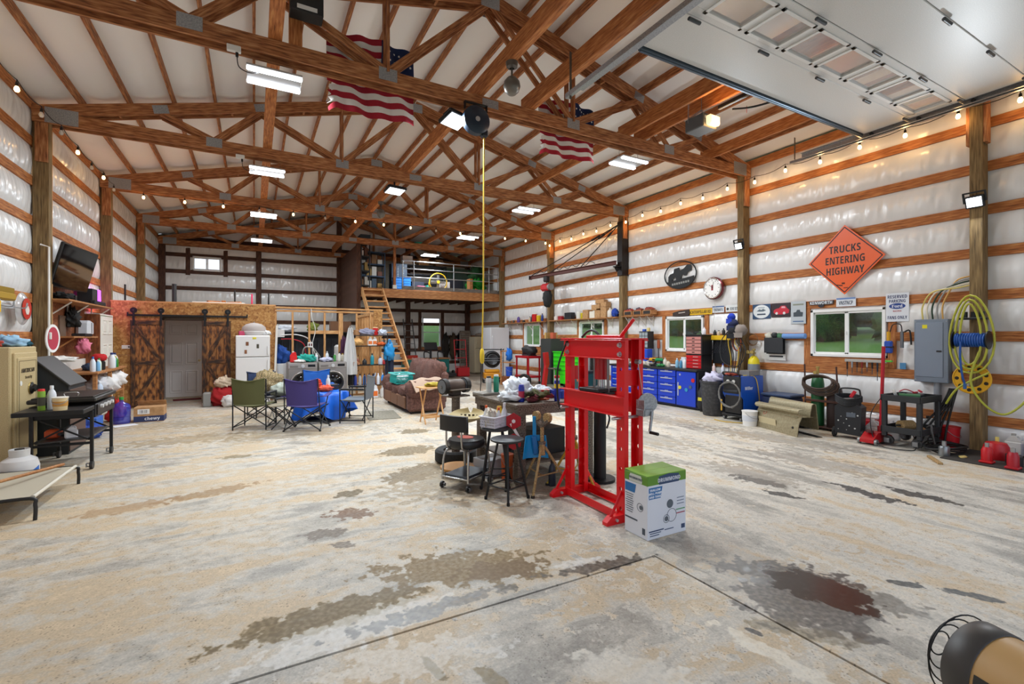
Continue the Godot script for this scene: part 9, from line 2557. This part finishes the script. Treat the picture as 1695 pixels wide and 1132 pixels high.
	P(sh2, "tray", B(0.1, 0.03, 0.3), c("1a1c1e", 0.5), V(-0.03, 0, 0))
	for k in 3:
		P(sh2, "gauge", C(0.03, 0.08, -1, 12), c("222426", 0.4), V(-0.04, 0.055, -0.09 + 0.09 * k))
	var bh := T("black_hoses", "bundle of black rubber hoses hanging beside the nearest post", "hoses", V(8.86, 0.0, -2.86))
	for k in 5:
		P(bh, "hose", TB(curve([V(-0.02, 0.86, -0.02 * k), V(-0.04, 0.6, -0.05 - 0.03 * k), V(-0.06 - 0.02 * k, 0.3, -0.1 - 0.06 * k), V(-0.1, 0.03, -0.12 - 0.09 * k)], 6), 0.014, 7), c("191816", 0.6))
	sign_plate("red_sign", "red and white card high beside the air gun", -1.62, 1.42, 0.16, 0.12, "b81c24")

# ---------------------------------------------------------------- right floor: benches, welder, carts, jacks
func build_right_floor_things():
	# royal blue steel bench units; the worktop is one piece
	var blue := c("163cb8", 0.35)
	for k in 5:
		var z := -7.34 - 0.56 * k
		var kind: String = "door unit with round magnets at the end" if k == 0 else ["", "drawer unit next to the magnet door", "second drawer unit from the magnet door", "drawer unit partly behind the press", "drawer unit beside the teal drill press"][k]
		var t := T("bench_cabinet", "royal blue steel bench %s" % kind, "cabinet", V(8.72, 0, z), 0, "blue bench units")
		P(t, "carcass", B(0.58, 0.8, 0.555, 0.004), c("10143c", 0.5), V(0.02, 0.44, 0))
		P(t, "plinth", B(0.52, 0.05, 0.54), c("14151a", 0.6), V(0.03, 0.025, 0))
		if k == 0:
			var d := P(t, "door", B(0.02, 0.76, 0.53, 0.003), blue, V(-0.285, 0.45, 0))
			P(d, "handle", B(0.02, 0.3, 0.025), c("d0d4dc", 0.3, 0.5), V(-0.016, -0.02, -0.21))
			for e in [[0.2, 0.2, 0.045, "c01c24"], [-0.16, 0.02, 0.04, "d8c83c"], [0.02, -0.02, 0.042, "2c8cb4"], [0.13, 0.05, 0.04, "4c5a6c"]]:
				P(d, "magnet", C(e[2], 0.012, -1, 18), c(e[3], 0.4), V(-0.016, e[1], e[0]), V(0, 0, 90))
			P(d, "white_clip", J([[B(0.01, 0.08, 0.02), V0], [TO(0.012, 0.022, 14, 5), xf(V(0, 0.05, 0), V(0, 0, 90))]]), c("e4e6ea", 0.4), V(-0.016, 0.26, -0.16))
		else:
			for q in 5:
				var w := P(t, "drawer", B(0.02, 0.145, 0.53, 0.003), blue, V(-0.285, 0.77 - 0.155 * q, 0))
				P(w, "pull", B(0.025, 0.022, 0.36), c("c9ced8", 0.3, 0.5), V(-0.014, 0.035, 0))
				P(w, "label_clip", B(0.006, 0.012, 0.1), c("c9ced8", 0.3, 0.5), V(-0.012, 0.06, 0))
	var top := T("worktop", "black rubber-covered worktop over the blue bench units", "worktop", V(8.72, 0.842, -8.46))
	P(top, "slab", B(0.64, 0.045, 2.86), c("1d1e20", 0.6), V(0, 0.024, 0))
	P(top, "end_panel", B(0.6, 0.82, 0.03), c("1c1d24", 0.6), V(0.02, -0.41, 1.43))
	var ty := 0.889
	# stacked red drawer chests
	var ch := T("drawer_chest", "red machinist drawer chest with a pink-fronted upper box on the blue bench", "tool chest", V(8.75, ty, -7.27))
	P(ch, "lower_case", B(0.34, 0.32, 0.42), c("1c1c1e", 0.45), V(0.02, 0.16, 0))
	for k in 4:
		var d := P(ch, "lower_drawer", B(0.016, 0.066, 0.4), c("c0121c", 0.35), V(-0.155, 0.05 + 0.074 * k, 0))
		P(d, "pull", B(0.012, 0.014, 0.14), c("d8d0cc", 0.3, 0.5), V(-0.01, 0, 0.06))
	P(ch, "upper_case", B(0.34, 0.42, 0.44), c("1c1c1e", 0.45), V(0.02, 0.53, 0))
	for k in 5:
		var d := P(ch, "upper_drawer", B(0.016, 0.066, 0.4), c("c08078", 0.35), V(-0.158, 0.375 + 0.078 * k, 0))
		P(d, "label_plate", B(0.004, 0.02, 0.07), c("2a1c1c", 0.5), V(-0.01, 0, 0))
	P(ch, "lid", B(0.36, 0.03, 0.46), c("1a1a1c", 0.4), V(0.02, 0.755, 0))
	P(ch, "carry_handle", TB(curve([V(0, 0.77, -0.08), V(0, 0.81, -0.06), V(0, 0.81, 0.06), V(0, 0.77, 0.08)], 4), 0.01, 6), c("1a1a1c", 0.4))
	bottle("white bottle with pink base on the drawer chest", V(8.76, ty + 0.771, -7.12), 0.16, 0.035, "e8e4ea", "e0dce4")
	var bp := T("black_board", "black ribbed steel board hung behind the drawer chest", "board", V(9.03, 1.02, -6.88))
	P(bp, "panel", B(0.03, 0.62, 0.44), c("1f2126", 0.5), V(0, 0.31, 0))
	for k in 9:
		P(bp, "rib", B(0.012, 0.4, 0.012), c("3c3e44", 0.5), V(-0.02, 0.4, -0.16 + 0.04 * k), V(30, 0, 0))
	# bottles and clutter on the worktop
	for e in [[-7.6, 0.24, 0.05, "e8e8ea", "e4e4e6", "white paper towel bottle beside the drawer chest"], [-7.72, 0.2, 0.035, "4a90b8", "e4e8ec", "blue spray-topped bottle on the blue bench"], [-7.83, 0.22, 0.04, "8cc0dc", "e4e8ec", "pale blue bottle on the blue bench"], [-8.2, 0.22, 0.045, "d8d0c4", "b8b0a4", "cream bottle on the blue bench"], [-8.1, 0.16, 0.05, "cfc4b0", "8a7a5c", "short tan bottle on the blue bench"], [-9.3, 0.16, 0.05, "c04a70", "e4d8dc", "pink tub on the far bench top"], [-9.5, 0.2, 0.05, "e4e0da", "d8d4cc", "white tub on the far bench top"]]:
		bottle(e[5], V(8.7, ty, e[0]), e[1], e[2], e[3], e[4])
	carton("white carton with a blue stripe against the bench wall", V(8.9, ty, -7.75), 0.1, 0.24, 0.2, 0, c("dce2ea", 0.5), false)
	for e in [["yellow cordless drill lying on the blue bench", "d8a01c", -8.55], ["green cordless grinder on the blue bench", "1f8a50", -8.35]]:
		var t := T("power_tool", e[0], "power tool", V(8.66, ty, e[2]), 30)
		P(t, "body", B(0.08, 0.08, 0.2, 0.025), c(e[1], 0.4), V(0, 0.16, 0))
		P(t, "grip", B(0.05, 0.12, 0.06, 0.015), c("1c1c1e", 0.6), V(0, 0.08, 0.05), V(12, 0, 0))
		P(t, "battery", B(0.08, 0.05, 0.12, 0.01), c("1c1c1e", 0.5), V(0, 0.026, 0.05))
		P(t, "chuck", C(0.022, 0.07, 0.014, 10), c("2a2a2c", 0.4, 0.4), V(0, 0.165, -0.13), V(90, 0, 0))
	lump("heap of white rags on the blue bench", V(8.56, ty, -8.75), 0.14, 0.06, 0.2, "cfc8bc", "cloth", "rag_heap", 0.5, 120)
	lump("green rag on the blue bench", V(8.55, ty, -8.2), 0.08, 0.035, 0.1, "3a8a4c", "cloth", "rag", 0.5, 121)
	var sd := T("small_parts_cabinet", "black small-parts cabinet with clear drawers on the blue bench", "parts cabinet", V(8.86, ty + 0.42, -8.98))
	P(sd, "case", B(0.2, 0.44, 0.32), c("1c1d20", 0.5), V(0, 0.22, 0))
	for i in 3:
		for q in 4:
			P(sd, "clear_drawer", B(0.012, 0.085, 0.085), c("9aa4a8", 0.25), V(-0.104, 0.07 + 0.1 * q, -0.1 + 0.1 * i))
	var bb := T("tool_case", "royal blue plastic tool case with white lettering on the blue bench", "tool case", V(8.82, ty, -9.0))
	P(bb, "body", B(0.2, 0.41, 0.36, 0.015), c("1c4cc4", 0.4), V(0, 0.206, 0))
	P(bb, "print_bar", B(0.003, 0.035, 0.15), c("e4e8f0", 0.4), V(-0.101, 0.24, 0))
	O("lid_jar", "blue lidded jar on the small-parts cabinet", "jar", L([[0.0, 0.0], [0.05, 0.0], [0.05, 0.05], [0.045, 0.06], [0.0, 0.06]], 16), c("2450b4", 0.4), V(8.86, ty + 0.861, -9.05))
	O("lid_jar", "straw-coloured jar on the small-parts cabinet", "jar", L([[0.0, 0.0], [0.04, 0.0], [0.04, 0.08], [0.035, 0.09], [0.0, 0.09]], 16), c("d0b86c", 0.4), V(8.86, ty + 0.861, -8.9))
	var dr := T("wall_drill", "orange pistol-grip tool hung on the window stud", "tool", V(9.05, 1.32, -8.72), -90)
	P(dr, "body", B(0.07, 0.22, 0.06, 0.015), c("a8502c", 0.5), V(0, 0.1, 0.03))
	P(dr, "bit", C(0.01, 0.24, -1, 8), c("26262a", 0.4, 0.4), V(0, -0.12, 0.03))
	# bins beside the bench
	var t1 := T("trash_can", "tall grey-black trash can heaped with rubbish beside the blue bench", "trash can", V(8.3, 0, -6.5))
	P(t1, "body", L([[0.0, 0.0], [0.21, 0.0], [0.22, 0.02], [0.27, 0.66], [0.285, 0.67], [0.285, 0.71], [0.265, 0.71], [0.26, 0.66], [0.0, 0.6]], 28), W["bin"])
	for s in [-1, 1]:
		P(t1, "handle", B(0.03, 0.04, 0.1), W["bin"], V(0, 0.62, s * 0.28))
	lump("white and violet rubbish in the trash can", V(8.3, 0.6, -6.5), 0.2, 0.14, 0.2, "c8c4d8", "rubbish", "rubbish", 0.5, 122)
	var t2 := T("tool_bag", "black canvas tool bag with a yellow tag leaning on the bench end", "bag", V(8.5, 0, -6.88))
	P(t2, "body", BL(0.17, 0.26, 0.13, 0.25, 123, 1.5, 20, 0.8), c("26262a", 0.8), V(0, 0.26, 0))
	P(t2, "tag", B(0.006, 0.07, 0.1), c("c8bc2c", 0.5), V(-0.175, 0.28, 0), V(0, 0, -6))
	P(t2, "handle", TB(curve([V(0, 0.45, -0.08), V(0, 0.58, -0.05), V(0, 0.58, 0.05), V(0, 0.45, 0.08)], 4), 0.012, 6), c("1c1c1e", 0.8))
	var sb := T("steel_box", "charcoal steel box behind the trash can", "box", V(8.86, 0, -6.7))
	P(sb, "body", B(0.4, 0.78, 0.44), c("2c2e32", 0.5), V(0, 0.39, 0))
	P(sb, "lid", B(0.42, 0.03, 0.46), c("34363a", 0.5), V(0, 0.795, 0))
	spray("white spray bottle on the charcoal steel box", V(8.78, 0.811, -6.66), 0.26, 0.04, "dcdfe8", "4a5ab0", 120)
	bottle("pink and white bottle on the charcoal steel box", V(8.72, 0.811, -6.84), 0.22, 0.035, "e4c8c0", "e8e8e6")
	# welder
	var w := T("welding_machine", "blue wire-feed welder on wheels with a coiled grey gun cable", "welder", V(8.38, 0, -5.93))
	P(w, "blue_side", PR([[-0.22, 0.12], [0.3, 0.12], [0.36, 0.3], [0.36, 0.85], [-0.3, 0.85], [-0.3, 0.5], [-0.22, 0.4]], 0.4), c("1250b4", 0.35))
	P(w, "front_panel", J([[B(0.06, 0.3, 0.38, 0.02), V(-0.3, 0.7, 0)], [B(0.08, 0.42, 0.36, 0.02), V(-0.24, 0.33, 0)]]), c("1c1c1e", 0.5))
	for s in [-1, 1]:
		P(w, "dial", C(0.032, 0.02, -1, 16), c("d8d4cc", 0.4), V(-0.335, 0.75, s * 0.06), V(0, 0, 90))
	P(w, "lower_lip", B(0.1, 0.08, 0.36, 0.03), c("24262a", 0.4), V(-0.31, 0.56, 0))
	P(w, "handle_bar", TB(curve([V(-0.28, 0.84, -0.16), V(-0.36, 0.92, -0.15), V(-0.36, 0.92, 0.15), V(-0.28, 0.84, 0.16)], 4), 0.015, 7), c("1c1c1e", 0.5))
	P(w, "lettering", TX("Miller", 0.06, 0.003), c("e4e8f0", 0.4), V(-0.08, 0.62, 0.202))
	P(w, "base", B(0.62, 0.04, 0.44), c("1c1c1e", 0.5), V(0, 0.1, 0))
	for q in [-1, 1]:
		caster(w, V(-0.26, 0, q * 0.18), 0.04)
		tire(w, "wheel", 0.1, 0.05, V(0.24, 0.1, q * 0.24), V(90, 0, 0))
	var gl := []
	for k in 50:
		var a := TAU * k / 12.5
		gl.append(V(-0.37 - 0.006 * (k % 6), 0.5 + 0.26 * sin(a) * (1 - 0.03 * (k % 5)), 0.22 * cos(a) * (1 + 0.04 * (k % 4))))
	P(w, "gun_cable", TB(gl, 0.012, 6), c("6c6a66", 0.5))
	P(w, "gun_grip", B(0.03, 0.22, 0.03, 0.01), c("d8a83c", 0.5), V(-0.38, 0.28, -0.17))
	P(w, "yellow_lead", TB(curve([V(-0.1, 0.86, 0.1), V(0.1, 0.82, 0.21), V(0.18, 0.5, 0.23), V(0.2, 0.3, 0.23)], 6), 0.009, 6), c("d8b43c", 0.5))
	O("floor_lead", "yellow power lead lying on the floor before the welder", "cord", TB(curve([V(-0.55, 0.01, -0.2), V(-0.6, 0.01, 0.05), V(-0.45, 0.01, 0.3), V(-0.2, 0.01, 0.42), V(0.05, 0.03, 0.45), V(0.22, 0.2, 0.4)], 6), 0.009, 6), c("c8a43c", 0.5), V(8.38, 0, -5.93))
	carton("grey toolbox lying on top of the welder", V(8.5, 0.851, -5.86), 0.34, 0.1, 0.2, 4, c("7a7874", 0.5), false, "toolbox", "toolbox")
	lump("red rag on top of the welder", V(8.2, 0.851, -6.0), 0.1, 0.03, 0.12, "a0402c", "cloth", "rag", 0.5, 124)
	var gc := T("gas_cylinder", "grey gas cylinder with a yellow shoulder beside the post", "gas cylinder", V(8.88, 0, -6.02))
	P(gc, "tube", L([[0.0, 0.0], [0.105, 0.0], [0.112, 0.02], [0.112, 1.04], [0.108, 1.06]], 24), c("7f858a", 0.4, 0.2))
	P(gc, "shoulder", L([[0.109, 1.06], [0.1, 1.14], [0.06, 1.2], [0.035, 1.22], [0.0, 1.22]], 24), c("e0cc14", 0.4))
	P(gc, "valve", J([[C(0.02, 0.12, -1, 10), V(0, 1.28, 0)], [C(0.035, 0.03, -1, 12), V(0, 1.35, 0)], [C(0.035, 0.03, -1, 14), xf(V(-0.1, 1.3, 0.03), V(0, 0, 90))], [C(0.035, 0.03, -1, 14), xf(V(-0.1, 1.3, -0.06), V(0, 0, 90))], [C(0.012, 0.2, -1, 8), xf(V(-0.04, 1.28, 0), V(0, 0, 90))]]), c("b09a5c", 0.35, 0.6))
	tub("small white bucket with a label in front of the welder", V(7.88, 0, -5.42), 0.13, 0.28, "e4e2de", "", "white_bucket", "cfd2d8")
	# tread-plate step boxes
	var tp: Material = W["tread"]
	var st := T("truck_step", "long tan diamond-plate truck step lying on its side", "truck step", V(7.98, 0, -4.84), -109.0)
	var prof := [V(0, 0.0, 0.2), V(0, 0.2, 0.17), V(0, 0.34, 0.1), V(0, 0.36, 0.16), V(0, 0.39, 0.185), V(0, 0.42, 0.17), V(0, 0.43, 0.1)]
	var prof2 := [V(0, 0.3, -0.04), V(0, 0.42, -0.06), V(0, 0.5, -0.08), V(0, 0.52, -0.11), V(0, 0.51, -0.15), V(0, 0.1, -0.2)]
	P(st, "front_sheet", SH(1, 6, 0.012, func(u, v): return prof[int(round(v * 6))] + V(-0.51 + 1.02 * u, 0, 0)), tp)
	P(st, "rear_sheet", SH(1, 5, 0.012, func(u, v): return prof2[int(round(v * 5))] + V(-0.46 + 0.96 * u, 0, 0)), tp)
	P(st, "web", B(0.9, 0.01, 0.3), tp, V(0, 0.3, 0.0))
	P(st, "patch", B(0.42, 0.004, 0.2), c("c2b48e", 0.5), V(-0.18, 0.1, 0.192), V(98, 0, 0))
	for e in [-0.4, 0.4]:
		P(st, "bolt_hole", C(0.02, 0.02, -1, 12), c("241f18", 0.8), V(e, 0.13, 0.182), V(82, 0, 0))
	P(st, "red_mark", TO(0.028, 0.036, 16, 5), c("a83a30", 0.6), V(-0.3, 0.27, 0.142), V(64, 0, 0))
	var st2 := T("dark_drip_mat", "flat dark scrap of mat under the truck step", "mat", V(7.9, 0, -4.5), 70)
	P(st2, "sheet", B(0.5, 0.008, 0.1), c("24231f", 0.9), V(0, 0.004, 0.1))
	var bt := T("storage_bin", "navy lidded storage bin behind the truck step", "bin", V(8.66, 0, -5.3))
	P(bt, "body", B(0.42, 0.5, 0.55, 0.03), c("1c2a4c", 0.5), V(0, 0.25, 0))
	P(bt, "lid", B(0.45, 0.05, 0.58, 0.015), c("263a5c", 0.5), V(0, 0.525, 0))
	tire_thing("small black tyre leaning behind the truck step", V(8.5, 0, -4.88), 0.2, 0.12)
	# gas welding cart with coiled hose
	var gw := T("gas_welding_cart", "gas welding cart with a green tank and coiled brown hoses", "welding cart", V(8.72, 0, -4.55))
	P(gw, "green_tank", L([[0.0, 0.06], [0.1, 0.06], [0.1, 0.78], [0.085, 0.88], [0.04, 0.93], [0.0, 0.93]], 22), c("1c5c30", 0.4), V(-0.02, 0, -0.14))
	P(gw, "dark_tank", L([[0.0, 0.06], [0.12, 0.06], [0.12, 0.62], [0.1, 0.72], [0.04, 0.77], [0.0, 0.77]], 22), c("2a1a18", 0.45), V(-0.02, 0, 0.14))
	P(gw, "valve", J([[C(0.02, 0.14, -1, 8), V(-0.02, 0.99, -0.14)], [C(0.03, 0.03, -1, 12), V(-0.02, 1.07, -0.14)], [C(0.03, 0.03, -1, 12), xf(V(-0.1, 0.98, -0.14), V(0, 0, 90))]]), c("b8a05c", 0.35, 0.6))
	P(gw, "frame", J([[TB([V(-0.14, 0.06, -0.28), V(-0.1, 1.12, -0.32)], 0.014, 7), V0], [TB([V(-0.14, 0.06, 0.28), V(-0.1, 1.1, 0.2)], 0.014, 7), V0], [B(0.3, 0.02, 0.56), V(-0.02, 0.05, 0)], [B(0.02, 0.04, 0.56), V(-0.15, 0.5, 0)]]), c("4a2a20", 0.5))
	for k in 5:
		var lp := []
		for q in 17:
			var a := TAU * q / 16.0
			lp.append(V(-0.2 - 0.025 * k + 0.02 * sin(a * 2), 0.76 + 0.02 * k + (0.16 - 0.01 * k) * sin(a), (0.3 - 0.015 * k) * cos(a)))
		P(gw, "hose_coil", TB(lp, 0.015, 7), c(["4a3a30", "5a463a", "40342c", "54402f", "4c3c34"][k], 0.6))
	for q in [-1, 1]:
		tire(gw, "wheel", 0.14, 0.05, V(0.12, 0.14, q * 0.3), V(90, 0, 0))
	# battery charger on wheels
	var bc := T("battery_charger", "black wheeled battery charger with cables wrapped round its handle", "battery charger", V(8.32, 0, -4.0), -80)
	P(bc, "case", PR([[-0.17, 0.08], [0.17, 0.06], [0.19, 0.5], [0.1, 0.56], [-0.1, 0.56], [-0.17, 0.5]], 0.24), c("1e2024", 0.55))
	P(bc, "label_plate", B(0.12, 0.07, 0.004), c("5a626c", 0.5), V(0.05, 0.38, 0.122))
	for k in 10:
		P(bc, "paint_splash", C(0.006 + 0.003 * (k % 3), 0.003, -1, 8), c("c8c8c4", 0.6), V(-0.12 + 0.037 * (k * 3 % 8), 0.14 + 0.034 * (k * 5 % 9), 0.1215), V(90, 0, 0))
	P(bc, "handle", TB(curve([V(-0.14, 0.5, 0), V(-0.14, 0.72, 0), V(-0.1, 0.78, 0), V(0.1, 0.78, 0), V(0.14, 0.72, 0), V(0.14, 0.5, 0)], 5), 0.013, 7), c("1a1b1d", 0.4))
	for k in 6:
		P(bc, "cable_wrap", TB(curve([V(-0.18, 0.6 + 0.016 * k, 0.06), V(0, 0.52 + 0.02 * k, 0.15), V(0.18, 0.6 + 0.014 * k, 0.06), V(0, 0.64 + 0.01 * k, -0.08)], 5, true), 0.01, 6, true), c("17181a", 0.5))
	P(bc, "red_clamp", B(0.05, 0.12, 0.03, 0.008), c("c01c2c", 0.4), V(0.06, 0.7, 0.06), V(0, 0, -30))
	for s in [-1, 1]:
		tire(bc, "wheel", 0.08, 0.04, V(s * 0.19, 0.08, 0.06), V(0, 0, 90))
	jug("milky white fluid jug beside the battery charger", V(8.52, 0, -3.76), 0.2, 0.32, "dcdcda", "e8e8e6", -80)
	jug("second milky jug behind the floor jack handle", V(8.74, 0, -3.6), 0.2, 0.3, "d6d6d4", "e4e4e2", -70)
	jug("third milky jug seen behind the plastic cart", V(8.9, 0, -3.2), 0.22, 0.42, "e0e0de", "2a2a2a", -95)
	var rgc := T("gas_can", "red petrol can behind the white jugs", "gas can", V(8.85, 0, -3.95))
	P(rgc, "body", B(0.22, 0.28, 0.32, 0.04), c("b81420", 0.4), V(0, 0.14, 0))
	P(rgc, "lid", B(0.2, 0.05, 0.3, 0.02), c("e4dcd8", 0.4), V(0, 0.3, 0.0))
	# floor jack with long handle
	var fj := T("floor_jack", "red trolley jack with its long handle standing upright", "jack", V(8.3, 0, -3.62), 0)
	P(fj, "frame", PR([[-0.3, 0.03], [0.26, 0.03], [0.26, 0.1], [0.0, 0.17], [-0.16, 0.17], [-0.3, 0.08]], 0.18), c("b40e18", 0.4))
	P(fj, "handle", TB([V(0.12, 0.12, 0), V(0.14, 1.46, 0.03)], 0.024, 10), c("b40e22", 0.4))
	P(fj, "handle_socket", C(0.04, 0.16, -1, 14), c("8c1018", 0.4), V(0.12, 0.16, 0))
	P(fj, "saddle", C(0.05, 0.03, -1, 16), c("5a1a1a", 0.5), V(-0.2, 0.19, 0))
	for s in [-1, 1]:
		P(fj, "wheel", C(0.045, 0.03, -1, 14), c("8a8a88", 0.4, 0.5), V(-0.26, 0.045, s * 0.11), V(90, 0, 0))
		P(fj, "wheel", C(0.03, 0.03, -1, 14), c("8a8a88", 0.4, 0.5), V(0.22, 0.03, s * 0.1), V(90, 0, 0))
	# black plastic cart
	var pc := T("utility_cart", "black two-shelf plastic utility cart under the breaker panel", "cart", V(8.5, 0, -3.27))
	var bk := c("26282a", 0.55)
	for yy in [0.68, 0.22]:
		P(pc, "tray", J([[B(0.62, 0.02, 0.46), V(0, yy, 0)], [B(0.66, 0.09, 0.02), V(0, yy + 0.03, 0.235)], [B(0.66, 0.09, 0.02), V(0, yy + 0.03, -0.235)], [B(0.02, 0.09, 0.48), V(0.32, yy + 0.03, 0)], [B(0.02, 0.09, 0.48), V(-0.32, yy + 0.03, 0)]]), bk)
	for s in [-1, 1]:
		for q in [-1, 1]:
			P(pc, "corner_post", B(0.07, 0.6, 0.06, 0.012), bk, V(s * 0.29, 0.44, q * 0.21))
			caster(pc, V(s * 0.26, 0.02, q * 0.17), 0.065, "3a3a3a")
	var ag := T("angle_grinder", "green and grey angle grinder on the plastic cart", "grinder", V(8.36, 0.692, -3.3), 20)
	P(ag, "body", C(0.035, 0.24, -1, 14), c("3a6a44", 0.4), V(0, 0.05, 0.06), V(90, 0, 0))
	P(ag, "disc_guard", C(0.075, 0.03, -1, 22), c("b8bcb8", 0.3, 0.4), V(0, 0.07, -0.1), V(70, 0, 0))
	carton("black and red drill case on the plastic cart", V(8.6, 0.692, -3.26), 0.3, 0.07, 0.2, 14, c("26282c", 0.5), false, "drill_case", "case")
	P(T("jumper_clamps", "red clamps with black leads on the plastic cart", "clamps", V(8.66, 0.764, -3.28)), "clamps", J([[B(0.12, 0.02, 0.03), V(0, 0.012, 0)], [B(0.1, 0.02, 0.03), xf(V(0.05, 0.03, 0.04), V(0, 40, 10))], [TB(curve([V(-0.06, 0.02, 0), V(-0.16, 0.06, -0.06), V(-0.24, 0.03, -0.1)], 5), 0.008, 6), V0]]), c("b41c2c", 0.4))
	var mo := T("pump_motor", "dusty cylindrical motor on the cart's lower shelf", "motor", V(8.42, 0.232, -3.3), 70)
	P(mo, "barrel", C(0.07, 0.2, -1, 18), W["rusty"], V(0, 0.075, 0), V(90, 0, 0))
	P(mo, "shaft", C(0.015, 0.34, -1, 8), c("4a4a48", 0.4, 0.5), V(0, 0.075, 0), V(90, 0, 0))
	carton("scrap of light wood on the cart's lower shelf", V(8.55, 0.232, -3.16), 0.2, 0.04, 0.08, 30, W["shelfwood"], false, "wood_block", "wood")
	tub("red oil drain pan behind the plastic cart", V(8.94, 0.0, -2.98), 0.12, 0.3, "c41420", "b01018", "red_bucket")
	O("cart_lead", "thin black lead trailing from the cart to the floor", "cord", TB(curve([V(0, 0.72, 0), V(-0.1, 0.45, -0.1), V(-0.12, 0.12, -0.06), V(-0.18, 0.01, 0.1), V(-0.14, 0.01, 0.34), V(0.02, 0.02, 0.4), V(0.05, 0.2, 0.36)], 7), 0.006, 6), c("1a1a1a", 0.5), V(8.18, 0, -3.5))
	# coiled cables and air tool on the floor
	var cc := T("cable_heap", "heap of black cables on the floor between the cart and the post", "cables", V(8.45, 0, -2.86))
	for k in 5:
		var lp := []
		for q in 17:
			var a := TAU * q / 16.0 + k
			lp.append(V((0.24 + 0.03 * k) * cos(a), 0.02 + 0.018 * k + 0.02 * sin(a * 2 + k), (0.15 + 0.015 * k) * sin(a)))
		P(cc, "loop", TB(lp, 0.012, 6), c("1b1a19", 0.55))
	P(cc, "rise", TB(curve([V(-0.05, 0.1, -0.1), V(-0.08, 0.26, -0.12), V(-0.02, 0.34, -0.15), V(0.05, 0.3, -0.22)], 6), 0.014, 7), c("4c4a48", 0.5))
	var sc := T("spray_gun_cup", "silver spray gun cup standing among the cables", "spray gun", V(8.12, 0, -2.76))
	P(sc, "cup", L([[0.0, 0.0], [0.055, 0.0], [0.06, 0.02], [0.06, 0.12], [0.05, 0.14], [0.0, 0.14]], 20), c("8a8e90", 0.3, 0.7))
	P(sc, "neck", C(0.025, 0.07, -1, 12), c("a0a4a6", 0.3, 0.7), V(0, 0.17, 0))
	O("paint_brush", "cream paint brush lying by the cables", "brush", BL(0.07, 0.018, 0.04, 0.3, 125, 2.0, 14), c("c8b06c", 0.8), V(8.22, 0.018, -2.6))
	# mat, stick, jacks, jugs at the nearest post
	O("rubber_mat", "dark flat rubber mat along the wall under the red jacks", "mat", B(1.1, 0.014, 2.4), c("38342f", 0.9), V(8.5, 0.007, -1.55))
	O("wood_stick", "weathered wooden stick lying on the floor before the cables", "stick", B(0.42, 0.03, 0.05), W["rusty"], V(7.72, 0.015, -2.72), V(0, 35, 0))
	for e in [[8.12, -2.34, "bright red bottle jack nearest the post", "c8101a"], [8.02, -2.08, "dark red bottle jack on the rubber mat", "a80f20"]]:
		var t := T("bottle_jack", e[2], "jack", V(e[0], 0.014, e[1]), 0, "bottle jacks")
		P(t, "base", B(0.13, 0.03, 0.13, 0.01), c(e[3], 0.4), V(0, 0.015, 0))
		P(t, "body", L([[0.0, 0.03], [0.055, 0.03], [0.055, 0.16], [0.045, 0.18], [0.04, 0.2], [0.0, 0.2]], 20), c(e[3], 0.4))
		P(t, "ram", C(0.022, 0.05, -1, 12), c("a8a8a6", 0.3, 0.7), V(0, 0.225, 0))
		P(t, "pump_socket", C(0.018, 0.1, -1, 10), c(e[3], 0.4), V(0.075, 0.1, 0), V(0, 0, -20))
	var gcn := T("gas_can", "round red gas can by the foot of the nearest post", "gas can", V(8.5, 0.014, -2.36))
	P(gcn, "body", L([[0.0, 0.0], [0.12, 0.0], [0.125, 0.02], [0.125, 0.16], [0.1, 0.21], [0.0, 0.23]], 22), c("b8121c", 0.4))
	P(gcn, "spout", C(0.02, 0.06, -1, 10), c("d8c86c", 0.4), V(0.03, 0.25, 0))
	jug("white antifreeze jug by the wall near the red jacks", V(8.92, 0.014, -2.3), 0.18, 0.3, "d8d4cc", "a8a49c", -90)
	jug("dusty blue washer fluid jug by the wall", V(8.86, 0.014, -2.06), 0.2, 0.3, "2450b0", "3a6ac8", -90)
	carton("block of pale firewood by the red jacks", V(8.62, 0.014, -1.95), 0.3, 0.1, 0.14, 40, W["pine"], false, "wood_block", "wood")
	carton("black engine part between the two bottle jacks", V(8.28, 0.014, -2.14), 0.16, 0.12, 0.14, 20, c("1c1c1e", 0.5), false, "engine_part", "engine part")

func tire_thing(label: String, p: Vector3, r: float, w: float):
	var t := T("tyre", label, "tyre", p)
	tire(t, "tread", r, w, V(0, r, 0), V(0, 0, 84))
	P(t, "wheel_disc", C(r * 0.58, w * 0.4, -1, 20), c("3a3a3a", 0.5), V(0, r, 0), V(0, 0, 84))
